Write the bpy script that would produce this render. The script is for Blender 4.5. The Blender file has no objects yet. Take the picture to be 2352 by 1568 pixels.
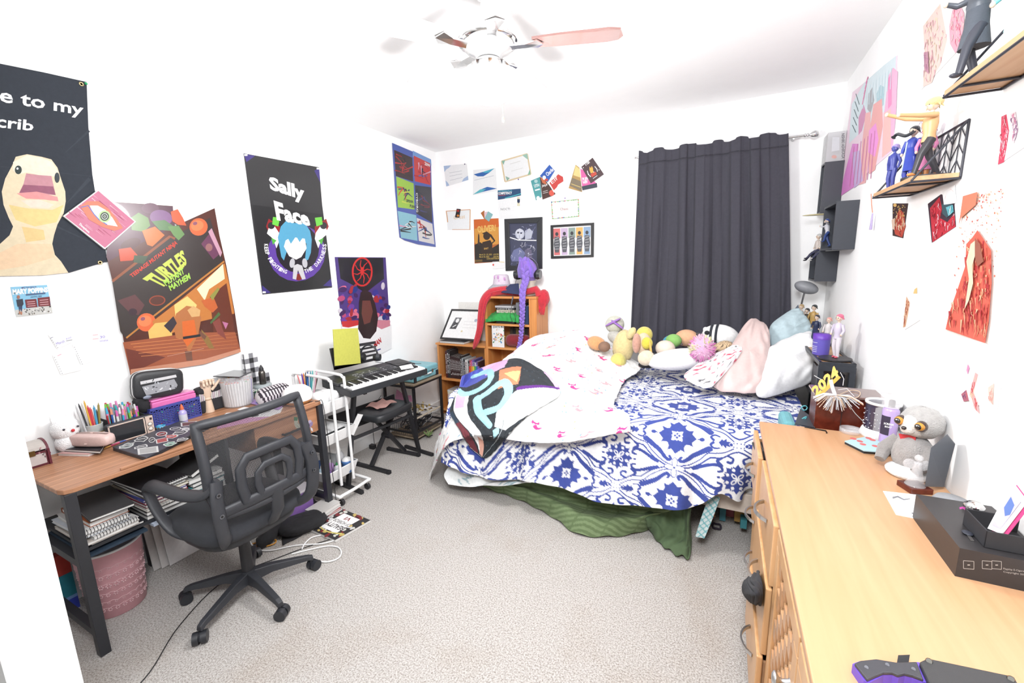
import bpy,math,random
import numpy as np
from mathutils import Vector,Matrix,Euler
random.seed(7)
SC=bpy.context.scene
COL=SC.collection
V=Vector
PI=math.pi
H=1.55
FPX=975.47
YAW,PITCH,ROLL=-0.46489164,-0.17753579,-0.02582173
def cam_basis():
 cy,sy,cp,sp,cr,sr=math.cos(YAW),math.sin(YAW),math.cos(PITCH),math.sin(PITCH),math.cos(ROLL),math.sin(ROLL)
 fwd=V((sy*cp,cy*cp,sp)); r0=V((cy,-sy,0)); u0=r0.cross(fwd)
 return r0*cr+u0*sr,u0*cr-r0*sr,fwd
CR,CU,CF=cam_basis()
cd=bpy.data.cameras.new('camera'); cam=bpy.data.objects.new('camera',cd); COL.objects.link(cam)
cam.matrix_world=Matrix(((CR.x,CU.x,-CF.x,0),(CR.y,CU.y,-CF.y,0),(CR.z,CU.z,-CF.z,H),(0,0,0,1)))
cd.sensor_width=36; cd.lens=FPX/2352*36; cd.clip_start=.02
SC.camera=cam
w=bpy.data.worlds.new('world'); SC.world=w; w.use_nodes=True
w.node_tree.nodes['Background'].inputs[0].default_value=(.85,.92,1,1)
w.node_tree.nodes['Background'].inputs[1].default_value=1.0
def lamp(name,kind,loc,power,size=.1,aim=None,color=(1,1,1)):
 l=bpy.data.lights.new(name,kind); l.energy=power; l.color=color
 if kind=='AREA':l.shape='DISK'; l.size=size
 else:l.shadow_soft_size=size
 o=bpy.data.objects.new(name,l); COL.objects.link(o); o.location=loc
 if aim is not None:o.rotation_euler=(V(aim)-V(loc)).to_track_quat('-Z','Y').to_euler()
 return o
lamp('fan_lamp_light','POINT',(-.96,1.76,2.02),58,.13,color=(1,.99,.98))
lamp('camera_flash_bounce','AREA',(-.15,.02,2.42),62,.7,(-.9,2.6,1.0),color=(.96,.98,1))
SC.view_settings.view_transform='Standard'; SC.view_settings.look='None'
SC.view_settings.gamma=1; SC.view_settings.use_curve_mapping=False
SC.view_settings.exposure=.25
def ray(px,py):return CR*((px-1176)/FPX)+CU*(-(py-784)/FPX)+CF
def W(px,py,x=None,y=None,z=None):
 d=ray(px,py); o=V((0,0,H))
 t=x/d.x if x is not None else(y/d.y if y is not None else(z-H)/d.z)
 return o+d*t
def WP(px,py,p,n):
 d=ray(px,py); o=V((0,0,H)); return o+d*((V(p)-o).dot(n)/d.dot(n))
EXPO=1.5
def lin(c):return c/12.92 if c<=.04045 else((c+.055)/1.055)**2.4
def C(r,g,b,e=None):
 e=e or EXPO
 return tuple(min(.92,lin(v/255)/e)for v in(r,g,b))
WHITE=(.8,.8,.8); BLACK=(.012,.012,.014)
MATS={}
def mat(key,rough=.6,metal=0,nscale=60,namt=.06,bump=0,bscale=400,trans=0,fixed=None,alpha=None,coat=0,sheen=0):
 if key in MATS:return MATS[key]
 m=bpy.data.materials.new(key); m.use_nodes=True; nt=m.node_tree; N=nt.nodes; L=nt.links
 b=N['Principled BSDF']; b.inputs['Roughness'].default_value=rough; b.inputs['Metallic'].default_value=metal
 if coat:b.inputs['Coat Weight'].default_value=coat
 if sheen:b.inputs['Sheen Weight'].default_value=sheen
 tc=N.new('ShaderNodeTexCoord'); ns=N.new('ShaderNodeTexNoise'); ns.inputs['Scale'].default_value=nscale; ns.inputs['Detail'].default_value=3
 L.new(tc.outputs['Object'],ns.inputs['Vector'])
 mr=N.new('ShaderNodeMapRange'); mr.inputs[1].default_value=.25; mr.inputs[2].default_value=.75; mr.inputs[3].default_value=1-namt; mr.inputs[4].default_value=1+namt
 L.new(ns.outputs['Fac'],mr.inputs[0])
 if fixed is None:
  at=N.new('ShaderNodeAttribute'); at.attribute_name='Col'; src=at.outputs['Color']
 else:
  rg=N.new('ShaderNodeRGB'); rg.outputs[0].default_value=(*fixed,1); src=rg.outputs[0]
 mx=N.new('ShaderNodeVectorMath'); mx.operation='SCALE'; L.new(src,mx.inputs[0]); L.new(mr.outputs[0],mx.inputs['Scale'])
 L.new(mx.outputs[0],b.inputs['Base Color'])
 if bump:
  n2=N.new('ShaderNodeTexNoise'); n2.inputs['Scale'].default_value=bscale; n2.inputs['Detail'].default_value=2; L.new(tc.outputs['Object'],n2.inputs['Vector'])
  bp=N.new('ShaderNodeBump'); bp.inputs['Strength'].default_value=bump; bp.inputs['Distance'].default_value=.004; L.new(n2.outputs['Fac'],bp.inputs['Height']); L.new(bp.outputs[0],b.inputs['Normal'])
 if trans:b.inputs['Transmission Weight'].default_value=trans; b.inputs['IOR'].default_value=1.3
 if alpha is not None:b.inputs['Alpha'].default_value=alpha
 MATS[key]=m; return m
mat('matte',.75); mat('satin',.42,namt=.04); mat('gloss',.16,namt=.03,coat=.4); mat('metal',.32,1,namt=.05); mat('chrome',.12,1)
mat('print',.55,namt=.03); mat('poster',.28,namt=.03,coat=.15)
mat('cloth',.9,namt=.07,bump=.25,bscale=500,sheen=.03); mat('plush',1,namt=.12,bump=.9,bscale=220,sheen=.3)
mat('plastic',.45,namt=.05,bump=.15,bscale=900); mat('leather',.38,namt=.06,bump=.25,bscale=350)
mat('clear',.05,alpha=.26,namt=0); mat('film',.15,alpha=.35,namt=.02)
def wood(key,a,b_,axis=1,rough=.45,streak=1.0,plank=None):
 m=bpy.data.materials.new(key); m.use_nodes=True; nt=m.node_tree; N=nt.nodes; L=nt.links; b=N['Principled BSDF']; b.inputs['Roughness'].default_value=rough
 tc=N.new('ShaderNodeTexCoord'); mp=N.new('ShaderNodeMapping'); s=[26,26,26]; s[axis]=1.6; mp.inputs['Scale'].default_value=s
 L.new(tc.outputs['Object'],mp.inputs['Vector'])
 n1=N.new('ShaderNodeTexNoise'); n1.inputs['Scale'].default_value=1.2; n1.inputs['Detail'].default_value=6; n1.inputs['Distortion'].default_value=.6
 L.new(mp.outputs[0],n1.inputs['Vector'])
 cr=N.new('ShaderNodeValToRGB'); cr.color_ramp.elements[0].position=.5-.22*streak; cr.color_ramp.elements[1].position=.5+.22*streak
 cr.color_ramp.elements[0].color=(*a,1); cr.color_ramp.elements[1].color=(*b_,1); L.new(n1.outputs['Fac'],cr.inputs[0])
 out=cr.outputs[0]
 if plank:
  sx=N.new('ShaderNodeSeparateXYZ'); L.new(tc.outputs['Object'],sx.inputs[0])
  mm=N.new('ShaderNodeMath'); mm.operation='PINGPONG'; mm.inputs[1].default_value=plank/2; L.new(sx.outputs[0 if axis==1 else 1],mm.inputs[0])
  lt=N.new('ShaderNodeMath'); lt.operation='LESS_THAN'; lt.inputs[1].default_value=.0012; L.new(mm.outputs[0],lt.inputs[0])
  mc=N.new('ShaderNodeMix'); mc.data_type='RGBA'; L.new(lt.outputs[0],mc.inputs[0]); L.new(out,mc.inputs[6]); mc.inputs[7].default_value=(*[min(.9,v*1.7)for v in b_],1); out=mc.outputs[2]
 L.new(out,b.inputs['Base Color']); MATS[key]=m; return m
wood('maple',C(244,186,138,1.85),C(255,201,154,1.85),1,.35)
wood('maple_front',C(230,172,116,1.45),C(246,196,144,1.45),2,.35)
wood('desk_wood',C(172,118,84),C(214,158,120),1,.4,1.1,plank=.052)
wood('drawer_wood',C(178,122,88),C(216,158,118),1,.4)
wood('pine',C(226,140,70),C(250,178,108),2,.4)
wood('pine_flat',C(232,148,78),C(252,184,114),0,.4)
wood('cherry',C(90,34,22),C(122,50,34),1,.25)
wood('grey_oak',C(168,148,124),C(198,178,152),1,.5)
wood('shelf_wood',C(214,160,112),C(240,196,150),1,.5)
class MB:
 def __init__(s):s.v=[]; s.f=[]; s.c=[]; s.m=[]; s.s=[]; s.T=None; s.mats=[]
 def mi(s,m):
  if m not in s.mats:s.mats.append(m)
  return s.mats.index(m)
 def add(s,vs,fs,c,m='matte',smooth=False):
  o=len(s.v); T=s.T
  s.v+=[tuple(T@V(p))if T else tuple(p)for p in vs]; i=s.mi(m)
  for k,f in enumerate(fs):
   s.f.append(tuple(a+o for a in f)); s.c.append(c[k]if isinstance(c,list)else c); s.m.append(i); s.s.append(smooth)
 def box(s,lo,hi,c=WHITE,m='matte'):
  (a,b,d),(e,f,g)=lo,hi
  vs=[(a,b,d),(e,b,d),(e,f,d),(a,f,d),(a,b,g),(e,b,g),(e,f,g),(a,f,g)]
  s.add(vs,[(0,3,2,1),(4,5,6,7),(0,1,5,4),(1,2,6,5),(2,3,7,6),(3,0,4,7)],c,m); return s
 def cbox(s,ctr,size,c=WHITE,m='matte',rz=0,ry=0,rx=0):
  old=s.T; M=Matrix.Translation(V(ctr))@Euler((rx,ry,rz)).to_matrix().to_4x4(); s.T=(old@M)if old else M
  x,y,z=[q/2 for q in size]; s.box((-x,-y,-z),(x,y,z),c,m); s.T=old; return s
 def hexa(s,bot,top,c=WHITE,m='matte'):
  n=len(bot); s.add(list(bot)+list(top),[tuple(range(n-1,-1,-1)),tuple(range(n,2*n))]+[(i,(i+1)%n,n+(i+1)%n,n+i)for i in range(n)],c,m); return s
 def plate(s,pts,nrm,th,c,m='matte'):
  n=V(nrm).normalized()*th; s.hexa([V(p)-n for p in pts],[V(p)for p in pts],c,m); return s
 def cyl(s,p0,p1,r0,r1=None,c=WHITE,m='matte',n=14,caps=True):
  return s.tube([p0,p1],[r0,r0 if r1 is None else r1],c,m,n,caps)
 def tube(s,pts,r,c=WHITE,m='matte',n=8,caps=True,flat=1,up=None):
  P=[V(p)for p in pts]; k=len(P); R=r if isinstance(r,(list,tuple))else[r]*k
  vs=[]; u=None
  for i in range(k):
   t=(P[min(i+1,k-1)]-P[max(i-1,0)]); t=t.normalized()if t.length>1e-9 else V((0,0,1))
   if u is None:
    q=V(up)if up else(V((0,0,1))if abs(t.z)<.9 else V((1,0,0)))
    u=(q-t*q.dot(t)).normalized()
   else:
    u=u-t*u.dot(t); u=u.normalized()if u.length>1e-6 else t.orthogonal().normalized()
   w_=t.cross(u)
   for j in range(n):
    a=2*PI*j/n; vs.append(P[i]+u*(math.cos(a)*R[i]*flat)+w_*(math.sin(a)*R[i]))
  fs=[(i*n+j,i*n+(j+1)%n,(i+1)*n+(j+1)%n,(i+1)*n+j)for i in range(k-1)for j in range(n)]
  s.add(vs,fs,c,m,True)
  if caps:s.add(vs[:n],[tuple(range(n-1,-1,-1))],c,m); s.add(vs[-n:],[tuple(range(n))],c,m)
  return s
 def bar(s,p0,p1,w_,h,c=WHITE,m='matte',up=(0,0,1)):
  a,b=V(p0),V(p1); t=(b-a).normalized(); u=V(up); u=(u-t*u.dot(t))
  if u.length<1e-4:u=t.orthogonal()
  u.normalize(); q=t.cross(u); vs=[p+q*(sx*w_/2)+u*(sy*h/2)for p in(a,b)for sx,sy in((-1,-1),(1,-1),(1,1),(-1,1))]
  s.add(vs,[(3,2,1,0),(4,5,6,7),(0,1,5,4),(1,2,6,5),(2,3,7,6),(3,0,4,7)],c,m); return s
 def lathe(s,prof,ctr=(0,0,0),c=WHITE,m='matte',n=24,sx=1,sy=1):
  k=len(prof); vs=[]; o=V(ctr)
  for r,z in prof:
   for j in range(n):a=2*PI*j/n; vs.append(o+V((math.cos(a)*r*sx,math.sin(a)*r*sy,z)))
  fs=[(i*n+j,i*n+(j+1)%n,(i+1)*n+(j+1)%n,(i+1)*n+j)for i in range(k-1)for j in range(n)]
  if isinstance(c,list):cc=[c[i]for i in range(k-1)for j in range(n)]; c0,c1=c[0],c[-1]
  else:cc=c; c0=c1=c
  s.add(vs,fs,cc,m,True)
  if prof[0][0]>1e-5:s.add(vs[:n],[tuple(range(n-1,-1,-1))],c0,m)
  if prof[-1][0]>1e-5:s.add(vs[-n:],[tuple(range(n))],c1,m)
  return s
 def ell(s,ctr,r,c=WHITE,m='matte',nu=16,nv=10,rot=None,e=1,noise=0):
  if isinstance(r,(int,float)):r=(r,r,r)
  R=Euler(rot).to_matrix()if rot else None; vs=[]; o=V(ctr)
  sg=lambda q:math.copysign(abs(q)**e,q)
  for i in range(nv+1):
   a=-PI/2+PI*i/nv
   for j in range(nu):
    b=2*PI*j/nu; k=1+noise*math.sin(5*b+3*a+i)*.5
    p=V((r[0]*sg(math.cos(a))*sg(math.cos(b))*k,r[1]*sg(math.cos(a))*sg(math.sin(b))*k,r[2]*sg(math.sin(a))*k)); vs.append(o+(R@p if R else p))
  s.add(vs,[(i*nu+j,i*nu+(j+1)%nu,(i+1)*nu+(j+1)%nu,(i+1)*nu+j)for i in range(nv)for j in range(nu)],c,m,True); return s
 def grid(s,fn,nu,nv,c=WHITE,m='cloth',smooth=True):
  vs=[fn(i/nu,j/nv)for j in range(nv+1)for i in range(nu+1)]; k=nu+1
  cc=[c((i+.5)/nu,(j+.5)/nv)for j in range(nv)for i in range(nu)]if callable(c)else c
  s.add(vs,[(j*k+i,j*k+i+1,(j+1)*k+i+1,(j+1)*k+i)for j in range(nv)for i in range(nu)],cc,m,smooth); return s
 def build(s,name,parent=None,bevel=0,label=None,cat=None,group=None,kind=None,solid=0,local=False,sub=0):
  vs=s.v; me=bpy.data.meshes.new(name)
  if local:o=V((0,0,0))
  elif parent:
   o=V(parent.location)
   if parent.parent:o=o+V(parent.parent.location)
  else:
   a=np.array(vs); lo=a.min(0); hi=a.max(0); o=V(((lo[0]+hi[0])/2,(lo[1]+hi[1])/2,lo[2]))
  me.from_pydata([(p[0]-o.x,p[1]-o.y,p[2]-o.z)for p in vs],[],s.f)
  for q in s.mats:me.materials.append(MATS[q])
  me.polygons.foreach_set('material_index',s.m); me.polygons.foreach_set('use_smooth',s.s)
  at=me.color_attributes.new('Col','FLOAT_COLOR','CORNER'); arr=[]
  for f,c in zip(s.f,s.c):arr+=[c[0],c[1],c[2],1]*len(f)
  at.data.foreach_set('color',arr); me.update()
  ob=bpy.data.objects.new(name,me); COL.objects.link(ob)
  if parent:ob.parent=parent
  elif not local:ob.location=o
  if bevel:b=ob.modifiers.new('bevel','BEVEL'); b.width=bevel; b.segments=2; b.limit_method='ANGLE'; b.angle_limit=.7
  if solid:b=ob.modifiers.new('solid','SOLIDIFY'); b.thickness=solid; b.offset=0
  if sub:b=ob.modifiers.new('sub','SUBSURF'); b.levels=sub; b.render_levels=sub
  tag(ob,label,cat,group,kind); return ob
def tag(o,label=None,cat=None,group=None,kind=None):
 if label:o['label']=label
 if cat:o['category']=cat
 if group:o['group']=group
 if kind:o['kind']=kind
 return o
def thing(name,label,cat,loc,group=None,rz=0):
 o=bpy.data.objects.new(name,None); COL.objects.link(o); o.location=loc; o.rotation_euler=(0,0,rz); o.empty_display_size=.05
 return tag(o,label,cat,group)
def clone(root,loc,rz=None,label=None,group=None):
 r=root.copy(); COL.objects.link(r); r.location=loc
 if rz is not None:r.rotation_euler=(0,0,rz)
 tag(r,label,None,group)
 for ch in list(root.children):
  c=ch.copy(); COL.objects.link(c); c.parent=r
  for g in ch.children:d=g.copy(); COL.objects.link(d); d.parent=c
 return r
def rot2(x,y,a):return x*math.cos(a)-y*math.sin(a),x*math.sin(a)+y*math.cos(a)
def lerp(a,b,t):return a+(b-a)*t
def smooth_path(pts,n=6):
 P=[V(p)for p in pts]; out=[]
 for i in range(len(P)-1):
  p0,p1,p2,p3=P[max(i-1,0)],P[i],P[i+1],P[min(i+2,len(P)-1)]
  for k in range(n):
   t=k/n; out.append(.5*((2*p1)+(p2-p0)*t+(2*p0-5*p1+4*p2-p3)*t*t+(3*p1-p0-3*p2+p3)*t**3))
 return out+[P[-1]]
TXT={}
def text_mesh(t,bold=.0):
 if(t,bold)in TXT:return TXT[(t,bold)]
 cu=bpy.data.curves.new('t','FONT'); cu.body=t; cu.resolution_u=2; cu.offset=bold; ob=bpy.data.objects.new('t',cu)
 me=ob.to_mesh(); vs=np.array([tuple(v.co)for v in me.vertices]); fs=[tuple(p.vertices)for p in me.polygons]
 ob.to_mesh_clear(); bpy.data.objects.remove(ob); bpy.data.curves.remove(cu)
 lo,hi=vs.min(0),vs.max(0); vs=[((p[0]-lo[0])/(hi[0]-lo[0]),(p[1]-lo[1])/(hi[1]-lo[1]))for p in vs]
 TXT[(t,bold)]=(vs,fs); return vs,fs
class Art:
 def __init__(s,p,n,mb=None,m='print',eps=.00003,T=None):
  s.p=V(p); s.n=V(n).normalized(); s.mb=mb or MB(); s.m=m; s.k=1; s.eps=eps; s.T=T
 def P(s,q):
  base=s.T(q)if s.T else WP(q[0],q[1],s.p,s.n)
  return base+s.n*s.eps*s.k
 def poly(s,pts,c):
  s.mb.add([s.P(q)for q in pts],[tuple(range(len(pts)))],c,s.m); s.k+=1; return s
 def ell(s,cx,cy,rx,ry,c,rot=0,n=20):
  r=math.radians(rot); return s.poly([(cx+rx*math.cos(a)*math.cos(r)-ry*math.sin(a)*math.sin(r),cy+rx*math.cos(a)*math.sin(r)+ry*math.sin(a)*math.cos(r))for a in[2*PI*i/n for i in range(n)]],c)
 def line(s,pts,w_,c,w1=None):
  L,R=[],[]; k=len(pts)
  for i,p in enumerate(pts):
   a,b=pts[max(i-1,0)],pts[min(i+1,k-1)]; dx,dy=b[0]-a[0],b[1]-a[1]; d=math.hypot(dx,dy)or 1
   ww=w_ if w1 is None else lerp(w_,w1,i/(k-1)); nx,ny=-dy/d*ww/2,dx/d*ww/2; L.append((p[0]+nx,p[1]+ny)); R.append((p[0]-nx,p[1]-ny))
  vs=[s.P(q)for q in L+R]; s.mb.add(vs,[(i,i+1,k+i+1,k+i)for i in range(k-1)],c,s.m); s.k+=1; return s
 def text(s,t,quad,c,bold=0):
  vs,fs=text_mesh(t,bold); a,b,d,e=[s.P(q)for q in quad]
  s.mb.add([(e*(1-u)+d*u)*(1-v)+(a*(1-u)+b*u)*v for u,v in vs],fs,c,s.m); s.k+=1; return s
 def frame(s,q,w_,c):
  for i in range(4):s.line([q[i],q[(i+1)%4]],w_,c)
  return s
def quadpt(q,u,v):
 return((q[0][0]*(1-u)+q[1][0]*u)*(1-v)+(q[3][0]*(1-u)+q[2][0]*u)*v,(q[0][1]*(1-u)+q[1][1]*u)*(1-v)+(q[3][1]*(1-u)+q[2][1]*u)*v)
class QArt(Art):
 def __init__(s,q,p,n,**k):super().__init__(p,n,**k); s.q=q
 def P(s,q):return super().P(quadpt(s.q,q[0],q[1]))
def scribble(a,pts_fn,n,c,w_):
 for i in range(n):a.line(pts_fn(i),w_,c)
XL,XR,YB,ZC=-2.76,.67,3.85,2.72
mat('wallpaint',.85,nscale=9,namt=.015,bump=.12,bscale=160)
def carpet():
 m=bpy.data.materials.new('carpet'); m.use_nodes=True; nt=m.node_tree; N=nt.nodes; L=nt.links; b=N['Principled BSDF']; b.inputs['Roughness'].default_value=1
 tc=N.new('ShaderNodeTexCoord')
 def noise(sc,det,src=tc.outputs['Object']):
  n=N.new('ShaderNodeTexNoise'); n.inputs['Scale'].default_value=sc; n.inputs['Detail'].default_value=det; L.new(src,n.inputs['Vector']); return n.outputs['Fac']
 def ramp(f,p0,c0,p1,c1):
  r=N.new('ShaderNodeValToRGB'); r.color_ramp.elements[0].position=p0; r.color_ramp.elements[1].position=p1
  r.color_ramp.elements[0].color=(*c0,1); r.color_ramp.elements[1].color=(*c1,1); L.new(f,r.inputs[0]); return r.outputs[0]
 base=ramp(noise(150,3),.34,C(188,180,173,1.6),.6,C(240,236,232,1.6))
 fleck=ramp(noise(230,3),.31,(.46,.39,.33),.43,(1,1,1))
 stain=ramp(noise(2.6,6),.28,(.90,.86,.82),.46,(1,1,1))
 x=N.new('ShaderNodeVectorMath'); x.operation='MULTIPLY'; L.new(base,x.inputs[0]); L.new(fleck,x.inputs[1])
 y=N.new('ShaderNodeVectorMath'); y.operation='MULTIPLY'; L.new(x.outputs[0],y.inputs[0]); L.new(stain,y.inputs[1]); L.new(y.outputs[0],b.inputs['Base Color'])
 bp=N.new('ShaderNodeBump'); bp.inputs['Strength'].default_value=.7; bp.inputs['Distance'].default_value=.008; L.new(noise(170,4),bp.inputs['Height']); L.new(bp.outputs[0],b.inputs['Normal']); MATS['carpet']=m
carpet()
WP_=(.92,.92,.92)
def struct(name,lo,hi,m='wallpaint',c=WP_):
 b=MB(); b.box(lo,hi,c,m); return b.build(name,kind='structure',bevel=0)
struct('floor',(XL-.1,-1.7,-.1),(XR+.1,YB+.1,0),'carpet')
struct('ceiling',(XL-.1,-1.7,ZC),(XR+.1,YB+.1,ZC+.1),c=(.96,.96,.96))
struct('wall_left',(XL-.1,.3,0),(XL,YB+.1,ZC))
struct('wall_back',(XL,YB,0),(XR,YB+.1,ZC))
struct('wall_right',(XR,-1.7,0),(XR+.1,YB+.1,ZC))
struct('wall_front',(XL,.2,0),(-1.36,.31,ZC),c=(.72,.73,.725))  # darker than the other walls: its dimmer light is put into the colour
struct('wall_hall',(XL-.1,-1.6,0),(XL,.2,ZC))
struct('wall_rear',(XL-.1,-1.7,0),(XR,-1.6,ZC))
mat('trimpaint',.4,namt=.02)
struct('baseboard_left',(XL,.31,0),(XL+.014,YB,.10),'trimpaint')
struct('baseboard_back',(XL+.014,YB-.014,0),(XR,YB,.10),'trimpaint')
fx,fy=-.96,1.76
FW=(.80,.80,.80);
fan=thing('ceiling_fan','white and chrome ceiling fan with five blades and a frosted bowl light','ceiling fan',(fx,fy,ZC))
b=MB(); b.lathe([(.0,ZC),(.075,ZC-.001),(.078,ZC-.03),(.05,ZC-.06),(.02,ZC-.065)][::-1],(fx,fy,0),FW,'chrome'); b.build('canopy',fan)
b=MB(); b.cyl((fx,fy,ZC-.16),(fx,fy,ZC-.05),.013,c=FW,m='chrome'); b.build('downrod',fan)
ZF=ZC-.02; fan.location.z=ZC
b=MB(); b.lathe([(.03,-.135),(.08,-.15),(.115,-.175),(.12,-.21),(.10,-.245),(.06,-.265),(.05,-.28)][::-1],(fx,fy,ZF),FW,'gloss'); b.build('motor_housing',fan)
b=MB(); b.lathe([(.118,-.205),(.128,-.21),(.128,-.222),(.112,-.228)][::-1],(fx,fy,ZF),FW,'chrome'); b.build('trim_ring',fan)
zb=ZF-.235
BLA=[162,234,306,18,90]
for i,a in enumerate(BLA):
 r=math.radians(a); ca,sa=math.cos(r),math.sin(r)
 def pt(d,s,z):return(fx+ca*d-sa*s,fy+sa*d+ca*s,zb+z)
 b=MB(); top=[pt(.19,-.045,.004),pt(.30,-.062,.0),pt(.50,-.068,-.002),pt(.545,-.055,-.002),pt(.56,0,0),pt(.545,.055,.012),pt(.50,.068,.014),pt(.30,.062,.014),pt(.19,.045,.012)]
 bl=b.hexa([(x,y,z-.008)for x,y,z in top],top,C(160,118,112)if i==3 else C(235,232,232),'gloss').build('blade',fan)
 b=MB(); b.hexa([pt(.09,-.02,-.012),pt(.16,-.02,-.012),pt(.21,-.04,-.009),pt(.235,0,-.009),pt(.21,.04,-.002),pt(.16,.02,-.008),pt(.09,.02,-.008)],[pt(.09,-.02,-.006),pt(.16,-.02,-.006),pt(.21,-.04,-.005),pt(.235,0,-.005),pt(.21,.04,.002),pt(.16,.02,-.002),pt(.09,.02,-.002)],FW,'chrome'); b.build('blade_arm',bl)
b=MB(); b.lathe([(.05,-.285),(.075,-.30),(.075,-.325)][::-1],(fx,fy,ZF),FW,'chrome'); b.build('light_fitter',fan)
b=MB(); mat('frosted',.5,trans=.25,namt=0)
b.lathe([(.072,-.325),(.135,-.35),(.14,-.37),(.12,-.41),(.07,-.44),(.0,-.45)][::-1],(fx,fy,ZF),(.86,.86,.86),'frosted'); b.build('glass_bowl',fan)
b=MB(); b.tube([(fx+.06,fy,ZF-.33),(fx+.062,fy,ZF-.52)],.0012,C(220,210,200),'metal',5); b.ell((fx+.062,fy,ZF-.53),(.006,.006,.012),C(235,190,160),nu=8,nv=6); b.build('pull_chain',fan)
p=W(1295,225,y=YB)
T=.82; dx0=.20
dr=thing('dresser','long maple veneer dresser along the right wall with drawers and lattice doors','dresser',(.42,1.2,0))
b=MB(); b.box((.176,.22,T-.022),(.666,2.15,T),m='maple'); b.build('top',dr,bevel=.004)
b=MB(); b.box((dx0,.24,.06),(.66,2.13,T-.022),m='maple_front'); b.box((dx0+.02,.24,0),(.65,2.12,.06),m='maple_front'); b.build('body',dr,bevel=.003)
def bow_handle(parent,x,y0,y1,z):
 m_=MB(); n=9; pts=[]
 for i in range(n):t=i/(n-1); pts.append((x-.001-.032*math.sin(PI*t)**.7,lerp(y0,y1,t),z))
 for i in range(n-1):m_.bar(pts[i],pts[i+1],.006,.012,(.6,.6,.6),'metal',up=(0,0,1))
 m_.build('handle',parent)
def drawer(y0,y1,z0,z1,pull,hy,hz):
 m_=MB(); x=dx0-.003-pull
 m_.box((x-.018,y0,z0),(x,y1,z1),m='maple_front')
 if pull>.01:
  m_.box((x,y0+.02,z0+.02),(dx0-.001,y0+.03,z1-.03),m='maple'); m_.box((x,y1-.03,z0+.02),(dx0-.001,y1-.02,z1-.03),m='maple'); m_.box((x,y0+.02,z0+.02),(dx0-.001,y1-.02,z0+.03),m='maple')
 d=m_.build('drawer',dr,bevel=.004); bow_handle(d,x-.018,hy-.065,hy+.065,hz)
drawer(1.815,2.125,.585,.785,.024,1.95,.67)
drawer(1.815,2.125,.385,.575,.010,1.96,.46)
drawer(1.815,2.125,.08,.375,.0,1.96,.24)
drawer(1.335,1.80,.585,.785,.012,1.55,.71)
drawer(1.335,1.80,.345,.575,.018,1.53,.49)
drawer(1.335,1.80,.08,.335,.026,1.50,.24)
def lattice_door(y0,y1,hingeoff,ky):
 m_=MB(); z0,z1=.08,.785; x1=dx0-.003; x0=x1-.02; w_=.05
 for a,c_ in(((y0,z0),(y1,z0+w_)),((y0,z1-w_),(y1,z1)),((y0,z0+w_),(y0+w_,z1-w_)),((y1-w_,z0+w_),(y1,z1-w_))):
  m_.box((x0,a[0],a[1]),(x1,c_[0],c_[1]),m='maple_front')
 d=m_.build('door',dr,bevel=.003)
 m_=MB(); n=7
 for i in range(n):
  for j in range(12):
   ya=lerp(y0+w_,y1-w_,i/n); yb=lerp(y0+w_,y1-w_,(i+1)/n); za=lerp(z0+w_,z1-w_,j/12); zb_=lerp(z0+w_,z1-w_,(j+1)/12)
   if(i+j)%2:m_.box((x0+.004,ya+.004,za),(x0+.010,yb-.004,zb_),m='maple')
   else:m_.box((x0+.010,ya,za+.006),(x0+.016,yb,zb_-.006),m='maple_front')
 m_.build('lattice_panel',d)
 m_=MB(); m_.T=Matrix.Translation((x0,ky,.63))@Euler((0,-PI/2,0)).to_matrix().to_4x4(); m_.lathe([(.011,0),(.008,.004),(.005,.014),(.006,.02),(.016,.026),(.016,.03),(.009,.034)],c=(.6,.6,.6),m='metal',n=16); m_.T=None; m_.build('knob',d)
lattice_door(.925,1.325,0,.965); lattice_door(.515,.915,0,.875)
lattice_door(.25,.505,0,.47)
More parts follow.
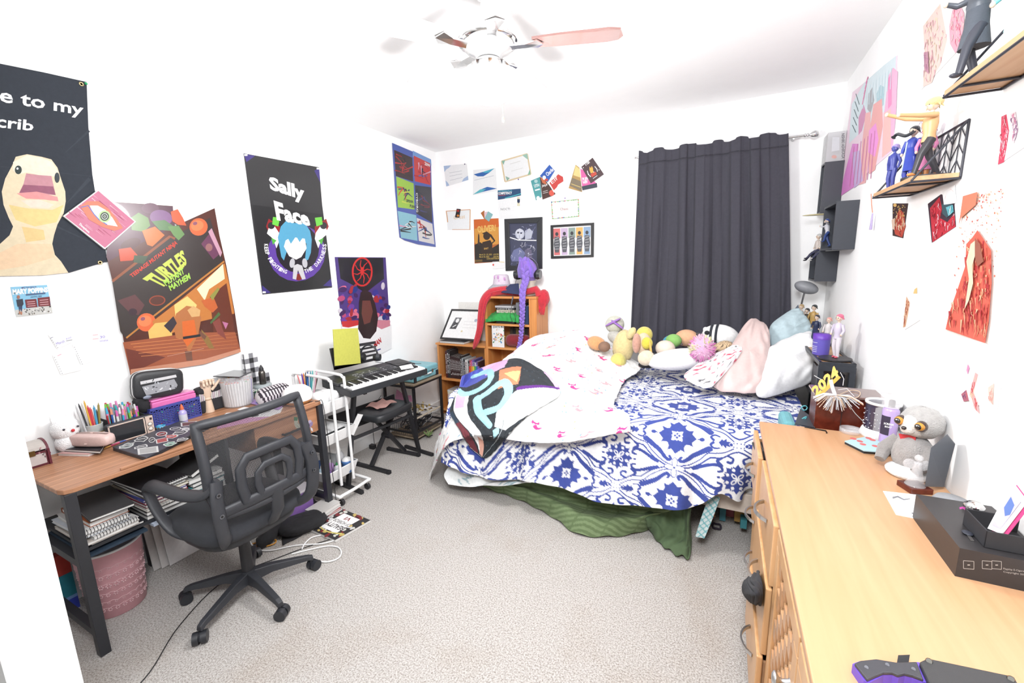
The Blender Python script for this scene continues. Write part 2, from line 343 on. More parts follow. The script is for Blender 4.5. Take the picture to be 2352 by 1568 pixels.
class Tile:
 def __init__(s,w_,h_,res=700,bg=WHITE):
  s.w,s.h=w_,h_; s.nx=int(res); s.ny=int(res*h_/w_); s.a=np.zeros((s.ny,s.nx,3)); s.a[:]=bg
  s.X,s.Y=np.meshgrid((np.arange(s.nx)+.5)/s.nx*w_,(np.arange(s.ny)+.5)/s.ny*h_)
 def _put(s,fn,c,x,y,r):
  for ox in(-s.w,0,s.w):
   for oy in(-s.h,0,s.h):
    cx,cy=x+ox,y+oy
    if cx<-r or cx>s.w+r or cy<-r or cy>s.h+r:continue
    m=fn(s.X-cx,s.Y-cy); s.a[m]=c
 def ell(s,x,y,rx,ry,c,rot=0):
  ca,sa=math.cos(rot),math.sin(rot); s._put(lambda X,Y:((X*ca+Y*sa)/rx)**2+((-X*sa+Y*ca)/ry)**2<1,c,x,y,max(rx,ry))
 def poly(s,pts,c):
  x0=sum(p[0]for p in pts)/len(pts); y0=sum(p[1]for p in pts)/len(pts); q=[(p[0]-x0,p[1]-y0)for p in pts]
  def fn(X,Y):
   m=np.zeros(X.shape,bool)
   for i in range(len(q)):
    (xa,ya),(xb,yb)=q[i],q[i-1]
    if ya==yb:continue
    m^=((ya>Y)!=(yb>Y))&(X<(xb-xa)*(Y-ya)/(yb-ya)+xa)
   return m
  s._put(fn,c,x0,y0,max(math.hypot(*p)for p in q))
 def stroke(s,pts,w0,c,w1=None):
  w1=w0 if w1 is None else w1; P=[(p.x,p.y)for p in smooth_path([(a,b_,0)for a,b_ in pts],5)]
  n=len(P)-1
  for i in range(n):
   (xa,ya),(xb,yb)=P[i],P[i+1]; r=lerp(w0,w1,i/n)/2; dx,dy=xb-xa,yb-ya; d2=dx*dx+dy*dy+1e-12
   def fn(X,Y):
    t=np.clip((X*dx+Y*dy)/d2,0,1); return(X-t*dx)**2+(Y-t*dy)**2<r*r
   s._put(fn,c,xa,ya,r+math.hypot(dx,dy))
 def sample(s,U,Vv):
  x=(U%s.w)/s.w*s.nx-.5; y=(Vv%s.h)/s.h*s.ny-.5; xi=np.floor(x).astype(int); yi=np.floor(y).astype(int); fx_=(x-xi)[...,None]; fy_=(y-yi)[...,None]
  g=lambda i,j:s.a[j%s.ny,i%s.nx]
  return(g(xi,yi)*(1-fx_)+g(xi+1,yi)*fx_)*(1-fy_)+(g(xi,yi+1)*(1-fx_)+g(xi+1,yi+1)*fx_)*fy_
def ctrl(net,nu,nv):
 A=np.array([[tuple(p)for p in row]for row in net],float)
 def interp(A,n):
  k=A.shape[0]; t=np.linspace(0,k-1,n+1); i=np.clip(np.floor(t).astype(int),0,k-2); f=(t-i)
  f=f.reshape((-1,)+(1,)*(A.ndim-1)); p0=A[np.clip(i-1,0,k-1)]; p1=A[i]; p2=A[i+1]; p3=A[np.clip(i+2,0,k-1)]
  return .5*((2*p1)+(p2-p0)*f+(2*p0-5*p1+4*p2-p3)*f*f+(3*p1-p0-3*p2+p3)*f**3)
 B=interp(A,nv); B=np.swapaxes(interp(np.swapaxes(B,0,1),nu),0,1); return B
def fnoise(U,Vv,seed,scale=1):
 r=np.random.RandomState(seed); o=np.zeros_like(U)
 for k in range(7):
  a=r.uniform(0,2*PI); f=scale*r.uniform(.6,2.6); o=o+np.sin((U*math.cos(a)+Vv*math.sin(a))*f+r.uniform(0,6.28)+1.3*np.sin((U*math.sin(a)-Vv*math.cos(a))*f*.6))/(1+k*.3)
 return o/3
def normals(G):
 du=np.gradient(G,axis=1); dv=np.gradient(G,axis=0); n=np.cross(du,dv); return n/(np.linalg.norm(n,axis=2,keepdims=True)+1e-9)
def arclen(G):
 d=np.linalg.norm(np.diff(G,axis=0),axis=2); Vv=np.vstack([np.zeros(G.shape[1]),np.cumsum(d,0)]); d=np.linalg.norm(np.diff(G,axis=1),axis=2); U=np.hstack([np.zeros((G.shape[0],1)),np.cumsum(d,1)]); return U,Vv
def sheet(name,G,colr,m='cloth',parent=None,solid=0,**kw):
 nv,nu=G.shape[:2]; o=G.reshape(-1,3).mean(0); o[2]=G[...,2].min()
 if parent:o=np.array(tuple(parent.location))
 me=bpy.data.meshes.new(name); idx=np.arange(nv*nu).reshape(nv,nu)
 F=np.stack([idx[:-1,:-1],idx[:-1,1:],idx[1:,1:],idx[1:,:-1]],-1).reshape(-1,4)
 me.from_pydata((G.reshape(-1,3)-o).tolist(),[],F.tolist()); me.materials.append(MATS[m])
 me.polygons.foreach_set('use_smooth',[True]*len(F)); at=me.color_attributes.new('Col','FLOAT_COLOR','POINT')
 c=np.ones((nv*nu,4)); c[:,:3]=(colr.reshape(-1,3)if isinstance(colr,np.ndarray)else np.array(colr)); at.data.foreach_set('color',c.ravel()); me.update()
 ob=bpy.data.objects.new(name,me); COL.objects.link(ob)
 if parent:ob.parent=parent
 else:ob.location=o
 if solid:b_=ob.modifiers.new('solid','SOLIDIFY'); b_.thickness=solid; b_.offset=0
 return tag(ob,kw.get('label'),kw.get('cat'),kw.get('group'),kw.get('kind'))
BT=.66
bed=thing('bed','low wooden bed with pale side rail under the patterned bedspread','bed',(-.55,3.0,0))
b=MB(); b.box((-1.49,2.42,.20),(.44,2.445,.31),C(246,230,215)); b.box((-1.49,3.68,.20),(.44,3.70,.31),C(246,230,215)); b.box((-1.50,2.42,.16),(-1.49,3.70,.42),C(246,230,215)); b.build('side_rail',bed,bevel=.004)
for x in(-1.46,.41):
 for y in(2.5,3.62):b=MB(); b.box((x-.02,y-.02,0),(x+.02,y+.02,.2),C(220,200,180)); b.build('leg',bed)
b=MB(); b.box((-1.485,2.45,.24),(.435,3.68,BT-.02),(.75,.75,.75),'cloth'); b.build('mattress',bed,bevel=.05)
BLUE=C(66,84,168); P_,Q_=.60,.34
def damask():
 t=Tile(P_,Q_,760,(.80,.80,.81)); a,d=P_,Q_; c0=P_/2
 for sx in(1,-1):
  for sy in(1,-1):
   f=lambda L_:[(c0+sx*x*a,d/2+sy*y*d)for x,y in L_]
   t.stroke(f([(.02,-.5),(.10,-.47),(.2,-.38),(.27,-.27),(.30,-.24),(.37,-.22),(.45,-.12),(.5,-.09)]),.008,BLUE)
   t.stroke(f([(.04,-.46),(.11,-.42),(.2,-.31),(.26,-.2),(.32,-.17),(.39,-.13),(.46,-.05)]),.006,BLUE)
   t.stroke(f([(.05,-.33),(.035,-.37),(.06,-.39),(.1,-.34),(.14,-.27),(.2,-.2),(.27,-.13)]),.012,BLUE,.03)
   t.ell(c0+sx*.275*a,d/2-sy*.13*d,.016,.011,BLUE)
   t.stroke(f([(.30,-.02),(.28,-.06),(.31,-.1),(.35,-.08)]),.014,BLUE,.006)
   t.stroke(f([(.15,-.45),(.2,-.42),(.27,-.36),(.33,-.33),(.37,-.35),(.38,-.4),(.35,-.42)]),.02,BLUE,.010)
   t.stroke(f([(.37,-.22),(.34,-.27),(.37,-.33)]),.012,BLUE,.02); t.stroke(f([(.42,-.17),(.46,-.2),(.45,-.26),(.42,-.26)]),.010,BLUE,.014)
   t.poly(f([(.34,-.0),(.37,-.06),(.375,-.03),(.40,-.07),(.405,-.03),(.44,-.04),(.42,0)]),BLUE); t.ell(c0+sx*.44*a,d/2,.008,.008,BLUE)
   t.ell(c0+sx*.46*a,d/2-sy*.025*d,.0035,.0035,BLUE); t.ell(c0+sx*.485*a,d/2-sy*.03*d,.0035,.0035,BLUE)
 def petals(cx,cy,n,r,c,w_,o=0):
  for k in range(n):
   an=o+2*PI*k/n; ca,sa=math.cos(an),math.sin(an); q=[(0,0),(.26,w_*.25),(.30,w_*.95),(.44,w_*1.15),(.60,w_*1.0),(.84,w_*1.15),(.76,w_*.62),(.84,w_*.4),(1,0)]; q=q+[(x,-y)for x,y in q[::-1]]
   t.poly([(cx+(x*ca-y*sa)*r,cy+(x*sa+y*ca)*r)for x,y in q],c)
 petals(c0,d/2,4,.098,BLUE,.40);
 dm=lambda r,c:t.poly([(c0+r,d/2),(c0,d/2+r),(c0-r,d/2),(c0,d/2-r)],c)
 dm(.030,(.8,.8,.81));
 for x,y in((0,.011),(0,-.011),(.011,0),(-.011,0)):t.poly([(c0+x+.008,d/2+y),(c0+x,d/2+y+.008),(c0+x-.008,d/2+y),(c0+x,d/2+y-.008)],BLUE)
 for sx in(-1,1):t.ell(c0+sx*.125,d/2,.014,.010,BLUE); t.ell(c0+sx*.108,d/2,.006,.003,BLUE)
 petals(0,0,8,.078,BLUE,.26,PI/8*0);
 for k in range(8):an=2*PI*(k+.5)/8; t.ell(.050*math.cos(an),.050*math.sin(an),.008,.008,(.8,.8,.81))
 for k in range(4):
  an=PI/2*k+PI/4; t.ell(.022*math.cos(an),.022*math.sin(an),.017,.010,(.8,.8,.81),an); t.ell(.022*math.cos(an),.022*math.sin(an),.010,.005,BLUE,an)
 t.ell(0,0,.008,.008,(.8,.8,.81))
 for sx in(-1,1):t.ell(sx*.088,0,.008,.006,BLUE)
 for k in range(4):
  an=PI/2*k+PI/4*0; t.ell(c0+.026*math.cos(an),.026*math.sin(an),.028,.015,BLUE,an);
 for k in range(4):an=PI/2*k; t.ell(c0+.026*math.cos(an),.026*math.sin(an),.023,.011,(.8,.8,.81),an)
 t.ell(c0,0,.006,.006,BLUE); return t
HEM=[(1008,1062),(1045,1076),(1120,1100),(1200,1103),(1290,1122),(1370,1150),(1440,1160),(1500,1166),(1560,1170),(1610,1160),(1650,1132),(1695,1150),(1722,1128)]
xs=[-1.72,-1.6,-1.42,-1.22,-.99,-.78,-.6,-.42,-.26,-.12,-.0,.1,.2]
cols=[]
for(hx,hy),x in zip(HEM,xs):
 yy=2.20 if x<-.2 else lerp(2.20,2.38,(x+.2)/.4); h=W(hx,hy,y=yy)
 yb_=3.46 if x<-1.3 else(3.6 if x<-1.1 else 3.73)
 cols.append([(x,yb_,BT+.02),(x,min(3.4,yb_-.05),BT+.02),(x,3.0,BT+.015),(x,2.65,BT+.01),(x,2.44,BT),(lerp(x,h.x,.3),2.375,BT-.05),(lerp(x,h.x,.6),lerp(2.35,yy,.45),lerp(BT-.05,h.z,.45)),(h.x,yy,h.z)])
for x in(.30,.38,.455):
 cols.append([(x,3.74,BT+.02),(x,3.4,BT+.02),(x,3.0,BT+.015),(x,2.65,BT+.01),(x,2.44,BT),(x,2.375,BT-.05),(x,2.36,.48),(x,2.38,.34)])
net=[[c_[r]for c_ in cols]for r in range(8)]
G=ctrl(net,520,330); U,Vv=arclen(G); n_=normals(G); v01=np.linspace(0,1,331)[:,None]*np.ones((1,521))
hang=np.clip((v01-.60)/.4,0,1)
top=np.clip(1-np.abs(v01-.2)/.5,0,1)
G=G-n_*(hang*.022*(np.sin(G[...,0]*19+1.5*np.sin(G[...,0]*5))+.5*np.sin(G[...,0]*43+2)))[...,None]*1.0
G[...,2]+=(1-hang)*(.010*fnoise(G[...,0],G[...,1],3,9)+.004*fnoise(G[...,0],G[...,1],5,34))
tl=damask(); Cc=tl.sample(G[...,0]*1.0+.067+.20*P_+P_*.5,Vv*.97+.183)
GSPREAD=G; sheet('bedspread',G,Cc,'cloth',label='white bedspread with blue medallion lattice hanging over the bed edge',cat='bedspread',solid=.006)
lf=Tile(.3,.3,300,(.78,.80,.80)); rr=random.Random(3)
for k in range(26):lf.ell(rr.random()*.3,rr.random()*.3,.022,.008,C(176,205,216),rr.random()*3)
net=[[W(1035,1066,y=2.30),W(1100,1076,y=2.29),W(1160,1090,y=2.29),W(1225,1098,y=2.29)],[W(1020,1090,y=2.24),W(1090,1105,y=2.24),W(1150,1115,y=2.24),W(1222,1104,y=2.25)],[W(1030,1112,y=2.2),W(1085,1118,y=2.22),W(1145,1106,y=2.24),W(1220,1108,y=2.26)]]
G=ctrl(net,60,30); U,Vv=arclen(G); sheet('flat_sheet',G,lf.sample(U,Vv),label='white sheet with pale blue leaves peeking out below the bedspread at the foot',cat='sheet',solid=.004)
GR,GR2=C(104,124,84),C(128,148,106)
tp=[(1105,1090),(1200,1098),(1300,1120),(1400,1140),(1500,1155),(1600,1150)]
bt=[(1110,1118),(1200,1150),(1275,1190),(1335,1228),(1450,1226),(1545,1190)]
net=[[W(*q,y=2.36)for q in tp],[W(lerp(a[0],c_[0],.45),lerp(a[1],c_[1],.35),y=2.34-.0*i)for i,(a,c_)in enumerate(zip(tp,bt))],[]]
for i,q in enumerate(bt):h=W(*q,z=.012); net[2].append(h)
r1=[net[1][i].lerp(net[2][i],.55)+V((0,-.02,.05))for i in range(6)]; net=[net[0],net[1],r1,net[2]]
G=ctrl(net,170,90); U,Vv=arclen(G); st=((Vv/.016)%2<1)[...,None]; blk=((U/.19)%1<.93)[...,None]
G[...,2]+=.006*np.sin(U*40)*np.linspace(0,1,91)[:,None]; G[...,2]=np.maximum(G[...,2],.006)
sheet('green_sheet',G,np.where(st&blk,GR2,GR),label='olive green striped sheet trailing from under the bed onto the carpet',cat='sheet',solid=.004)
bt=[(1490,1215),(1520,1250),(1560,1275),(1582,1280),(1588,1245),(1584,1190)]; tp=[(1480,1170),(1510,1165),(1535,1160),(1555,1158),(1570,1155),(1590,1150)]
net=[[W(*q,y=2.37)for q in tp],[W(lerp(a[0],c_[0],.5),lerp(a[1],c_[1],.5),y=2.30)for a,c_ in zip(tp,bt)],[W(*q,z=.02)for q in bt]]
G=ctrl(net,80,70); U,Vv=arclen(G); G[...,2]+=.012*fnoise(U,Vv,4,45); G[...,1]-=.010*np.sin(U*70+Vv*15); G[...,2]=np.maximum(G[...,2],.004)
sheet('green_cloth',G,np.array(C(92,114,80))*(1+.12*fnoise(U,Vv,8,50))[...,None],label='crumpled dark green cloth bunched on the carpet below the bedspread',cat='cloth',solid=.004)
net=[[W(1628,1140,y=2.36),W(1655,1140,y=2.36)],[W(1610,1190,y=2.31),W(1637,1190,y=2.31)],[W(1597,1232,y=2.27),W(1618,1236,y=2.27)]]
G=ctrl(net,24,50); U,Vv=arclen(G); q=((np.sin(U*190+Vv*190)>.75)|(np.sin(U*190-Vv*190)>.75))[...,None]
sheet('scale_print_blanket',G,np.where(q,C(130,200,208),C(232,246,246)),label='white blanket corner with teal fish scale print hanging by the side rail',cat='blanket',solid=.005)
fxt=Tile(.62,.62,700,(.79,.79,.79)); rr=random.Random(11); PK,PP,TL,YL=C(238,70,150),C(248,168,178),C(88,168,210),C(246,212,110)
def fox(t,x,y,s,c,d=1):
 t.poly([(x-s,y),(x-s*.9,y-s*.8),(x-s*.35,y-s*.35),(x+s*.35,y-s*.35),(x+s*.9,y-s*.8),(x+s,y),(x,y+s*.6)],c)
 t.poly([(x-s*.6,y+.05*s),(x-.1*s,y+s*.1),(x,y+s*.55)],(.82,.8,.8)); t.poly([(x+s*.6,y+.05*s),(x+.1*s,y+s*.1),(x,y+s*.55)],(.82,.8,.8))
 t.stroke([(x+d*s*.2,y+s*.7),(x+d*s*1.1,y+s*1.1),(x+d*s*2,y+s*.6)],s*.9,c,s*.15)
for i in range(3):
 for j in range(3):
  fox(fxt,.62*(i+.3+.3*rr.random()+.25*(j%2))/3,.62*(j+.3+.3*rr.random())/3,.024+.008*rr.random(),(PK,PP)[(i+j)%2],rr.choice((-1,1)))
for k in range(40):
 x,y,s=rr.random()*.62,rr.random()*.62,.007; fxt.poly([(x-s,y+s),(x+s,y+s),(x,y-s)],rr.choice((TL,TL,YL,PP)))
q3=lambda px,py,y:W(px,py,y=y)
net=[[V((-1.80,3.47,.50)),V((-1.55,3.48,.72)),V((-1.36,3.62,.84)),V((-1.1,3.80,.86)),V((-.95,3.78,.80)),V((-.85,3.76,.74)),V((-.72,3.74,.70))],[V((-1.84,3.42,.42)),q3(1192,806,3.40),q3(1250,770,3.44),q3(1330,765,3.55),q3(1380,780,3.5),q3(1425,812,3.4),q3(1475,845,3.3)],[V((-1.88,3.1,.34)),V((-1.66,3.1,.72)),V((-1.42,3.15,.84)),V((-1.2,3.15,.86)),V((-.95,3.1,.82)),V((-.78,3.05,.78)),V((-.60,3.0,.71))],[V((-1.90,2.8,.26)),V((-1.70,2.8,.66)),V((-1.46,2.8,.80)),V((-1.2,2.8,.80)),V((-.95,2.75,.78)),V((-.75,2.7,.75)),V((-.58,2.7,.70))],[V((-1.90,2.5,.22)),V((-1.70,2.5,.58)),V((-1.46,2.48,.73)),V((-1.2,2.45,.74)),V((-.95,2.45,.72)),V((-.75,2.43,.72)),V((-.55,2.44,.69))],[q3(1000,1062,2.42),q3(1035,975,2.30),q3(1110,968,2.28),q3(1190,975,2.27),q3(1280,985,2.27),q3(1370,975,2.28),q3(1445,955,2.30)],[q3(984,1117,2.36),q3(1024,1030,2.20),q3(1090,1003,2.20),q3(1180,1012,2.19),q3(1265,1020,2.19),q3(1360,1008,2.19),q3(1450,995,2.2)]]
G=ctrl(net,330,330); U,Vv=arclen(G); n_=normals(G)
fo=.010*fnoise(U,Vv,21,13)+.006*fnoise(U,Vv,22,34)+.003*fnoise(U,Vv,25,75)
G=G+np.abs(n_)*np.array([-1,-1,1])*(fo+.012)[...,None]
GFOX=G; sheet('fox_blanket',G,fxt.sample(U,Vv+.1),label='white blanket with pink foxes heaped over the foot of the bed',cat='blanket',solid=.008)
b=MB()
th=Tile(1.0,1.0,900,C(48,54,60)); DK=C(48,54,60); CY=C(178,232,244); WT=(.8,.8,.8); PU=C(240,196,240)
rr=random.Random(5)
for k in range(420):th.ell(rr.random(),rr.random(),.006,.004,C(*rr.choice(((70,90,105),(30,34,40),(90,100,110)))))
th.poly([(.0,.0),(.30,.0),(.26,.16),(.10,.22),(.0,.18)],C(90,100,200)); th.poly([(.18,.0),(.42,.0),(.40,.10),(.24,.14)],PU); th.poly([(.36,.12),(.56,.10),(.58,.26),(.42,.30)],C(244,150,110)); th.poly([(.42,.16),(.56,.14),(.56,.24)],C(252,226,150))
th.poly([(.52,.46),(.62,.28),(1,.22),(1,.62),(.70,.72),(.50,.66)],WT); th.poly([(.84,.0),(1,.0),(1,.24),(.9,.2)],PU); th.stroke([(.60,.30),(.78,.26),(.97,.20)],.035,C(110,50,150),.02)
th.poly([(.0,.28),(.14,.28),(.30,.66),(.42,.98),(.30,.96),(.12,.62)],WT); th.poly([(.02,.30),(.12,.30),(.17,.44),(.08,.46)],PU); th.poly([(.27,.75),(.36,.80),(.42,.98),(.30,.96)],C(250,190,170)); th.poly([(.0,.62),(.10,.60),(.26,1),(.06,1)],C(120,52,62)); th.poly([(.0,.52),(.06,.5),(.1,.62),(0,.66)],C(50,70,90))
th.stroke([(.02,.24),(.10,.30),(.22,.27),(.30,.19),(.26,.10),(.14,.10)],.055,CY)
th.stroke([(.26,.36),(.44,.64)],.07,CY); th.stroke([(.30,.34),(.44,.24),(.54,.34),(.52,.46),(.40,.50)],.065,CY); th.poly([(.48,.70),(.56,.66),(.59,.74),(.51,.78)],CY)
th.stroke([(.0,.86),(.06,.97),(.2,.99),(.40,.99)],.02,C(170,178,180)); th.stroke([(.62,.60),(.60,.8),(.44,.98)],.014,C(170,178,180))
rows=[[(1062,864),(1125,838),(1190,824),(1235,845),(1262,862)],[(1052,900),(1110,890),(1170,880),(1240,885),(1288,903)],[(1035,945),(1080,950),(1140,945),(1190,942),(1235,940)],[(1058,990),(1095,1000),(1135,1000),(1165,992),(1195,970)],[(1080,1028),(1100,1044),(1114,1052),(1130,1042),(1152,1016)]]
from mathutils.bvhtree import BVHTree
def bvh_of(G):nv,nu=G.shape[:2]; idx=np.arange(nv*nu).reshape(nv,nu); F=np.stack([idx[:-1,:-1],idx[:-1,1:],idx[1:,1:],idx[1:,:-1]],-1).reshape(-1,4); return BVHTree.FromPolygons(G.reshape(-1,3).tolist(),F.tolist())
bv=[bvh_of(GFOX[::3,::3]),bvh_of(GSPREAD[::3,::3])]; PX=ctrl([[(a,c_,0)for a,c_ in r_]for r_ in rows],200,200); D_=np.zeros((201,201)); O_=V((0,0,H))
for j in range(0,201,4):
 for i in range(0,201,4):
  d=ray(PX[j,i,0],PX[j,i,1]); L_=d.length; hits=[h[3]/L_ for h in(t_.ray_cast(O_,d)for t_ in bv)if h[0]is not None]; D_[j,i]=min(hits)if hits else np.nan
S_=D_[::4,::4]; md=np.nanmedian(S_)
for _ in range(60):
 m_=np.isnan(S_)
 if not m_.any():break
 Pd=np.pad(S_,1,mode='edge'); nb_=np.stack([Pd[:-2,1:-1],Pd[2:,1:-1],Pd[1:-1,:-2],Pd[1:-1,2:]]); av=np.nanmean(nb_,0); S_[m_]=av[m_]
for _ in range(5):Pd=np.pad(S_,1,mode='edge'); S_=np.minimum(S_,(Pd[:-2,1:-1]+Pd[2:,1:-1]+Pd[1:-1,:-2]+Pd[1:-1,2:]+S_)/5)
g_=np.linspace(0,50,201); S1=np.array([np.interp(g_,np.arange(51),r_)for r_ in S_]); S2=np.array([np.interp(g_,np.arange(51),c_)for c_ in S1.T]).T-.022
G=np.array([[tuple(O_+ray(PX[j,i,0],PX[j,i,1])*float(S2[j,i]))for i in range(201)]for j in range(201)]); U,Vv=arclen(G); G=G+np.array([-.3,-.8,.5])*(.004*fnoise(U,Vv,31,24)+.004)[...,None]; G[...,2]=np.maximum(G[...,2],.01)
uu,vv=np.meshgrid(np.linspace(0,.999,201),np.linspace(0,.999,201)); sheet('throw_blanket',G,th.sample(uu,vv),'cloth',label='dark fleece throw with big pale blue letters over the foot corner of the bed',cat='blanket',solid=.008)
LN=V((1,0,0)); BN=V((0,-1,0)); RN=V((-1,0,0))
LW=XL+.004
def lwall(d=.004):return Art((XL+d,0,0),LN)
def sheet_px(a,q,c,th=.0015):
 pts=[a.P(p)for p in q]; a.mb.plate(pts,a.n,th,c,a.m); a.k+=1; return a
def pin(name,p,n,c,label,cat='pin'):
 b=MB(); p=V(p); n=V(n); b.cyl(p,p+n*.004,.004,.006,c,'gloss',10); b.ell(p+n*.006,.0045,c,'gloss',8,6); return b.build(name,label=label,cat=cat)
tt=thing('tapestry','black cloth tapestry with a gaping duck and white lettering','tapestry',(XL,.9,1.3))
TQ=[(-260,80),(0,146),(100,166),(199,188),(203,290),(212,400),(228,500),(247,600),(160,626),(0,634),(-300,640)]
a=Art((XL+.010,0,0),LN,m='cloth'); CB=C(50,56,66); sheet_px(a,TQ,CB,.002)
for p0,p1,w_ in(((205,300),(150,350),6),((206,410),(150,470),9),((0,382),(212,405),1.2),((130,520),(240,570),4)):a.line([p0,p1],w_,C(60,66,76),1)
SK=C(238,222,190); a.poly([(8,470),(4,440),(12,410),(28,380),(36,360),(62,354),(96,360),(118,366),(132,385),(140,410),(150,440),(151,462),(146,490),(132,515),(124,540),(120,560),(126,585),(140,600),(157,626),(100,632),(0,634),(-60,634),(-60,600),(0,560),(22,540),(30,520),(20,500)],SK)
a.poly([(30,372),(62,356),(96,362),(120,372),(134,395),(136,410),(120,404),(90,402),(62,396),(40,400),(30,392)],C(246,236,216))
a.poly([(60,398),(90,402),(118,404),(124,430),(128,448),(84,445),(44,443),(54,422)],C(206,150,160)); a.poly([(54,424),(122,428),(128,448),(84,440),(44,443)],C(160,100,122)); a.poly([(38,444),(84,440),(132,452),(134,462),(100,458),(60,456)],C(238,160,160))
a.poly([(48,460),(90,458),(124,470),(112,478),(70,476)],C(250,226,210)); a.poly([(20,470),(60,478),(120,482),(146,470),(130,510),(80,520),(36,505)],C(240,216,150))
a.poly([(40,560),(118,560),(126,590),(60,610),(0,620),(-40,620),(-20,590)],C(246,214,178)); a.poly([(50,520),(100,528),(104,550),(60,556)],C(240,210,150))
a.ell(42,390,8,10,C(60,72,72)); a.ell(131,408,6,12,C(70,78,82)); a.ell(40,387,2.4,2.4,WHITE)
a.text('Welcome to my',[(-290,140),(192,240),(191,273),(-290,200)],WHITE,.02); a.text('crib',[(-8,263),(78,278),(76,301),(-10,292)],WHITE,.02)
a.mb.build('printed_cloth',tt)
b=MB()
for px,py in((187,193),(230,603)):
 p=WP(px,py,(XL+.011,0,0),LN)
 b=MB(); b.T=Matrix.Translation(p)@Euler((0,PI/2,0)).to_matrix().to_4x4(); b.lathe([(.004,0),(.005,.002),(.009,.002),(.0095,0)],c=C(220,200,150),m='metal',n=16); b.T=None; b.build('grommet',tt)
pin('push_pin',WP(197,192,(XL+.011,0,0),LN),LN,C(40,190,120),'green push pin at the top corner of the black tapestry')
a=Art((XL+.026,0,0),LN); q=[(226,436),(312,509),(241,572),(146,496)]; sheet_px(a,q,WHITE,.012)
a.poly([(226,438),(309,509),(241,569),(149,497)],C(206,120,150)); rr=random.Random(9)
for k in range(46):
 u,v=rr.random()*.8+.08,rr.random()*.8+.08; x,y=quadpt(q,u,v); s_=rr.uniform(4,12); a.line([(x-s_,y-s_*.8),(x+s_,y+s_*.8)],rr.uniform(1,2.4),C(*rr.choice(((232,170,190),(170,70,100),(240,200,210),(190,90,130),(214,130,160)))),.4)
a.poly([(184,474),(200,462),(226,462),(250,480),(268,502),(282,524),(262,530),(232,520),(204,504)],C(238,130,104)); a.poly([(206,472),(224,472),(242,482),(258,500),(270,520),(246,516),(228,506),(214,490)],(.8,.82,.8))
a.line([(186,476),(202,472),(216,492),(228,505),(246,516)],2,C(70,110,200)); a.ell(240,497,14,14,C(190,226,160),30)
for r_,c_ in((10,C(40,50,48)),(7.6,C(190,200,190)),(5.4,C(40,50,48)),(3,C(190,200,190)),(1.4,C(30,30,30))):a.ell(240,497,r_,r_,c_)
a.text('Sleepless',[(184,511),(206,531),(203,537),(180,517)],WHITE,.01)
a.mb.build('eye_painting',label='small canvas painting of a pink and orange eye, tilted over the black tapestry',cat='painting')
a=Art((XL+.014,0,0),LN,m='poster'); BR=C(88,42,30)
q=[(254,463),(397,473),(400,520),(493,478),(504,540),(520,610),(540,720),(553,808),(470,836),(300,862),(284,780),(262,660),(245,590)]
sheet_px(a,q,BR,.002)
a.poly([(258,464),(396,474),(402,520),(300,570),(250,600),(244,590)],C(86,46,66));
for x,y,rx,ry,c_,ro in((345,478,20,12,C(100,62,84),0),(370,500,26,18,C(132,92,140),10),(300,560,24,12,C(80,36,40),-20)):a.ell(x,y,rx,ry,c_,ro)
a.poly([(258,648),(390,545),(482,500),(512,598),(420,680),(344,740),(290,780),(276,760)],C(58,50,48)); a.line([(258,646),(390,543),(402,548)],6,C(150,84,50)); a.line([(290,776),(350,728),(515,600)],4,C(196,130,60))
def wheel(x,y,rx,ry):a.ell(x,y,rx,ry,C(232,110,62),-15); a.ell(x-3,y-3,rx*.7,ry*.6,C(244,136,84),-15); a.ell(x-8,y-8,rx*.25,ry*.2,C(150,90,110),-15)
wheel(456,521,21,20); wheel(336,740,22,21); a.poly([(270,690),(310,676),(332,700),(318,724),(296,716)],C(100,62,64)); a.ell(305,716,10,8,C(60,40,50)); a.poly([(462,560),(484,532),(508,580),(490,596)],C(112,62,92)); a.ell(480,568,8,9,C(160,110,110)); a.poly([(478,532),(486,524),(510,580),(506,590)],C(208,160,180))
a.ell(361,690,19,12,C(158,72,48),-5); a.ell(361,690,16,9.5,C(90,50,40),-5)
for pts,c_ in(([(300,500),(318,488),(340,500),(345,518),(330,532),(302,528)],C(104,140,76)),([(348,508),(378,505),(400,520),(392,530),(366,528)],C(92,132,84)),([(326,530),(356,520),(378,540),(350,566),(338,562)],C(214,118,48)),([(385,520),(410,518),(424,538),(410,552),(398,540)],C(108,150,88)),([(392,486),(408,480),(420,500),(428,518),(408,516),(396,508)],C(226,96,52)),([(272,572),(300,568),(316,586),(304,598),(276,600)],C(206,76,40)),([(308,586),(340,588),(330,606),(306,602)],C(64,84,60))):a.poly(pts,c_)
RD=C(226,66,44); a.text('TEENAGE MUTANT NINJA',[(297,631),(404,551),(409,563),(305,640)],RD,.03)
a.text('TURTLES',[(326,640),(420,572),(430,606),(374,662)],C(208,220,96),.05); a.text('MUTANT',[(373,645),(420,614),(424,628),(382,657)],C(176,226,90),.04); a.text('MAYHEM',[(386,656),(434,626),(438,640),(392,668)],C(176,226,90),.04)
a.poly([(350,738),(420,684),(516,604),(528,660),(538,720),(452,740),(360,780)],C(206,130,62)); a.poly([(452,664),(512,606),(516,640),(480,664),(470,690)],C(255,240,200)); a.poly([(400,700),(430,680),(452,700),(440,730),(404,740)],C(250,214,130)); a.poly([(356,742),(392,738),(396,776),(344,786),(340,760)],C(240,196,110)); a.poly([(482,680),(520,650),(536,740),(540,768),(490,764)],C(108,50,32))
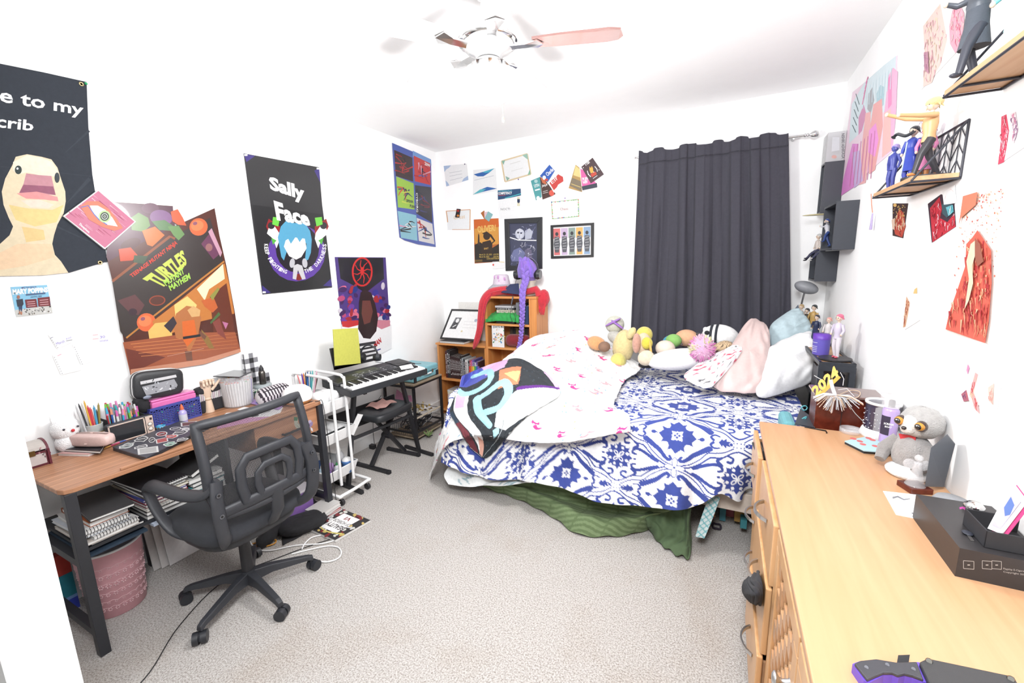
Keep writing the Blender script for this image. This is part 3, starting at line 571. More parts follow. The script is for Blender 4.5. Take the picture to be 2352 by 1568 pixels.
a.poly([(282,786),(440,764),(540,762),(553,808),(470,836),(300,862)],C(168,92,60)); a.poly([(288,800),(380,820),(300,858)],C(120,60,48)); a.poly([(300,848),(470,824),(552,800),(553,808),(470,836),(300,862)],C(214,150,120))
for k in range(5):a.line([(300+k*6,790+k*7),(545,765+k*8)],1.1,C(232,150,90),.4)
for pts,c_ in(([(404,720),(428,702),(452,706),(462,730),(456,764),(440,800),(432,812),(424,780),(404,776),(398,750)],C(190,120,70)),([(418,738),(446,734),(452,770),(430,796),(420,780)],C(226,112,50)),([(430,712),(444,702),(460,712),(458,726),(440,728)],C(226,180,120)),([(376,748),(398,726),(406,742),(392,764)],C(60,52,60)),([(462,756),(480,776),(492,800),(480,800),(464,776)],C(150,116,60)),([(424,806),(440,806),(442,828),(428,828)],C(120,78,60)),([(458,758),(474,772),(470,780),(456,768)],C(120,78,60)),([(462,690),(490,682),(500,706),(488,718),(470,704)],C(206,104,52)),([(482,680),(500,660),(504,664),(488,690)],C(150,150,70)),([(488,740),(504,730),(510,752),(520,780),(500,766)],C(140,70,60)),([(510,738),(524,742),(518,756)],C(196,120,160)),([(482,740),(502,716),(506,722),(484,744)],C(80,110,60))):a.poly(pts,c_)
a.line([(420,776),(460,770)],6,C(40,40,44)); a.line([(384,818),(468,800)],.5,C(240,200,180))
a.mb.build('film_poster',label='large brown film poster with green slanted title, overlapping the black tapestry',cat='poster')
a=Art((XL+.006,0,0),LN,m='poster'); q=[(560,352),(733,384),(740,470),(752,560),(763,660),(603,676)]; sheet_px(a,q,C(56,56,58),.0015)
a.poly([(580,470),(742,492),(763,658),(604,674)],C(44,44,46)); PUR=C(104,70,170)
for pts in([(560,353),(586,358),(566,372)],[(733,385),(736,420),(722,392)],[(763,658),(760,640),(742,656)],[(603,674),(602,655),(622,672)]):a.poly(pts,C(74,62,140))
a.ell(681,580,66,66,PUR); a.ell(683,570,50,56,C(40,36,44))
for sx in(1,-1):
 g=lambda x,y:(683+sx*x,y); a.poly([g(40,520),g(66,502),g(72,520),g(60,545),g(40,540)],C(160,40,44)); a.poly([g(66,524),g(52,520),g(42,535),g(40,548),g(48,570),g(56,548),g(70,536)],(.75,.75,.75)); a.ell(683+sx*60,518,8,8,C(50,50,52)); a.poly([g(40,500),g(56,498),g(58,515),g(44,520)],C(120,220,80)); a.poly([g(48,552),g(60,546),g(56,562)],C(90,190,70))
a.poly([(638,545),(645,520),(656,508),(676,512),(700,512),(712,530),(716,550),(714,580),(708,596),(700,600),(704,560),(692,545),(676,560),(664,560),(652,598),(646,590)],C(96,176,214)); a.poly([(656,552),(668,545),(676,545),(700,548),(704,570),(692,590),(680,596),(664,588),(652,566)],(.78,.78,.78)); a.poly([(650,540),(672,520),(700,522),(708,548),(696,545),(688,556),(680,542),(668,560),(660,545)],C(96,176,214))
a.ell(671,604,6,11,C(206,206,212),8); a.ell(700,604,6,11,C(206,206,212),-8); a.ell(686,636,8,8,C(140,50,40)); a.poly([(672,640),(674,610),(683,606),(694,610),(702,640),(694,642),(684,620),(680,642)],C(214,214,218))
W3=(.8,.8,.8)
a.text('Sally',[(616,404),(698,428),(700,470),(622,444)],W3,.045); a.text('Face',[(628,460),(706,486),(714,520),(636,506)],W3,.045)
def arc_text(a,s_,cx,cy,rx,ry,a0,a1,h,c):
 n=len(s_)
 for i,ch in enumerate(s_):
  if ch==' ':continue
  t0=math.radians(lerp(a0,a1,(i+.08)/n)); t1=math.radians(lerp(a0,a1,(i+.92)/n)); f=lambda t,k:(cx+(rx+k)*math.cos(t),cy+(ry+k)*math.sin(t))
  a.text(ch,[f(t0,-h/2),f(t1,-h/2),f(t1,h/2),f(t0,h/2)],c,.02)
arc_text(a,'KEEP FIGHTING',681,562,70,66,182,108,9,W3); arc_text(a,'THE DARKNESS',681,562,64,64,74,-2,9,W3)
for px,py in((564,356),(730,387),(606,671)):a.poly([(px-3,py-2),(px+4,py-2),(px+4,py+2),(px-3,py+2)],W3)
a.mb.build('band_poster',label='black poster with white brush lettering and a blue-haired shape on the left wall',cat='poster')
a=Art((XL+.006,0,0),LN,m='poster'); q=[(769,590),(886,591),(892,690),(899,800),(868,816),(812,816),(790,800)]; sheet_px(a,q,C(84,62,140),.0015)
a.poly([(776,592),(880,592),(882,640),(862,655),(846,668),(832,668),(812,655),(782,640)],C(36,34,40)); RS=C(226,52,48)
n_=22; pts=[(832+22*math.cos(2*PI*i/n_),624+32*math.sin(2*PI*i/n_))for i in range(n_+1)]; a.line(pts,4,RS)
for k in range(8):an=PI/8+PI/4*k; a.line([(832,624),(832+12*math.cos(an),624+16*math.sin(an)),(832+20*math.cos(an+.25),624+27*math.sin(an+.25))],3,RS,1.4)
a.ell(832,622,4,9,RS); rr=random.Random(4)
for k in range(60):
 x=rr.choice((rr.uniform(780,820),rr.uniform(850,893))); y=rr.uniform(655,745); a.ell(x,y,rr.uniform(3,8),rr.uniform(4,10),C(*rr.choice(((180,50,60),(60,60,160),(120,70,170),(230,220,235),(70,40,100),(200,80,130),(40,60,140),(236,120,150)))),rr.uniform(0,90))
a.poly([(784,745),(899,745),(899,800),(868,816),(812,816),(788,800)],C(246,246,248,1.2)); a.poly([(784,738),(822,735),(828,745),(800,752),(786,750)],C(220,60,64)); a.poly([(862,735),(895,735),(896,748),(876,756),(862,748)],C(232,150,170))
a.poly([(828,672),(836,664),(852,672),(862,700),(868,730),(864,760),(850,778),(834,776),(822,755),(824,725),(824,695)],C(52,40,44)); a.poly([(832,690),(850,690),(856,715),(850,740),(836,745),(830,720)],C(120,70,66))
a.text('MAN',[(857,786),(873,774),(876,786),(860,799)],C(206,40,50),.05); a.line([(863,805),(874,801)],2.6,C(60,60,150))
a.mb.build('hero_poster',label='purple and black poster with a red oval emblem, hanging above the keyboard',cat='poster')
a=Art((XL+.008,0,0),LN,m='poster'); q=[(901,328),(990,366),(992,450),(997,520),(1001,567),(960,561),(930,552),(918,545),(908,440)]; sheet_px(a,q,C(84,104,188),.0015)
a.poly([(948,346),(990,366),(991,380),(948,360)],C(126,170,232))
PN=[([(905,344),(947,362),(949,417),(909,404)],C(60,38,42)),([(950,357),(988,375),(989,425),(953,416)],C(214,60,58)),([(910,405),(950,421),(952,481),(914,476)],C(170,214,80)),([(953,425),(990,430),(993,512),(956,490)],C(58,56,66)),([(913,484),(956,494),(959,553),(921,546)],C(150,208,226)),([(957,500),(993,514),(998,561),(962,553)],C(236,232,232))]
for pq,c_ in PN:a.poly(pq,c_)
def blobs(pq,n,cols,s_):
 rr=random.Random(n)
 for k in range(n):x,y=quadpt(pq,rr.uniform(.2,.8),rr.uniform(.2,.8)); ln=rr.uniform(.5,1)*s_; an=rr.uniform(0,PI); a.line([(x-ln*math.cos(an),y-ln*math.sin(an)),(x+rr.uniform(-2,2),y+rr.uniform(-2,2)),(x+ln*math.cos(an),y+ln*math.sin(an))],3.4,C(*rr.choice(cols)),1)
blobs(PN[0][0],12,((196,46,46),(160,34,38),(30,26,30)),13); blobs(PN[1][0],12,((230,170,190),(80,110,190),(180,30,50),(40,30,60)),12); blobs(PN[2][0],11,((50,60,110),(230,60,60),(220,230,90),(40,40,50)),13); blobs(PN[3][0],11,((40,40,60),(70,70,130),(130,50,60)),12); blobs(PN[4][0],9,((40,44,50),(240,170,200),(245,245,245)),13); blobs(PN[5][0],11,((200,60,60),(60,90,160),(40,40,44)),12)
a.text('SPIDER',[(933,457),(949,461),(949,466),(933,464)],(.05,.05,.05),.03); a.text('PUNK',[(941,469),(955,473),(955,479),(941,476)],(.05,.05,.05),.03); a.text('2099',[(975,371),(987,378),(987,384),(975,379)],W3,.02); a.text('CYBORG',[(959,443),(960,487),(956,487),(955,443)],W3,.01); a.text('MAN',[(909,352),(922,358),(922,361),(909,356)],C(206,60,60),.02)
a.mb.build('comic_poster',label='blue bordered poster of six comic panels at the far end of the left wall',cat='poster')
a=Art((XL+.003,0,0),LN); q=[(24,659),(108,654),(121,719),(38,728)]; sheet_px(a,q,C(140,204,236),.001)
a.poly([(34,712),(118,700),(121,719),(38,728)],C(214,214,210)); rr=random.Random(2)
for k in range(36):x,y=quadpt([(36,712),(118,702),(120,718),(38,726)],rr.random(),rr.random()); a.ell(x,y,rr.uniform(1,2.6),rr.uniform(.8,2),C(*rr.choice(((60,60,60),(150,150,150),(240,240,240),(110,100,90)))))
a.text('MEET THE CREW OF',[(49,659),(83,657),(84,661),(50,663)],C(90,60,130),.01); a.text('MARY POPPINS',[(28,664),(109,659),(110,671),(29,677)],W3,.05); a.text('LIGHTING CREW',[(70,680),(96,678),(96,682),(70,684)],C(60,80,120),.01); a.line([(59,677),(104,673)],4,C(70,100,140))
for pq in([(57,688),(83,686),(86,705),(60,707)],[(86,684),(114,681),(116,702),(88,704)]):a.poly(pq,C(120,30,40)); [a.line([quadpt(pq,.15,v),quadpt(pq,.85,v)],1.6,C(220,170,175))for v in(.3,.55,.8)]
a.ell(42,682,3.6,4.6,C(170,110,90)); a.poly([(37,688),(52,686),(54,698),(50,704),(40,704)],C(30,40,60)); a.poly([(42,703),(51,703),(50,718),(46,708),(45,718)],C(40,60,100)); a.ell(45,718,2,4,C(190,130,100)); a.ell(49,719,2,4,C(190,130,100))
a.mb.build('photo_card',label='small blue card with a standing person and maroon boxes below the black tapestry',cat='card')
def note(q,k,txt,label,holes=None):
 a=Art((XL+.002+.0012*k,0,0),LN); sheet_px(a,q,(.70,.71,.72),.0006)
 for t,qq,c_ in txt:a.text(t,qq,c_,.0)if t else a.line(qq,1,c_)
 if holes:
  for i in range(holes[2]):t=(i+.5)/holes[2]; a.ell(lerp(holes[0][0],holes[1][0],t)+2,lerp(holes[0][1],holes[1][1],t),1.1,1,C(170,170,175))
 a.mb.build('note_page',label=label,cat='note',group=None)
VI=C(110,80,210); note([(206,765),(245,755),(249,782),(216,791)],0,[('30',[(229,771),(241,770),(241,776),(230,777)],VI),('mins',[(229,781),(248,778),(248,783),(230,785)],VI),('',[(213,770),(225,768)],C(226,120,130)),('',[(213,779),(226,777)],C(226,120,130))],'note page with red and violet handwriting, rightmost of the four on the left wall')
note([(165,790),(215,785),(224,828),(186,838)],1,[],'blank torn notebook page, lower right of the four on the left wall',((168,795),(188,838),9))
note([(120,815),(170,800),(187,850),(140,861)],2,[('',[(132,817),(141,813)],C(236,130,160))],'torn notebook page with a small pink mark, lowest of the four on the left wall',((122,818),(142,860),8))
note([(110,768),(154,755),(172,782),(132,802)],3,[('March',[(128,787),(147,780),(149,786),(131,792)],VI),('31st',[(151,777),(163,771),(164,776),(152,781)],VI),('',[(152,783),(166,780)],C(40,40,60)),('',[(116,776),(122,774)],C(80,70,120))],'tilted note page with violet writing and doodles, topmost of the four on the left wall',((113,775),(132,800),6))
def bpaper(name,q,label,cat,c=(.72,.73,.74),k=0,fn=None):
 a=Art((0,YB-.003-.0015*k,0),BN); sheet_px(a,q,c,.0008)
 if fn:fn(a,q)
 return a.mb.build(name,label=label,cat=cat)
PB=C(214,230,250,1.3)
def f(a,q):
 a.poly([quadpt(q,0,0),quadpt(q,.32,0),quadpt(q,.22,.12),quadpt(q,.1,.18),quadpt(q,0,.3)],C(190,212,246)); a.poly([quadpt(q,0,.7),quadpt(q,.1,.86),quadpt(q,.14,1),quadpt(q,0,1)],C(190,212,246)); a.poly([quadpt(q,.7,1),quadpt(q,.8,.84),quadpt(q,1,.74),quadpt(q,1,1)],C(190,212,246))
 for v in(.38,.55,.76):a.line([quadpt(q,.2,v),quadpt(q,.75,v)],.6,C(170,176,190))
bpaper('certificate',[(1019,381),(1072,376),(1076,413),(1025,428)],'white certificate with pale blue corner swirls, top left of the back wall','certificate',fn=f)
def f(a,q):
 a.poly([quadpt(q,.02,.18),quadpt(q,.4,.12),quadpt(q,.96,.0),quadpt(q,.7,.18),quadpt(q,.45,.30),quadpt(q,.2,.28)],C(50,110,190)); a.poly([quadpt(q,.4,.12),quadpt(q,.96,.0),quadpt(q,.7,.16),quadpt(q,.55,.17)],C(80,190,220)); a.poly([quadpt(q,.0,.98),quadpt(q,.35,.82),quadpt(q,.6,.76),quadpt(q,1,.90),quadpt(q,.5,.93)],C(50,110,190)); a.poly([quadpt(q,.0,.98),quadpt(q,.3,.82),quadpt(q,.55,.84),quadpt(q,.4,.93)],C(100,200,214)); a.line([quadpt(q,.05,.42),quadpt(q,.9,.32)],.8,C(190,200,215))
bpaper('certificate',[(1087,390),(1138,386),(1142,438),(1086,448)],'white certificate with blue wave bands at top and bottom on the back wall','certificate',fn=f)
def f(a,q):a.frame(q,3.4,C(244,222,184)); a.poly([quadpt(q,.0,.0),quadpt(q,.14,0),quadpt(q,.05,.2)],C(150,200,180)); a.poly([quadpt(q,.8,0),quadpt(q,1,.0),quadpt(q,1,.3),quadpt(q,.93,.2)],C(170,212,196)); a.poly([quadpt(q,1,.75),quadpt(q,1,1),quadpt(q,.88,1)],C(150,200,170)); a.poly([quadpt(q,.05,.75),quadpt(q,.2,.9),quadpt(q,.08,1)],C(160,200,180)); a.line([quadpt(q,.3,.25),quadpt(q,.7,.25)],1,C(226,226,222)); a.line([quadpt(q,.3,.6),quadpt(q,.75,.6)],.7,C(226,226,222))
bpaper('certificate',[(1152,370),(1211,353),(1219,400),(1160,417)],'tilted white certificate with tan border and green leaves high on the back wall','certificate',fn=f)
def f(a,q):a.poly([quadpt(q,0,0),quadpt(q,1,0),quadpt(q,1,.40),quadpt(q,.5,.5),quadpt(q,0,.56)],C(40,84,130)); a.line([quadpt(q,.3,.50),quadpt(q,.8,.36),quadpt(q,1,.3)],2,C(90,210,220)); a.text('WORKFORCE',[(1144,437),(1176,436),(1176,440),(1144,441)],C(100,190,210),.02); a.text('COMPETENCY',[(1144,441),(1176,440),(1176,446),(1144,447)],W3,.03); a.line([(1145,449),(1161,448)],1.3,C(200,80,90))
bpaper('certificate',[(1143,437),(1196,433),(1198,472),(1144,476)],'white certificate with a dark blue competency banner, in the middle of the back wall','certificate',fn=f)
bpaper('certificate_page',[(1144,471),(1186,468),(1190,500),(1146,504)],'white page lettered NOCTI below the dark blue banner','certificate',k=-1,fn=lambda a,q:a.text('NOCTI',[(1150,478),(1171,477),(1171,482),(1150,483)],C(100,100,104),0))
bpaper('ribbon',[(1188,452),(1193,452),(1194,473),(1188,473)],'pale ribbon strip with a small navy badge on the back wall','ribbon',C(244,238,206),1,lambda a,q:a.poly([(1188,457),(1194,457),(1194,464),(1191,467),(1188,464)],C(40,60,96)))
def ticket(q,c,label,k,fn=None):return bpaper('playbill',q,label,'playbill',c,k,fn)
ticket([(1219,415),(1240,406),(1244,452),(1231,460)],C(90,176,180),'teal playbill, leftmost of the fan of four left of the crown card',2,lambda a,q:(a.ell(1231,416,4,4,C(190,226,226)),a.text('13TH',[(1226,424),(1238,421),(1239,428),(1228,431)],W3,.02),a.line([(1229,437),(1240,434)],3,W3),a.ell(1236,455,4,5,W3)))
ticket([(1240,406),(1251,412),(1276,445),(1268,450),(1246,458)],C(84,56,50),'dark brown playbill with a red leaf in the fan of four',3,lambda a,q:(a.poly([(1241,407),(1252,414),(1256,424),(1246,420)],C(222,120,80)),a.text('Jekyll',[(1244,424),(1257,421),(1257,428),(1245,431)],W3,.01),a.ell(1267,443,6,7,C(236,100,84)),a.line([(1247,440),(1258,437)],1,(.6,.6,.6)),a.line([(1247,444),(1259,441)],1,(.6,.6,.6))))
ticket([(1240,404),(1262,378),(1274,392),(1258,418)],C(52,104,200),'blue playbill with white city lettering, top of the fan of four',4,lambda a,q:(a.text('Charlie',[(1252,398),(1268,384),(1272,392),(1258,405)],W3,.02),a.ell(1250,408,4,5,(.7,.7,.7)),a.ell(1255,413,4,3,C(220,80,70))))
ticket([(1259,420),(1282,398),(1296,412),(1272,442)],(.74,.74,.74),'white playbill with a red speckled patch, right of the fan of four',5,lambda a,q:(a.poly([(1262,420),(1282,400),(1293,406),(1294,416),(1282,424),(1279,430),(1272,437)],C(222,76,70)),a.text('Elf',[(1264,416),(1278,404),(1282,411),(1268,423)],W3,.0)))
ticket([(1322,378),(1331,385),(1337,441),(1306,432)],C(196,160,96),'gold and grey playbill with a soft sky, leftmost of the fan of three',2,lambda a,q:(a.poly([(1322,380),(1331,388),(1334,408),(1317,402)],C(250,224,150)),a.poly([(1308,426),(1314,408),(1334,416),(1336,440)],C(140,126,104)),a.line([(1312,422),(1334,430)],1.6,C(226,200,120))))
ticket([(1333,387),(1342,392),(1371,422),(1371,430),(1338,437)],C(240,110,180),'pink and navy playbill in the fan of three',3,lambda a,q:(a.poly([(1336,428),(1371,420),(1372,430),(1338,437)],C(56,62,80)),a.text('PUFF',[(1337,408),(1350,406),(1352,414),(1339,416)],W3,.03),a.text('NFF',[(1338,416),(1349,415),(1350,421),(1340,422)],W3,.03)))
ticket([(1361,362),(1387,400),(1357,421),(1335,383)],C(84,62,66),'dark brown playbill with a gold crown and wreath, rightmost on the back wall',5,lambda a,q:(a.text('11th',[(1343,375),(1352,368),(1355,374),(1346,381)],W3,.02),a.poly([(1354,382),(1357,386),(1359,381),(1362,386),(1363,396),(1357,398),(1354,390)],C(250,190,80)),a.poly([(1356,400),(1368,394),(1371,400),(1360,407)],C(216,80,60)),a.line([(1349,392),(1351,400),(1357,406)],1.6,W3),a.line([(1366,382),(1371,388),(1372,394)],1.6,W3),a.line([(1362,410),(1372,403)],1,W3),*[a.ell(1340+12*i,385+5*((i*7)%4),1,1,W3)for i in range(4)]))
def f(a,q):
 rr=random.Random(6); a.frame([quadpt(q,.02,.03),quadpt(q,.98,.03),quadpt(q,.98,.97),quadpt(q,.02,.97)],1.2,C(160,200,130))
 for k in range(70):
  t=rr.random(); e=rr.random(); u,v=((t,.05),(t,.95),(.03,t),(.97,t))[k%4]; x,y=quadpt(q,u,v); a.ell(x,y,1.4,1.1,C(*rr.choice(((150,200,120),(190,220,150),(240,110,110),(120,180,120),(100,120,220)))))
 a.text('Chaos',[(1287,477),(1305,476),(1305,482),(1287,483)],C(190,120,110),.0)
bpaper('certificate',[(1265,463),(1330,456),(1331,498),(1268,504)],'white certificate with a festive green leaf border above the right picture frame','certificate',fn=f)
def f(a,q):a.line([quadpt(q,0,.02),quadpt(q,1,.0)],1.6,C(240,180,130)); a.line([quadpt(q,0,.0),quadpt(q,.03,.6)],2.4,C(240,190,150)); a.line([quadpt(q,1,.0),quadpt(q,.97,1)],2,C(244,190,140)); a.line([quadpt(q,.2,.98),quadpt(q,1,.98)],1.5,C(246,200,170)); a.text('Great',[(1042,495),(1068,492),(1068,501),(1042,504)],C(246,210,160),0)
bpaper('certificate',[(1025,484),(1080,481),(1081,528),(1028,528)],'white certificate with orange autumn edges, lowest left of the back wall','certificate',fn=f)
bpaper('ticket_stub',[(1049,479),(1058,480),(1055,500),(1045,499)],'tiny black ticket with red and orange print stuck on the autumn certificate','ticket',C(44,40,44),2,lambda a,q:(a.ell(1052,484,3,2.5,C(190,40,40)),a.ell(1052,495,3,2.5,C(230,140,60))))
bpaper('ticket_stub',[(1104,489),(1112,483),(1118,502),(1113,504)],'tiny orange and black ticket above the orange playbill','ticket',C(190,110,50),1); bpaper('ticket_stub',[(1112,487),(1120,486),(1119,503),(1113,501)],'tiny pink ticket between the orange and teal tickets','ticket',C(246,214,226),2); bpaper('ticket_stub',[(1121,485),(1132,492),(1123,509),(1113,501)],'tiny teal ticket above the orange playbill','ticket',C(150,200,204),3)
def f(a,q):
 a.poly([(1089,505),(1145,501),(1146,520),(1089,525)],C(226,110,40)); a.poly([(1090,525),(1145,521),(1145,560),(1100,566),(1090,556)],C(232,164,70)); a.poly([(1090,562),(1103,556),(1126,572),(1146,560),(1147,601),(1091,603)],C(46,38,32)); a.poly([(1097,562),(1098,540),(1099,535),(1101,540),(1102,564)],C(70,50,36)); a.ell(1118,542,8,9,C(60,42,30)); a.poly([(1107,536),(1118,531),(1128,539),(1118,541)],C(60,42,30)); a.poly([(1104,584),(1108,556),(1126,551),(1131,560),(1130,584)],C(56,40,28)); a.line([(1126,539),(1136,553),(1128,560)],5,C(60,42,30),3)
 a.text('OLIVER!',[(1095,519),(1139,515),(1138,530),(1098,535)],C(250,200,110),.04)
 a.text('BART',[(1112,569),(1122,568),(1122,572),(1112,573)],C(226,180,90),.02); a.text('March 23 - 25, 2023   6:30 PM',[(1101,583),(1145,582),(1145,586),(1101,587)],C(210,180,90),.02); a.text('March 26, 2023         2:00 PM',[(1101,588),(1145,587),(1145,591),(1101,592)],C(210,180,90),.02); a.text('CCHS AUDITORIUM',[(1118,592),(1146,591),(1146,595),(1118,596)],C(210,180,90),.02); a.line([(1091,599),(1108,598)],5,C(120,96,50))
bpaper('theatre_poster',[(1088,504),(1145,501),(1147,601),(1090,605)],'orange and black theatre poster with a saluting silhouette on the back wall','poster',C(200,110,50),0,f)
bpaper('drawing_page',[(1131,601),(1160,600),(1161,615),(1131,618)],'white drawing page with a red dot below the orange theatre poster','paper',(.72,.72,.72),2,lambda a,q:(a.ell(1133,608,2,2.4,C(236,90,80)),a.line([(1146,601),(1158,602)],1.6,C(246,226,160))))
def frame(q_out,q_in,d,fc,pc,label,fn,name='picture_frame'):
 p0=W(*q_out[3],y=YB-d); t=thing(name,label,'picture frame',(p0.x,YB-.001,p0.z)); b=MB()
 po=[W(*p,y=YB-d)for p in q_out]; pi=[W(*p,y=YB-d)for p in q_in]
 for i in range(4):
  j=(i+1)%4; f4=[po[i],po[j],pi[j],pi[i]]; b.hexa([V((p.x,YB-.002,p.z))for p in f4],f4,fc,'satin')
 b.build('frame',t,bevel=.002); a=Art((0,YB-d*.5,0),BN); pts=[a.P(p)for p in q_in]; a.mb.plate([V((p.x,YB-d*.5,p.z))for p in pi],BN,.002,pc,'print'); a.k+=1; fn(a,q_in); a.mb.build('picture',t); return t
def f(a,q):
 rr=random.Random(8); a.ell(1194,537,11,12,C(206,210,226)); a.poly([(1186,530),(1194,524),(1202,530),(1200,542),(1194,552),(1188,546)],C(225,228,240))
 a.ell(1190,534,2.2,2,C(40,44,64)); a.ell(1197,535,2.2,2,C(40,44,64)); a.line([(1171,545),(1190,551),(1232,552)],2.2,(.8,.8,.8)); a.poly([(1172,590),(1180,574),(1194,568),(1206,580),(1200,600),(1176,600)],C(120,126,170)); a.poly([(1205,575),(1212,570),(1221,574),(1222,594),(1206,596)],C(110,104,130))
 a.poly([(1206,530),(1216,524),(1224,532),(1220,548),(1206,550)],C(200,204,220))
 for k in range(40):x,y=quadpt(q,rr.uniform(.05,.95),rr.uniform(.03,.97)); an=rr.uniform(0,PI); l=rr.uniform(3,9); a.line([(x,y),(x+l*math.cos(an),y+l*math.sin(an)),(x+l*1.6*math.cos(an+.4),y+l*1.6*math.sin(an+.4))],1,C(*rr.choice(((200,205,235),(235,236,246),(130,136,180)))),.3)
frame([(1158,503),(1245,498),(1245,617),(1161,622)],[(1169,513),(1233,512),(1233,609),(1172,610)],.018,C(48,50,54),C(70,74,100),'black framed skull and scythe drawing behind the purple wig',f)
def f(a,q):
 for i,c_ in enumerate(((226,120,120),(214,190,222),(150,170,160),(250,190,110),(150,180,214))):
  u=.1+i*.2; x,y=quadpt(q,u,.16); a.poly([quadpt(q,u-.09,.05),quadpt(q,u+.09,.05),quadpt(q,u+.09,.4),quadpt(q,u-.09,.4)],C(*c_)); a.poly([quadpt(q,u-.07,.75),quadpt(q,u+.07,.75),quadpt(q,u+.08,.97),quadpt(q,u-.08,.97)],C(*c_)); x,y=quadpt(q,u,.24); a.ell(x,y,3.6,4.4,C(60,60,66)); a.poly([quadpt(q,u-.06,.33),quadpt(q,u+.06,.33),quadpt(q,u+.085,.6),quadpt(q,u+.05,.88),quadpt(q,u-.05,.88),quadpt(q,u-.085,.6)],C(96,98,104))
  for k in range(5):a.line([quadpt(q,u-.05,.4+.09*k),quadpt(q,u+.05,.36+.1*k)],.7,(.6,.6,.62))
frame([(1264,517),(1364,511),(1363,590),(1265,594)],[(1270,522),(1357,517),(1357,585),(1271,588)],.02,C(40,40,42),(.66,.66,.66),'landscape black frame with five sketched standing figures on the back wall',f)
for px,py,c_,l_ in((1068,377,(60,50,110),'dark blue push pin above the blue cornered certificate'),(1191,412,(90,60,150),'violet push pin below the tan bordered certificate'),(1298,455,(160,130,200),'lilac push pin above the festive certificate')):pin('push_pin',W(px,py,y=YB-.002),BN,C(*c_),l_)
b=MB(); p=W(1294,226,y=YB-.0); b.ell(p,.008,C(210,210,214),'chrome',10,8); b.cyl(p,p+V((0,-.02,-.006)),.003,c=C(200,200,205),m='metal'); b.build('wall_hook',label='small clear hook high on the back wall below the fan blade',cat='hook')
DZ=.745; dxf,dxb,dy0,dy1=-2.215,-2.735,.56,1.752
BK=C(52,54,60)
desk=thing('desk','brown wood grain desk with black metal legs against the left wall','desk',(-2.47,1.15,0))
b=MB(); c_=.035; top=[(dxb,dy0,DZ),(dxf-c_,dy0,DZ),(dxf-.01,dy0+.01,DZ),(dxf,dy0+c_,DZ),(dxf,dy1-c_,DZ),(dxf-.01,dy1-.01,DZ),(dxf-c_,dy1,DZ),(dxb,dy1,DZ)]
b.hexa([(x,y,z-.02)for x,y,z in top],top,WHITE,'desk_wood'); b.build('tabletop',desk,bevel=.003)
b=MB(); b.box((dxf-.014,.745,DZ),(dxf-.002,1.70,DZ+.012),m='desk_wood'); b.build('front_ledge',desk,bevel=.003)
for x in(dxf-.02,dxb+.03):
 for y in(dy0+.025,dy1-.02):
  b=MB(); b.box((x-.018,y-.018,0),(x+.018,y+.018,DZ-.02),BK,'satin'); b.build('leg',desk,bevel=.002)
for y in(dy0+.025,dy1-.02):
 for z in(.10,.42):b=MB(); b.box((dxb+.045,y-.014,z-.016),(dxf-.04,y+.014,z+.016),BK,'satin'); b.build('crossbar',desk)
b=MB(); b.box((dxb+.02,.60,.455),(dxf-.03,1.18,.468),C(46,48,54),'satin'); b.box((dxb+.02,1.17,.455),(dxf-.03,1.185,DZ-.021),C(46,48,54),'satin'); b.build('under_shelf',desk)
b=MB(); b.box((dxb+.02,.945,0),(dxb+.05,1.0,.455),C(44,46,54),'satin'); b.build('support_panel',desk)
b=MB(); b.box((dxb+.05,1.32,.56),(dxf-.022,1.715,DZ-.022),m='drawer_wood'); dw=b.build('drawer',desk,bevel=.002)
b=MB(); b.bar((dxf+.003,1.47,.625),(dxf+.003,1.635,.628),.012,.012,C(30,30,32)); b.bar((dxf-.02,1.475,.625),(dxf+.003,1.475,.625),.01,.01,C(30,30,32)); b.bar((dxf-.02,1.63,.628),(dxf+.003,1.63,.628),.01,.01,C(30,30,32)); b.build('handle',dw,bevel=.002)
DFX=dxf-.0215
a=Art((DFX,0,0),LN); a.poly([(675,957),(684,958),(684,970),(693,979),(693,984),(680,983),(676,975)],C(214,214,196)); a.poly([(675,957),(684,958),(683,966),(675,966)],C(60,130,90)); [a.ell(680+3*(k%3),969+2.2*k,.7,.7,C(90,120,110))for k in range(6)]; a.mb.build('stocking_sticker',label='small green topped stocking sticker on the desk drawer',cat='sticker')
a=Art((DFX,0,0),LN); a.ell(712,968,4,4,C(190,180,210)); a.poly([(709,972),(719,968),(718,976),(712,982),(707,978)],C(150,130,170)); a.poly([(713,980),(718,984),(719,991),(714,988)],C(225,225,230)); a.mb.build('figure_sticker',label='grey violet shiny sticker on the desk drawer, right of the stocking sticker',cat='sticker')
def D(px,py,z=DZ):return W(px,py,z=z)
b=MB(); t=thing('treasure_chest','small domed cherry wood chest with floral panels on the left end of the desk','box',(-2.63,.62,DZ)); cx,cy=-2.66,.60
def ch_out(n=8,y0=-.0,r=.055,zc=.072):return[(cx-.058,0),(cx-.058,zc)]+[(cx-.055*math.cos(PI*i/n),zc+.038*math.sin(PI*i/n))for i in range(n+1)]+[(cx+.058,zc),(cx+.058,0)]
o=ch_out()
for ya,yb in((.548,.556),(.648,.656)):b.hexa([(x,ya,DZ+z)for x,z in o],[(x,yb,DZ+z)for x,z in o],C(110,40,56),'satin')
b.box((cx-.054,.556,DZ),(cx+.052,.648,DZ+.065),C(104,36,50),'satin'); b.build('body',t,bevel=.001)
b=MB(); n=8; pr=[(cx-.053*math.cos(PI*i/n),.072+.034*math.sin(PI*i/n))for i in range(n+1)]; b.hexa([(x,.556,DZ+z)for x,z in pr],[(x,.648,DZ+z)for x,z in pr],C(214,206,200)); b.build('lid',t)
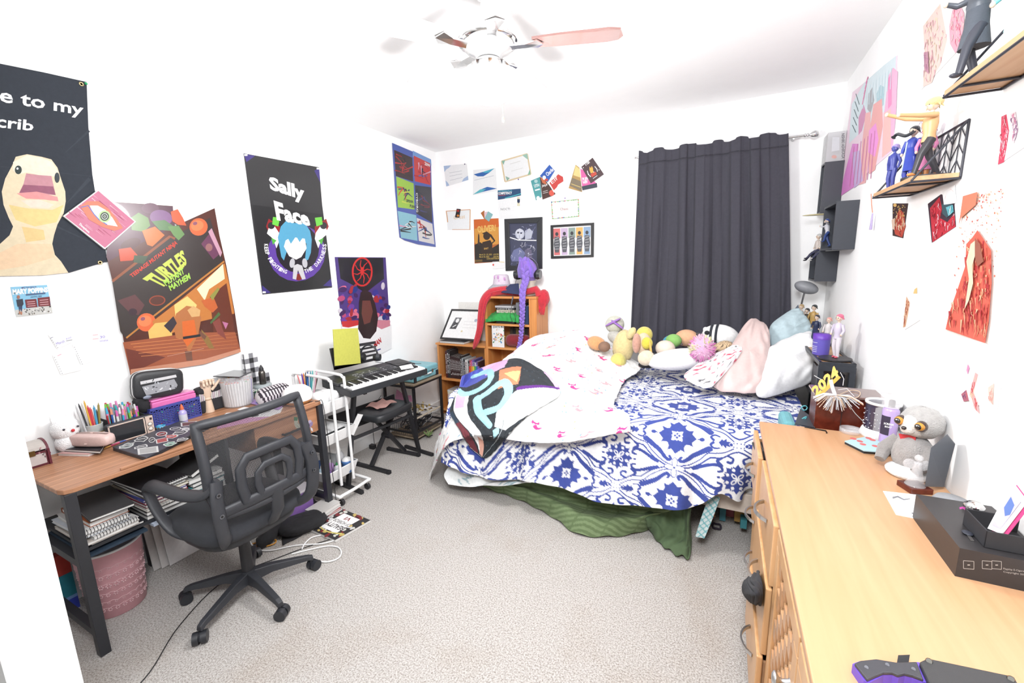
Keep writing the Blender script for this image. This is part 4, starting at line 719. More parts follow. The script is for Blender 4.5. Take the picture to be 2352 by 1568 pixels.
b=MB(); b.box((cx+.052,.563,DZ+.010),(cx+.0535,.642,DZ+.056),C(222,212,210)); a=Art((cx+.0537,0,0),LN,mb=b); rr=random.Random(3)
for k in range(10):px,py=rr.uniform(82,118),rr.uniform(1028,1050); a.ell(px,py,2.6,1.6,C(*rr.choice(((170,120,140),(90,90,90),(200,150,160),(120,110,110)))),40*k)
b.build('floral_panel',t)
b=MB(); b.box((cx+.053,.594,DZ+.054),(cx+.058,.612,DZ+.076),C(140,120,80),'metal'); b.build('clasp',t)
b=MB(); p=V((-2.705,.745,DZ)); b.ell(p+V((0,0,.115)),(.042,.052,.058),(.8,.8,.81),'plush'); b.ell(p+V((.0,.0,.045)),(.04,.046,.046),(.8,.8,.81),'plush')
for s_ in(-1,1):b.cyl(p+V((.0,.03*s_,.15)),p+V((.0,.04*s_,.182)),.014,.002,(.8,.8,.81),'plush',8)
for s_ in(-1,1):b.ell(p+V((.039,.024*s_+.008,.118)),.005,C(40,40,60),'gloss',8,6)
b.ell(p+V((.042,.012,.105)),.007,C(220,50,60),nu=8,nv=6); b.build('cat_plush',label='small white cat plush behind the pink pencil case',cat='plush toy')
def slab(name,q,z0,th,c,label,cat='book',pages=None,m='satin',bevel=.002,spine=True,ring=False):
 """a closed book lying flat: q = four corner points of its cover (pixels) at height z0+th"""
 t=thing(name,label,cat,D(*q[0],z0+th)-V((0,0,th))); P4=[D(*p,z0+th)for p in q]; ctr=sum(P4,V())/4; ct=min(.002,th*.3)
 b=MB(); b.hexa([p-V((0,0,ct))for p in P4],P4,c,m); b.hexa([p-V((0,0,th))for p in P4],[p-V((0,0,th-ct))for p in P4],c,m)
 if spine:
  e=[P4[0],P4[3]]; i_=[p.lerp(ctr,.02)for p in e]; b.hexa([e[0]-V((0,0,th)),e[1]-V((0,0,th)),i_[1]-V((0,0,th)),i_[0]-V((0,0,th))],[e[0],e[1],i_[1],i_[0]],c,m)
 b.build('cover',t); b=MB(); I4=[p.lerp(ctr,.035)for p in P4]; b.hexa([p-V((0,0,th-ct))for p in I4],[p-V((0,0,ct))for p in I4],pages or(.70,.69,.66),'print'); b.build('pages',t); return t,P4
slab('book',[(150,1034),(132,1041),(203,1043),(222,1035)],DZ,.012,C(238,190,186),'thin pink book under the black book on the desk')
slab('book',[(150,1018),(130,1030),(230,1036),(243,1016)],DZ+.012,.012,C(44,44,50),'black book under the pink pencil case')
t=thing('pencil_case','pale pink zipped pencil case with a ribbon tab lying on the black book','pencil case',(-2.62,.80,DZ+.024)); p=V((-2.615,.797,DZ+.054)); u_=V((.93,.37,0)); b=MB()
b.ell(p,(.105,.033,.030),C(240,208,202),'leather',20,12,rot=(0,0,.38),e=.5); b.build('body',t)
b=MB(); b.bar(p+V((0,0,.0305))-u_*.09,p+V((0,0,.0305))+u_*.09,.006,.002,C(222,200,194),'metal'); b.build('zip',t); b=MB(); b.bar(p+V((.02,-.03,-.012)),p+V((.005,.005,.033)),.012,.004,C(244,212,204),'leather'); b.build('ribbon_tab',t)
b=MB(); p0,p1=D(229,1033,DZ+.006),D(300,1006,DZ+.006); m1=p0.lerp(p1,.33); m2=p0.lerp(p1,.62)
b.cyl(p0,m1,.004,c=C(236,180,96)); b.cyl(m1,m2,.004,c=C(210,90,130)); b.cyl(m2,p1,.0045,c=C(66,96,170)); b.build('marker_pen',label='long marker in orange, pink and blue lying in front of the pink pencil case',cat='pen')
def pens(px,py,z0,n,sprd,h0,h1,cols,label,group,name='pen',seed=1,r=.004,capr=None):
 rr=random.Random(seed); base=V(D(px,py,z0))
 for k in range(n):
  o_=V((rr.uniform(-sprd,sprd)*.8,rr.uniform(-sprd,sprd),0)); ln=rr.uniform(-.02,.02); h=rr.uniform(h0,h1); c=C(*rr.choice(cols)); b=MB(); a_=base+o_+V((0,0,.01)); e=base+o_+V((ln*.6,ln+o_.y*.4,h)); b.cyl(a_,e,r,c=c,m='satin',n=8)
  b.cyl(e,e+(e-a_).normalized()*.012,r*.8,r*.3,C(*rr.choice(cols)),'satin',8); b.build(name,label=label,cat='pen',group=group)
PC=((250,190,90),(225,225,225),(70,70,76),(60,110,180),(230,80,90),(80,170,210),(150,140,90),(235,150,60),(240,240,240),(120,80,180))
b=MB(); p=V((-2.675,.835,DZ)); t=thing('pen_tin','galvanised tin of brushes and pens at the back left of the desk','pen holder',p)
b.lathe([(.026,0),(.032,.105),(.033,.108),(.030,.108),(.026,.01)],p,C(206,210,208),'satin'); b.build('tin',t); b=MB(); b.tube([p+V((.037,.0,.07)),p+V((.046,.01,.05)),p+V((.04,.03,.07))],.0015,C(200,200,200),'metal',6); b.build('wire_handle',t)
q=D(198,988);
for k,(px,py,c,h)in enumerate(((175,935,(220,222,226),.12),(182,932,(60,60,66),.14),(188,930,(236,236,236),.13),(194,925,(240,190,80),.15),(202,936,(226,70,90),.10),(208,940,(226,90,90),.10),(216,936,(80,170,215),.10),(226,930,(170,150,80),.11),(178,945,(245,245,245),.1),(222,945,(90,80,70),.1))):
 e=W(px,py,x=-2.675-.004*(k%3)); a_=p+V((rr.uniform(-.015,.015),(e.y-p.y)*.5,.012)); b=MB(); b.cyl(a_,e,.0045 if k in(4,5,6,7)else .0035,c=C(*c),m='satin',n=8); b.cyl(e,e+(e-a_).normalized()*.012,.003,.001,C(*c),'satin',8)
 b.build('pen',label='pen standing in the galvanised tin at the back left of the desk',cat='pen',group='pens and brushes in the galvanised tin')
b=MB(); P4=[D(179,990,DZ+.005)+V((.03,0,0)),D(215,990,DZ+.005)+V((.03,0,0))]; y0,y1=.80,.855; xg=-2.625
t=thing('glass_frame','tiny brass edged glass frame with a pink flower in front of the pen tin','frame',(xg,.83,DZ)); fr=[(xg,y0,DZ),(xg,y1,DZ),(xg,y1,DZ+.075),(xg,y0,DZ+.075)]
for i in range(4):b.bar(fr[i],fr[(i+1)%4],.004,.004,C(190,160,100),'metal')
b.build('rim',t); b=MB(); b.box((xg-.001,y0,DZ),(xg+.001,y1,DZ+.075),C(226,220,222)); b.ell((xg+.002,.83,DZ+.026),(.001,.012,.009),C(230,170,200)); b.build('pane',t)
og=thing('pen_organiser','black wire pen organiser behind the small retro screen','pen holder',(-2.66,1.0,DZ)); b=MB()
for ya,yb in((.875,1.02),):
 b.box((-2.715,ya,DZ),(-2.645,yb,DZ+.004),BK); b.box((-2.647,ya,DZ),(-2.645,yb,DZ+.085),BK); b.box((-2.717,ya,DZ),(-2.715,yb,DZ+.10),BK); b.box((-2.715,ya,DZ),(-2.645,ya+.002,DZ+.115),BK); b.box((-2.715,yb,DZ),(-2.645,yb+.002,DZ+.10),BK); b.box((-2.715,(ya+yb)/2,DZ),(-2.645,(ya+yb)/2+.002,DZ+.085),BK)
b.build('tray',og)
HC=[(150,150,156),(130,210,80),(70,190,190),(240,240,240),(226,130,120),(230,110,190),(70,180,220),(236,150,200),(130,210,90),(240,160,130),(60,100,180),(130,100,60),(200,60,70),(245,245,245)]
rr=random.Random(12)
for k in range(34):
 row=k//12; px=240+(k%12)*6.6+rr.uniform(-2,2); x=-2.66-.022*row; e=W(px,944-7*row-rr.uniform(0,10),x=x); e.y=min(max(e.y,.885),1.012); b=MB(); a_=V((x,min(max(e.y+rr.uniform(-.01,.01),.885),1.012),DZ+.01)); c=C(*rr.choice(HC)); u=(e-a_).normalized(); b.cyl(a_,e-u*.03,.0052,c=c,m='satin',n=8); b.cyl(e-u*.03,e,.0058,.004,C(*rr.choice(HC)),'satin',8); b.build('felt_pen',label='bright felt pen standing in the black wire organiser',cat='pen',group='felt pens in the black wire organiser')
rt=thing('retro_display','small black display clock with pink gold bezel and two round knobs','clock',(-2.62,.97,DZ)); q=[(243,975),(355,948),(357,985),(252,1010)]
xr=-2.60; a0=W(252,1008,x=xr); a1=W(356,985,x=xr); y0,y1=a0.y,a1.y; hh=W(355,950,x=xr).z
b=MB(); b.box((xr-.035,y0-.004,DZ),(xr,y1,DZ+.10),C(48,50,58),'satin'); b.build('case',rt,bevel=.008)
ym=lerp(y0,y1,.80); b=MB();
for u0,u1,v0,v1 in((0,1,0,.06),(0,1,.94,1),(0,.04,0,1),(.96,1,0,1)):b.box((xr,lerp(y0,ym,u0),DZ+.005+.09*v0),(xr+.003,lerp(y0,ym,u1),DZ+.005+.09*v1),C(232,208,194),'satin')
b.box((xr,ym+.003,DZ+.005),(xr+.003,y1-.002,DZ+.095),C(232,208,194),'satin'); b.build('bezel',rt,bevel=.001)
b=MB(); b.box((xr-.001,y0+.004,DZ+.01),(xr+.001,ym-.004,DZ+.09),C(48,50,54),'gloss'); b.build('screen',rt)
for z in(.027,.052):b=MB(); b.T=Matrix.Translation((xr+.003,(ym+y1)/2,DZ+z))@Euler((0,PI/2,0)).to_matrix().to_4x4(); b.lathe([(.0105,0),(.0105,.001),(.0,.001)],c=C(60,50,44)); b.lathe([(.0088,.001),(.0066,.006),(.0,.006)],c=C(245,238,230)); b.T=None; b.build('knob',rt)
b=MB(); b.box((xr+.003,(ym+y1)/2+.002,DZ+.073),(xr+.0035,(ym+y1)/2+.012,DZ+.085),C(70,50,44)); b.build('button',rt)
def roll(name,p,r,h,c,label,inner=.7,axis='z',cat='tape'):
 b=MB(); pr=[(r*inner,0),(r,0),(r,h),(r*inner,h),(r*inner,0)]
 if axis!='z':b.T=Matrix.Translation(p)@Euler(axis).to_matrix().to_4x4(); p=(0,0,0)
 b.lathe(pr,p,c,'satin'); return b
b=roll('',D(370,985),.021,.020,C(90,178,222),''); p=D(370,985)
for k in range(6):an=-1.9+k*.55; b.ell(p+V((.0212*math.cos(an),.0212*math.sin(an),.011)),(.004,.004,.005),C(110,80,60),nu=8,nv=6)
b.build('washi_tape',label='roll of blue printed tape beside the retro display',cat='tape')
bk=thing('basket','blue plastic lattice basket holding the pink box','basket',(-2.68,1.17,DZ)); bx0,bx1,by0,by1=-2.745,-2.655,1.05,1.288; BB=C(72,82,170); b=MB()
b.box((bx0,by0,DZ),(bx1,by1,DZ+.004),BB,'plastic'); b.box((bx0,by0,DZ),(bx0+.003,by1,DZ+.11),BB,'plastic')
for ya in(by0,by1-.003):b.box((bx0,ya,DZ),(bx1,ya+.003,DZ+.11),BB,'plastic')
b.box((bx1-.003,by0,DZ),(bx1+.001,by1,DZ+.012),BB,'plastic'); b.box((bx1-.003,by0,DZ+.10),(bx1+.004,by1,DZ+.113),BB,'plastic')
nst=20
for i in range(nst+1):y=lerp(by0,by1,i/nst); b.bar((bx1-.001,y,DZ+.01),(bx1-.001,y,DZ+.102),.003,.003,BB,'plastic')
for i in range(nst):
 ya,yb=lerp(by0,by1,i/nst),lerp(by0,by1,(i+1)/nst)
 for j in range(6):z=DZ+.022+.0142*j; b.bar((bx1-.001,ya,z),(bx1-.001,yb,z+(.007 if i%2 else-.007)),.003,.0045,BB,'plastic')
b.build('lattice',bk)
b=MB(); b.box((bx0+.006,by0+.008,DZ+.006),(bx1-.006,by1-.008,DZ+.085),C(110,110,170)); rr=random.Random(5)
for k in range(14):y=rr.uniform(by0+.02,by1-.02); b.ell((bx1-.008,y,DZ+rr.uniform(.02,.08)),(.004,.012,.008),C(*rr.choice(((220,80,60),(90,180,160),(220,200,90),(60,60,130)))),nu=8,nv=6)
b.build('craft_bits',label='bright craft bits filling the blue lattice basket',cat='craft supplies',kind='stuff')
b=MB(); mat('pinkbox',.25,fixed=C(250,130,200),trans=.0,coat=.3); zt=DZ+.11; q=[(bx0+.004,1.065),(bx1-.006,1.065),(bx1-.006,1.276),(bx0+.004,1.276)]
b.hexa([(x,y,zt-.01)for x,y in q],[(x+(.006 if x>-2.69 else 0),y,zt+.03)for x,y in q],m='pinkbox'); b.hexa([(x-.001,y,zt+.03)for x,y in q],[(x,y,zt+.042)for x,y in q],m='pinkbox'); b.build('pink_box',label='translucent hot pink plastic box sitting in the blue basket',cat='box',bevel=.006)
b=MB(); b.ell((-2.70,1.042,DZ+.135),(.03,.035,.05),C(40,40,44),'cloth',rot=(.5,0,0),noise=.12); b.build('cloth_bundle',label='black cloth bundle stuffed behind the felt pens',cat='cloth')
pcz=DZ+.153; t=thing('pencil_pouch','black and white boxy pencil pouch with comic print standing on the pink box','pencil case',(-2.70,1.14,pcz)); b=MB()
b.ell((-2.705,1.125,pcz+.075),(.035,.115,.075),C(50,52,56),'leather',24,14,rot=(-.12,0,0),e=.42); b.build('body',t)
b=MB(); n=26
for off,w_ in((.012,.006),(-.012,.006)):
 pts=[]
 for i in range(n+1):
  a_=2*PI*i/n; sg=lambda q:math.copysign(abs(q)**.5,q); y,z=.116*sg(math.cos(a_)),.076*sg(math.sin(a_)); y,z=rot2(y,z,-.12); pts.append((-2.705+off,1.125+y,pcz+.075+z))
 b.tube(pts,.003,C(230,230,230),'cloth',6,False)
b.build('piping',t)
b=MB(); a=Art((-2.668,0,0),LN,mb=b); a.poly([(322,876),(404,860),(406,866),(323,883)],C(225,225,228)); rr=random.Random(14)
a.poly([(326,888),(400,870),(408,884),(404,892),(336,908)],C(170,172,178))
for k in range(26):x,y=rr.uniform(330,402),rr.uniform(874,900); a.line([(x,y),(x+rr.uniform(-6,6),y+rr.uniform(-6,6))],rr.uniform(1,3),C(*rr.choice(((40,40,46),(240,240,244),(200,204,212),(60,62,70)))))
b.build('front_print',t); b=MB(); b.T=Matrix.Translation(W(338,912,x=-2.65))@Euler((0,PI/2,0)).to_matrix().to_4x4(); b.lathe([(.018,0),(.018,.003),(0,.003)],c=C(150,158,178),m='satin',sx=.5); b.T=None; b.build('charm',t)
def bottle(name,p,r,h,c,label,cap=WHITE,m='satin',capm='satin',neck=.3,caph=.2,group=None,cat='bottle',band=None):
 p=V(p); t=thing(name,label,cat,p,group); b=MB(); hb=h*(1-caph); b.lathe([(r*.92,0),(r,.004),(r,hb*.8),(r*neck*1.5,hb*.96),(r*neck,hb)],p,c,m,18); b.build('body',t)
 b=MB(); b.lathe([(r*neck*1.25,hb*.97),(r*neck*1.25,hb+.35*(h-hb)),(r*neck*.35,h)],p,cap,capm,14); b.build('cap',t)
 if band:b=MB(); b.lathe([(r*1.01,hb*.2),(r*1.01,hb*.65)],p,band,'print',18); b.build('label',t)
 return t
bottle('glue_bottle',D(423,970),.019,.105,C(190,180,235),'clear lilac glue bottle with orange nozzle in front of the blue basket',C(235,120,80),'gloss','satin',.38,.28,band=C(225,228,238))
hn=thing('wooden_hand','jointed wooden artist hand on a round base with the thumb sticking out','ornament',D(482,945)); p=D(482,945); WD=C(246,218,192); HS=Matrix.Translation(p)@Matrix.Diagonal((1.25,1.25,1.42,1))@Matrix.Translation(-p); b=MB(); b.T=HS
b.lathe([(.020,0),(.020,.003),(.015,.045),(.014,.05)],p,WD,'satin'); b.build('stem',hn)
b=MB(); b.T=HS; b.ell(p+V((0,0,.056)),(.013,.015,.008),WD,'satin'); b.lathe([(.012,.058),(.022,.085),(.024,.105),(.019,.118),(.0,.120)],p,WD,'satin',sx=.55); b.build('palm',hn)
for k,dy_ in enumerate((-.019,-.007,.006,.017)):
 b=MB(); b.T=HS; a_=p+V((.002,dy_,.112)); m_=a_+V((.006,dy_*.15,.022-.002*abs(k-1.5))); e=m_+V((.018,0,.002)); g_=e+V((.002,0,-.016)); b.tube([a_,m_,e,g_],[.0062,.0062,.006,.005],WD,'satin',10); b.ell(m_,.0066,WD,'satin',10,8); b.ell(e,.0064,WD,'satin',10,8); b.ell(g_,.005,WD,'satin',10,8); b.build('finger',hn)
b=MB(); b.T=HS; a_=p+V((.006,.018,.090)); m_=a_+V((.002,.016,.014)); e=m_+V((0,.024,.020)); b.tube([a_,m_,e],[.007,.0065,.0045],WD,'satin',10); b.ell(m_,.007,WD,'satin',10,8); b.ell(e,.0046,WD,'satin',10,8); b.build('thumb',hn)
t=thing('marker_bag','black zipped bag with a top handle and a clear side showing pale markers','bag',(-2.69,1.36,DZ)); b=MB(); b.box((-2.725,1.30,DZ),(-2.675,1.43,DZ+.075),C(46,46,50),'cloth'); b.build('body',t,bevel=.01)
b=MB(); b.ell((-2.70,1.36,DZ+.132),(.03,.07,.022),C(50,50,54),'cloth',e=.5); b.build('lid',t); b=MB(); b.tube([(-2.70,1.33,DZ+.15),(-2.70,1.345,DZ+.166),(-2.70,1.38,DZ+.166),(-2.70,1.395,DZ+.15)],.003,C(40,40,44)); b.build('handle',t)
b=MB()
for k in range(12):y=1.305+.0105*k; b.cyl((-2.684,y,DZ+.07),(-2.68,y,DZ+.118),.0048,c=C(*((236,234,232),(226,210,220),(240,240,240))[k%3]),m='satin',n=8)
b.build('marker_rows',t)
p=V((-2.655,1.50,DZ)); jr=.092
t=thing('storage_jar','large clear plastic tub full of white markers','jar',p); b=MB(); b.lathe([(jr*.86,.0),(jr*.9,.004),(jr,.185),(jr*1.02,.19),(jr*.98,.19),(jr*.96,.185),(jr*.86,.006)],p,(.9,.9,.92),'clear',28); b.build('tub',t)
rr=random.Random(6); k=0
for ring,nn in((.076,34),(.06,24),(.042,15)):
 for i in range(nn):
  a_=2*PI*i/nn+ring*9; h=.15+.012*rr.random(); q=p+V((ring*.94*math.cos(a_),ring*.94*math.sin(a_),.008)); e=p+V((ring*1.08*math.cos(a_),ring*1.08*math.sin(a_),h)); b=MB(); c=C(150,120,215)if(i==0 and ring>.07)else C(238,238,238)
  b.cyl(q,e,.0058,c=c,m='satin',n=8); tp=C(*rr.choice(((236,236,236),(240,240,240),(236,236,236),(230,90,90),(240,160,60),(120,200,120),(236,236,236),(230,150,200)))); b.cyl(e,e+V((0,0,.004)),.005,c=tp,n=8); b.build('marker',label='white barrelled marker standing in the clear tub',cat='pen',group='markers in the clear tub')
b=MB(); q=[(474,855),(524,841),(568,843),(536,857)]; P4=[D(*s_,DZ+.232)for s_ in q]; dd=V((-2.655,1.50,DZ+.198))-sum(P4,V())/4; P4=[s_+dd for s_ in P4]; b.hexa([s_-V((0,0,.006))for s_ in P4],P4,C(44,46,50),'gloss'); b.build('tablet',label='flat black tablet lying across the top of the clear marker tub',cat='tablet',bevel=.002)
def gingham(name,x0,x1,y0,y1,z0,z1,label,n=7):
 b=MB(); b.box((x0,y0,z0),(x1,y1,z1),(.75,.75,.76)); s_=(z1-z0)/n
 for face in(0,1):
  w_=(y1-y0)if face==0 else(x1-x0); m_=max(2,int(w_/s_+.5))
  for j in range(n):
   for i in range(m_):
    cc=C(40,40,44)if(i%2 and j%2)else(C(150,150,156)if(i%2 or j%2)else None)
    if cc is None:continue
    u0,u1=i/m_,(i+1)/m_; za,zb_=z0+j*s_,z0+(j+1)*s_
    if face==0:b.add([(x1+.0004,lerp(y0,y1,u0),za),(x1+.0004,lerp(y0,y1,u1),za),(x1+.0004,lerp(y0,y1,u1),zb_),(x1+.0004,lerp(y0,y1,u0),zb_)],[(0,1,2,3)],cc,'print')
    else:b.add([(lerp(x0,x1,u0),y0-.0004,za),(lerp(x0,x1,u1),y0-.0004,za),(lerp(x0,x1,u1),y0-.0004,zb_),(lerp(x0,x1,u0),y0-.0004,zb_)],[(0,1,2,3)],cc,'print')
 return b.build(name,label=label,cat='box')
gingham('gingham_box',-2.745,-2.715,1.605,1.69,DZ,DZ+.29,'tall black and white gingham box against the left wall',9)
gingham('gingham_box',-2.745,-2.71,1.70,1.75,DZ,DZ+.14,'short black and white gingham box behind the metal spray can',5)
b=MB(); p=V((-2.645,1.655,DZ)); t=thing('clay_tub','tub of air dry clay with grey lid behind the striped pouch','tub',p); b.lathe([(.046,0),(.05,.072)],p,C(206,218,214),'satin'); b.lathe([(.0505,.010),(.0505,.044)],p,C(176,214,226),'print'); b.lathe([(.0507,.044),(.0507,.066)],p,C(70,160,90),'print'); b.build('tub',t); b=MB(); b.lathe([(.053,.072),(.053,.088),(.0,.089)],p,C(178,188,190),'satin'); b.build('lid',t)
a=Art(p+V((.0515,0,0)),LN,mb=MB()); a.text('-Dry Clay',[(579,893),(604,892),(604,900),(579,901)],W3,.02); a.mb.build('tub_lettering',t)
bottle('spray_can',V((-2.645,1.66,DZ+.0895)),.020,.125,C(120,116,112),'dark metallic spray can standing on the clay tub',C(40,40,44),'metal','satin',.55,.28)
t=thing('striped_pouch','black and white striped rounded pouch on the desk','pouch',D(640,905)); p=V((-2.46,1.60,DZ+.058)); b=MB(); nu,nv=28,44
vs=[]; cols_=[]
def fp(u,v):
 a_=2*PI*u; s_=v*2-1; r_=(1-abs(s_)**5)**.5 if abs(s_)<1 else 0; x,y=.058*math.cos(a_)*r_,s_*.105; return(p.x+x,p.y+y,p.z+.057*math.sin(a_)*r_)
b.grid(fp,nu,nv,lambda u,v:C(60,52,62)if int((v*11+.3*math.sin(u*12.56))*2)%2 else C(226,220,224),'cloth'); b.build('body',t); b=MB(); b.tube([fp(.14,k/10)for k in range(1,10)],.003,C(50,44,52),'cloth'); b.build('zip',t)
def flat(name,q,z,c,label,cat,fn=None,th=.002,m='print'):
 b=MB(); P4=[D(*s_,z+th)for s_ in q]; b.hexa([s_-V((0,0,th))for s_ in P4],P4,c,m); a=Art((0,0,z+th),(0,0,1),mb=b,m=m)
 if fn:fn(a,q)
 return b.build(name,label=label,cat=cat)
def f(a,q):a.poly([quadpt(q,.1,.25),quadpt(q,.9,.1),quadpt(q,.95,.85),quadpt(q,.15,.9)],C(120,130,220)); a.poly([quadpt(q,.3,.3),quadpt(q,.6,.25),quadpt(q,.65,.6),quadpt(q,.35,.65)],C(230,150,220)); a.poly([quadpt(q,.6,.55),quadpt(q,.9,.5),quadpt(q,.9,.8),quadpt(q,.6,.8)],C(90,120,190)); [a.line([quadpt(q,.2,.3+.15*k),quadpt(q,.8,.25+.15*k)],2,C(250,230,245))for k in range(3)]
flat('magazine',[(545,940),(560,934),(640,944),(610,956)],DZ,(.7,.7,.7),'open white magazine pages with black edges in front of the marker tub','magazine',lambda a,q:[a.line([quadpt(q,.1,v),quadpt(q,.9,v)],1.2,C(60,60,66))for v in(.2,.5,.8)])
flat('magazine',[(560,922),(615,910),(662,920),(640,940)],DZ+.004,C(210,170,235),'glossy magazine in pink and blue lying in front of the striped pouch','magazine',f,.004)
def f(a,q):a.ell(*quadpt(q,.35,.5),20,5,C(60,60,66)); a.ell(*quadpt(q,.7,.5),22,6,C(90,90,96)); a.ell(*quadpt(q,.7,.5),15,3.5,(.72,.72,.72))
flat('sketch_page',[(500,962),(520,948),(650,935),(640,955)],DZ+.0,(.74,.74,.74),'white sketch page with black drawings behind the chair back','paper',f,.0015)
flat('pink_paper',[(498,985),(500,972),(620,948),(640,955)],DZ+.0,C(226,160,205),'strip of pink paper on the desk seen through the chair mesh','paper',None,.0012)
q=[(258,1026),(414,966),(480,976),(335,1050)]; lt=thing('laptop','closed dark laptop with stickers all over its lid','laptop',D(*q[3])); b=MB(); P4=[D(*s_,DZ+.02)for s_ in q]; b.hexa([s_-V((0,0,.02))for s_ in P4],[s_-V((0,0,.009))for s_ in P4],C(50,52,58),'satin'); b.build('base',lt,bevel=.002)
b=MB(); b.hexa([s_-V((0,0,.008))for s_ in P4],P4,C(72,74,84),'satin'); b.build('lid',lt,bevel=.002)
def sticker(x,y,rx,ry,c,rot,shape,label):
 a=Art((0,0,DZ+.0204),(0,0,1)); wh=C(222,222,222)
 if shape=='r':
  r_=math.radians(rot); f4=lambda s_:[(x+s_*(u*rx*math.cos(r_)-v*ry*math.sin(r_)),y+s_*(u*rx*math.sin(r_)+v*ry*math.cos(r_)))for u,v in((-1,-1),(1,-1),(1,1),(-1,1))]; a.poly(f4(1),wh); a.poly(f4(.8),c)
 else:
  rr=random.Random(int(x*7+y)); n=14; k_=[(1 if shape=='e' else rr.uniform(.65,1.1))for _ in range(n)]; r_=math.radians(rot)
  f4=lambda s_:[(x+s_*k_[i]*(rx*math.cos(2*PI*i/n)*math.cos(r_)-ry*math.sin(2*PI*i/n)*math.sin(r_)),y+s_*k_[i]*(rx*math.cos(2*PI*i/n)*math.sin(r_)+ry*math.sin(2*PI*i/n)*math.cos(r_)))for i in range(n)]; a.poly(f4(1),wh); a.poly(f4(.8),c); a.poly([((u-x)*.5+x+1,(v-y)*.5+y)for u,v in f4(.7)],C(60,60,66)); a.line([(x-rx*.5,y+ry*.2),(x+rx*.5,y-ry*.3)],1.2,C(225,225,225))
 a.mb.build('lid_sticker',parent=lt)
for args in((291,1023,21,6,C(150,160,160),-14,'b'),(323,1026,17,5,C(110,110,116),-12,'b'),(340,1034,24,7,C(180,180,180),-8,'r'),(325,1008,18,7,C(90,92,98),-10,'b'),(349,1010,8,6,C(74,76,84),-20,'e'),(372,1011,14,5,C(180,90,90),-12,'r'),(371,996,14,5.5,C(150,60,60),-8,'e'),(393,1002,16,5,C(200,70,66),-6,'b'),(391,1019,17,5,C(120,170,150),-10,'b'),(418,1009,15,5,C(100,100,106),-8,'b'),(403,984,14,4,C(80,80,90),-4,'e'),(413,993,20,5,C(70,72,80),-8,'b'),(428,985,14,4,C(200,200,206),-8,'b'),(434,973,19,4.5,C(110,70,70),-6,'r'),(452,997,14,5,C(160,70,80),-10,'e'),(463,980,14,4.5,C(180,180,186),-8,'b')):sticker(*args,'')
p=V((-2.315,1.655,DZ)); t=thing('diffuser','round white diffuser on a wooden base at the right end of the desk','diffuser',p); b=MB(); b.lathe([(.055,0),(.076,.014),(.082,.028)],p,C(236,170,110),'satin'); b.build('wooden_base',t); b=MB(); b.lathe([(.082,.028),(.088,.05),(.078,.088),(.05,.11),(.0,.118)],p,(.8,.8,.8),'satin'); b.build('shade',t)
b=MB(); b.tube(smooth_path([p+V((.05,.03,.005)),p+V((.09,.07,.004)),V((dxf+.012,1.74,DZ-.01)),V((dxf+.014,1.75,.5)),V((dxf+.016,1.755,.2)),V((dxf+.03,1.76,.006)),V((-1.98,1.70,.005)),V((-1.93,1.60,.005)),V((-2.02,1.45,.005)),V((-2.1,1.30,.005)),V((-2.2,1.05,.005)),V((-2.1,.80,.005)),V((-1.95,.62,.005)),V((-1.9,.5,.005))]),.0022,C(36,36,40),n=6); b.build('thin_cord',label='thin black cord running from the white diffuser down the desk leg across the carpet',cat='cord')
def nb(x0,x1,y0,y1,z0,z1,c,label,spiral=None,rz=0,pages=(.70,.69,.67)):
 cx_,cy_=(x0+x1)/2,(y0+y1)/2; w_,l_,h=x1-x0,y1-y0,z1-z0; t=thing('notebook' if spiral else 'book',label,'notebook' if spiral else 'book',(cx_,cy_,z0),rz=rz); ct=min(.0018,h*.25)
 b=MB(); b.box((-w_/2,-l_/2,0),(w_/2,l_/2,ct),c,'satin'); b.box((-w_/2,-l_/2,h-ct),(w_/2,l_/2,h),c,'satin')
 if not spiral:b.box((-w_/2,-l_/2,ct),(-w_/2+.002,l_/2,h-ct),c,'satin')
 b.build('cover',t,local=True); b=MB(); b.box((-w_/2+.003,-l_/2+.003,ct),(w_/2-.003,l_/2-.003,h-ct),pages,'print'); b.build('pages',t,local=True)
 if spiral:
  b=MB(); n=int(l_/.011); r_=h*.62
  for i in range(n):
   y=-l_/2+.01+(l_-.02)*i/(n-1); b.tube([(w_/2-.004+r_*math.cos(a_)*.9,y,h/2+r_*math.sin(a_))for a_ in[2*PI*k/7 for k in range(8)]],.0011,spiral,'satin',4,False)
  b.build('spiral_binding',t,local=True)
 return t
SZ=.468
nb(-2.55,-2.25,.62,.80,SZ,SZ+.012,C(40,40,46),'black book at the bottom of the left stack on the desk shelf')
nb(-2.53,-2.24,.60,.78,SZ+.012,SZ+.026,C(214,204,196),'white sketchbook low in the left stack on the desk shelf')
nb(-2.53,-2.24,.62,.775,SZ+.026,SZ+.042,C(222,220,218),'lowest white spiral pad of the left stack on the desk shelf',C(40,40,44),.05)
nb(-2.54,-2.25,.60,.755,SZ+.042,SZ+.056,C(216,222,232),'middle pale spiral pad of the left stack on the desk shelf',C(40,40,44),.02)
nb(-2.53,-2.245,.61,.755,SZ+.056,SZ+.074,C(226,226,226),'top white spiral pad of the left stack on the desk shelf',C(40,40,44),-.03)
nb(-2.53,-2.26,.63,.76,SZ+.074,SZ+.094,C(172,96,60),'orange brown book near the top of the left stack on the desk shelf')
nb(-2.55,-2.24,.645,.79,SZ+.10,SZ+.112,C(76,76,78),'dark grey book sticking out on top of the left stack on the desk shelf',rz=-.10)
zz=SZ
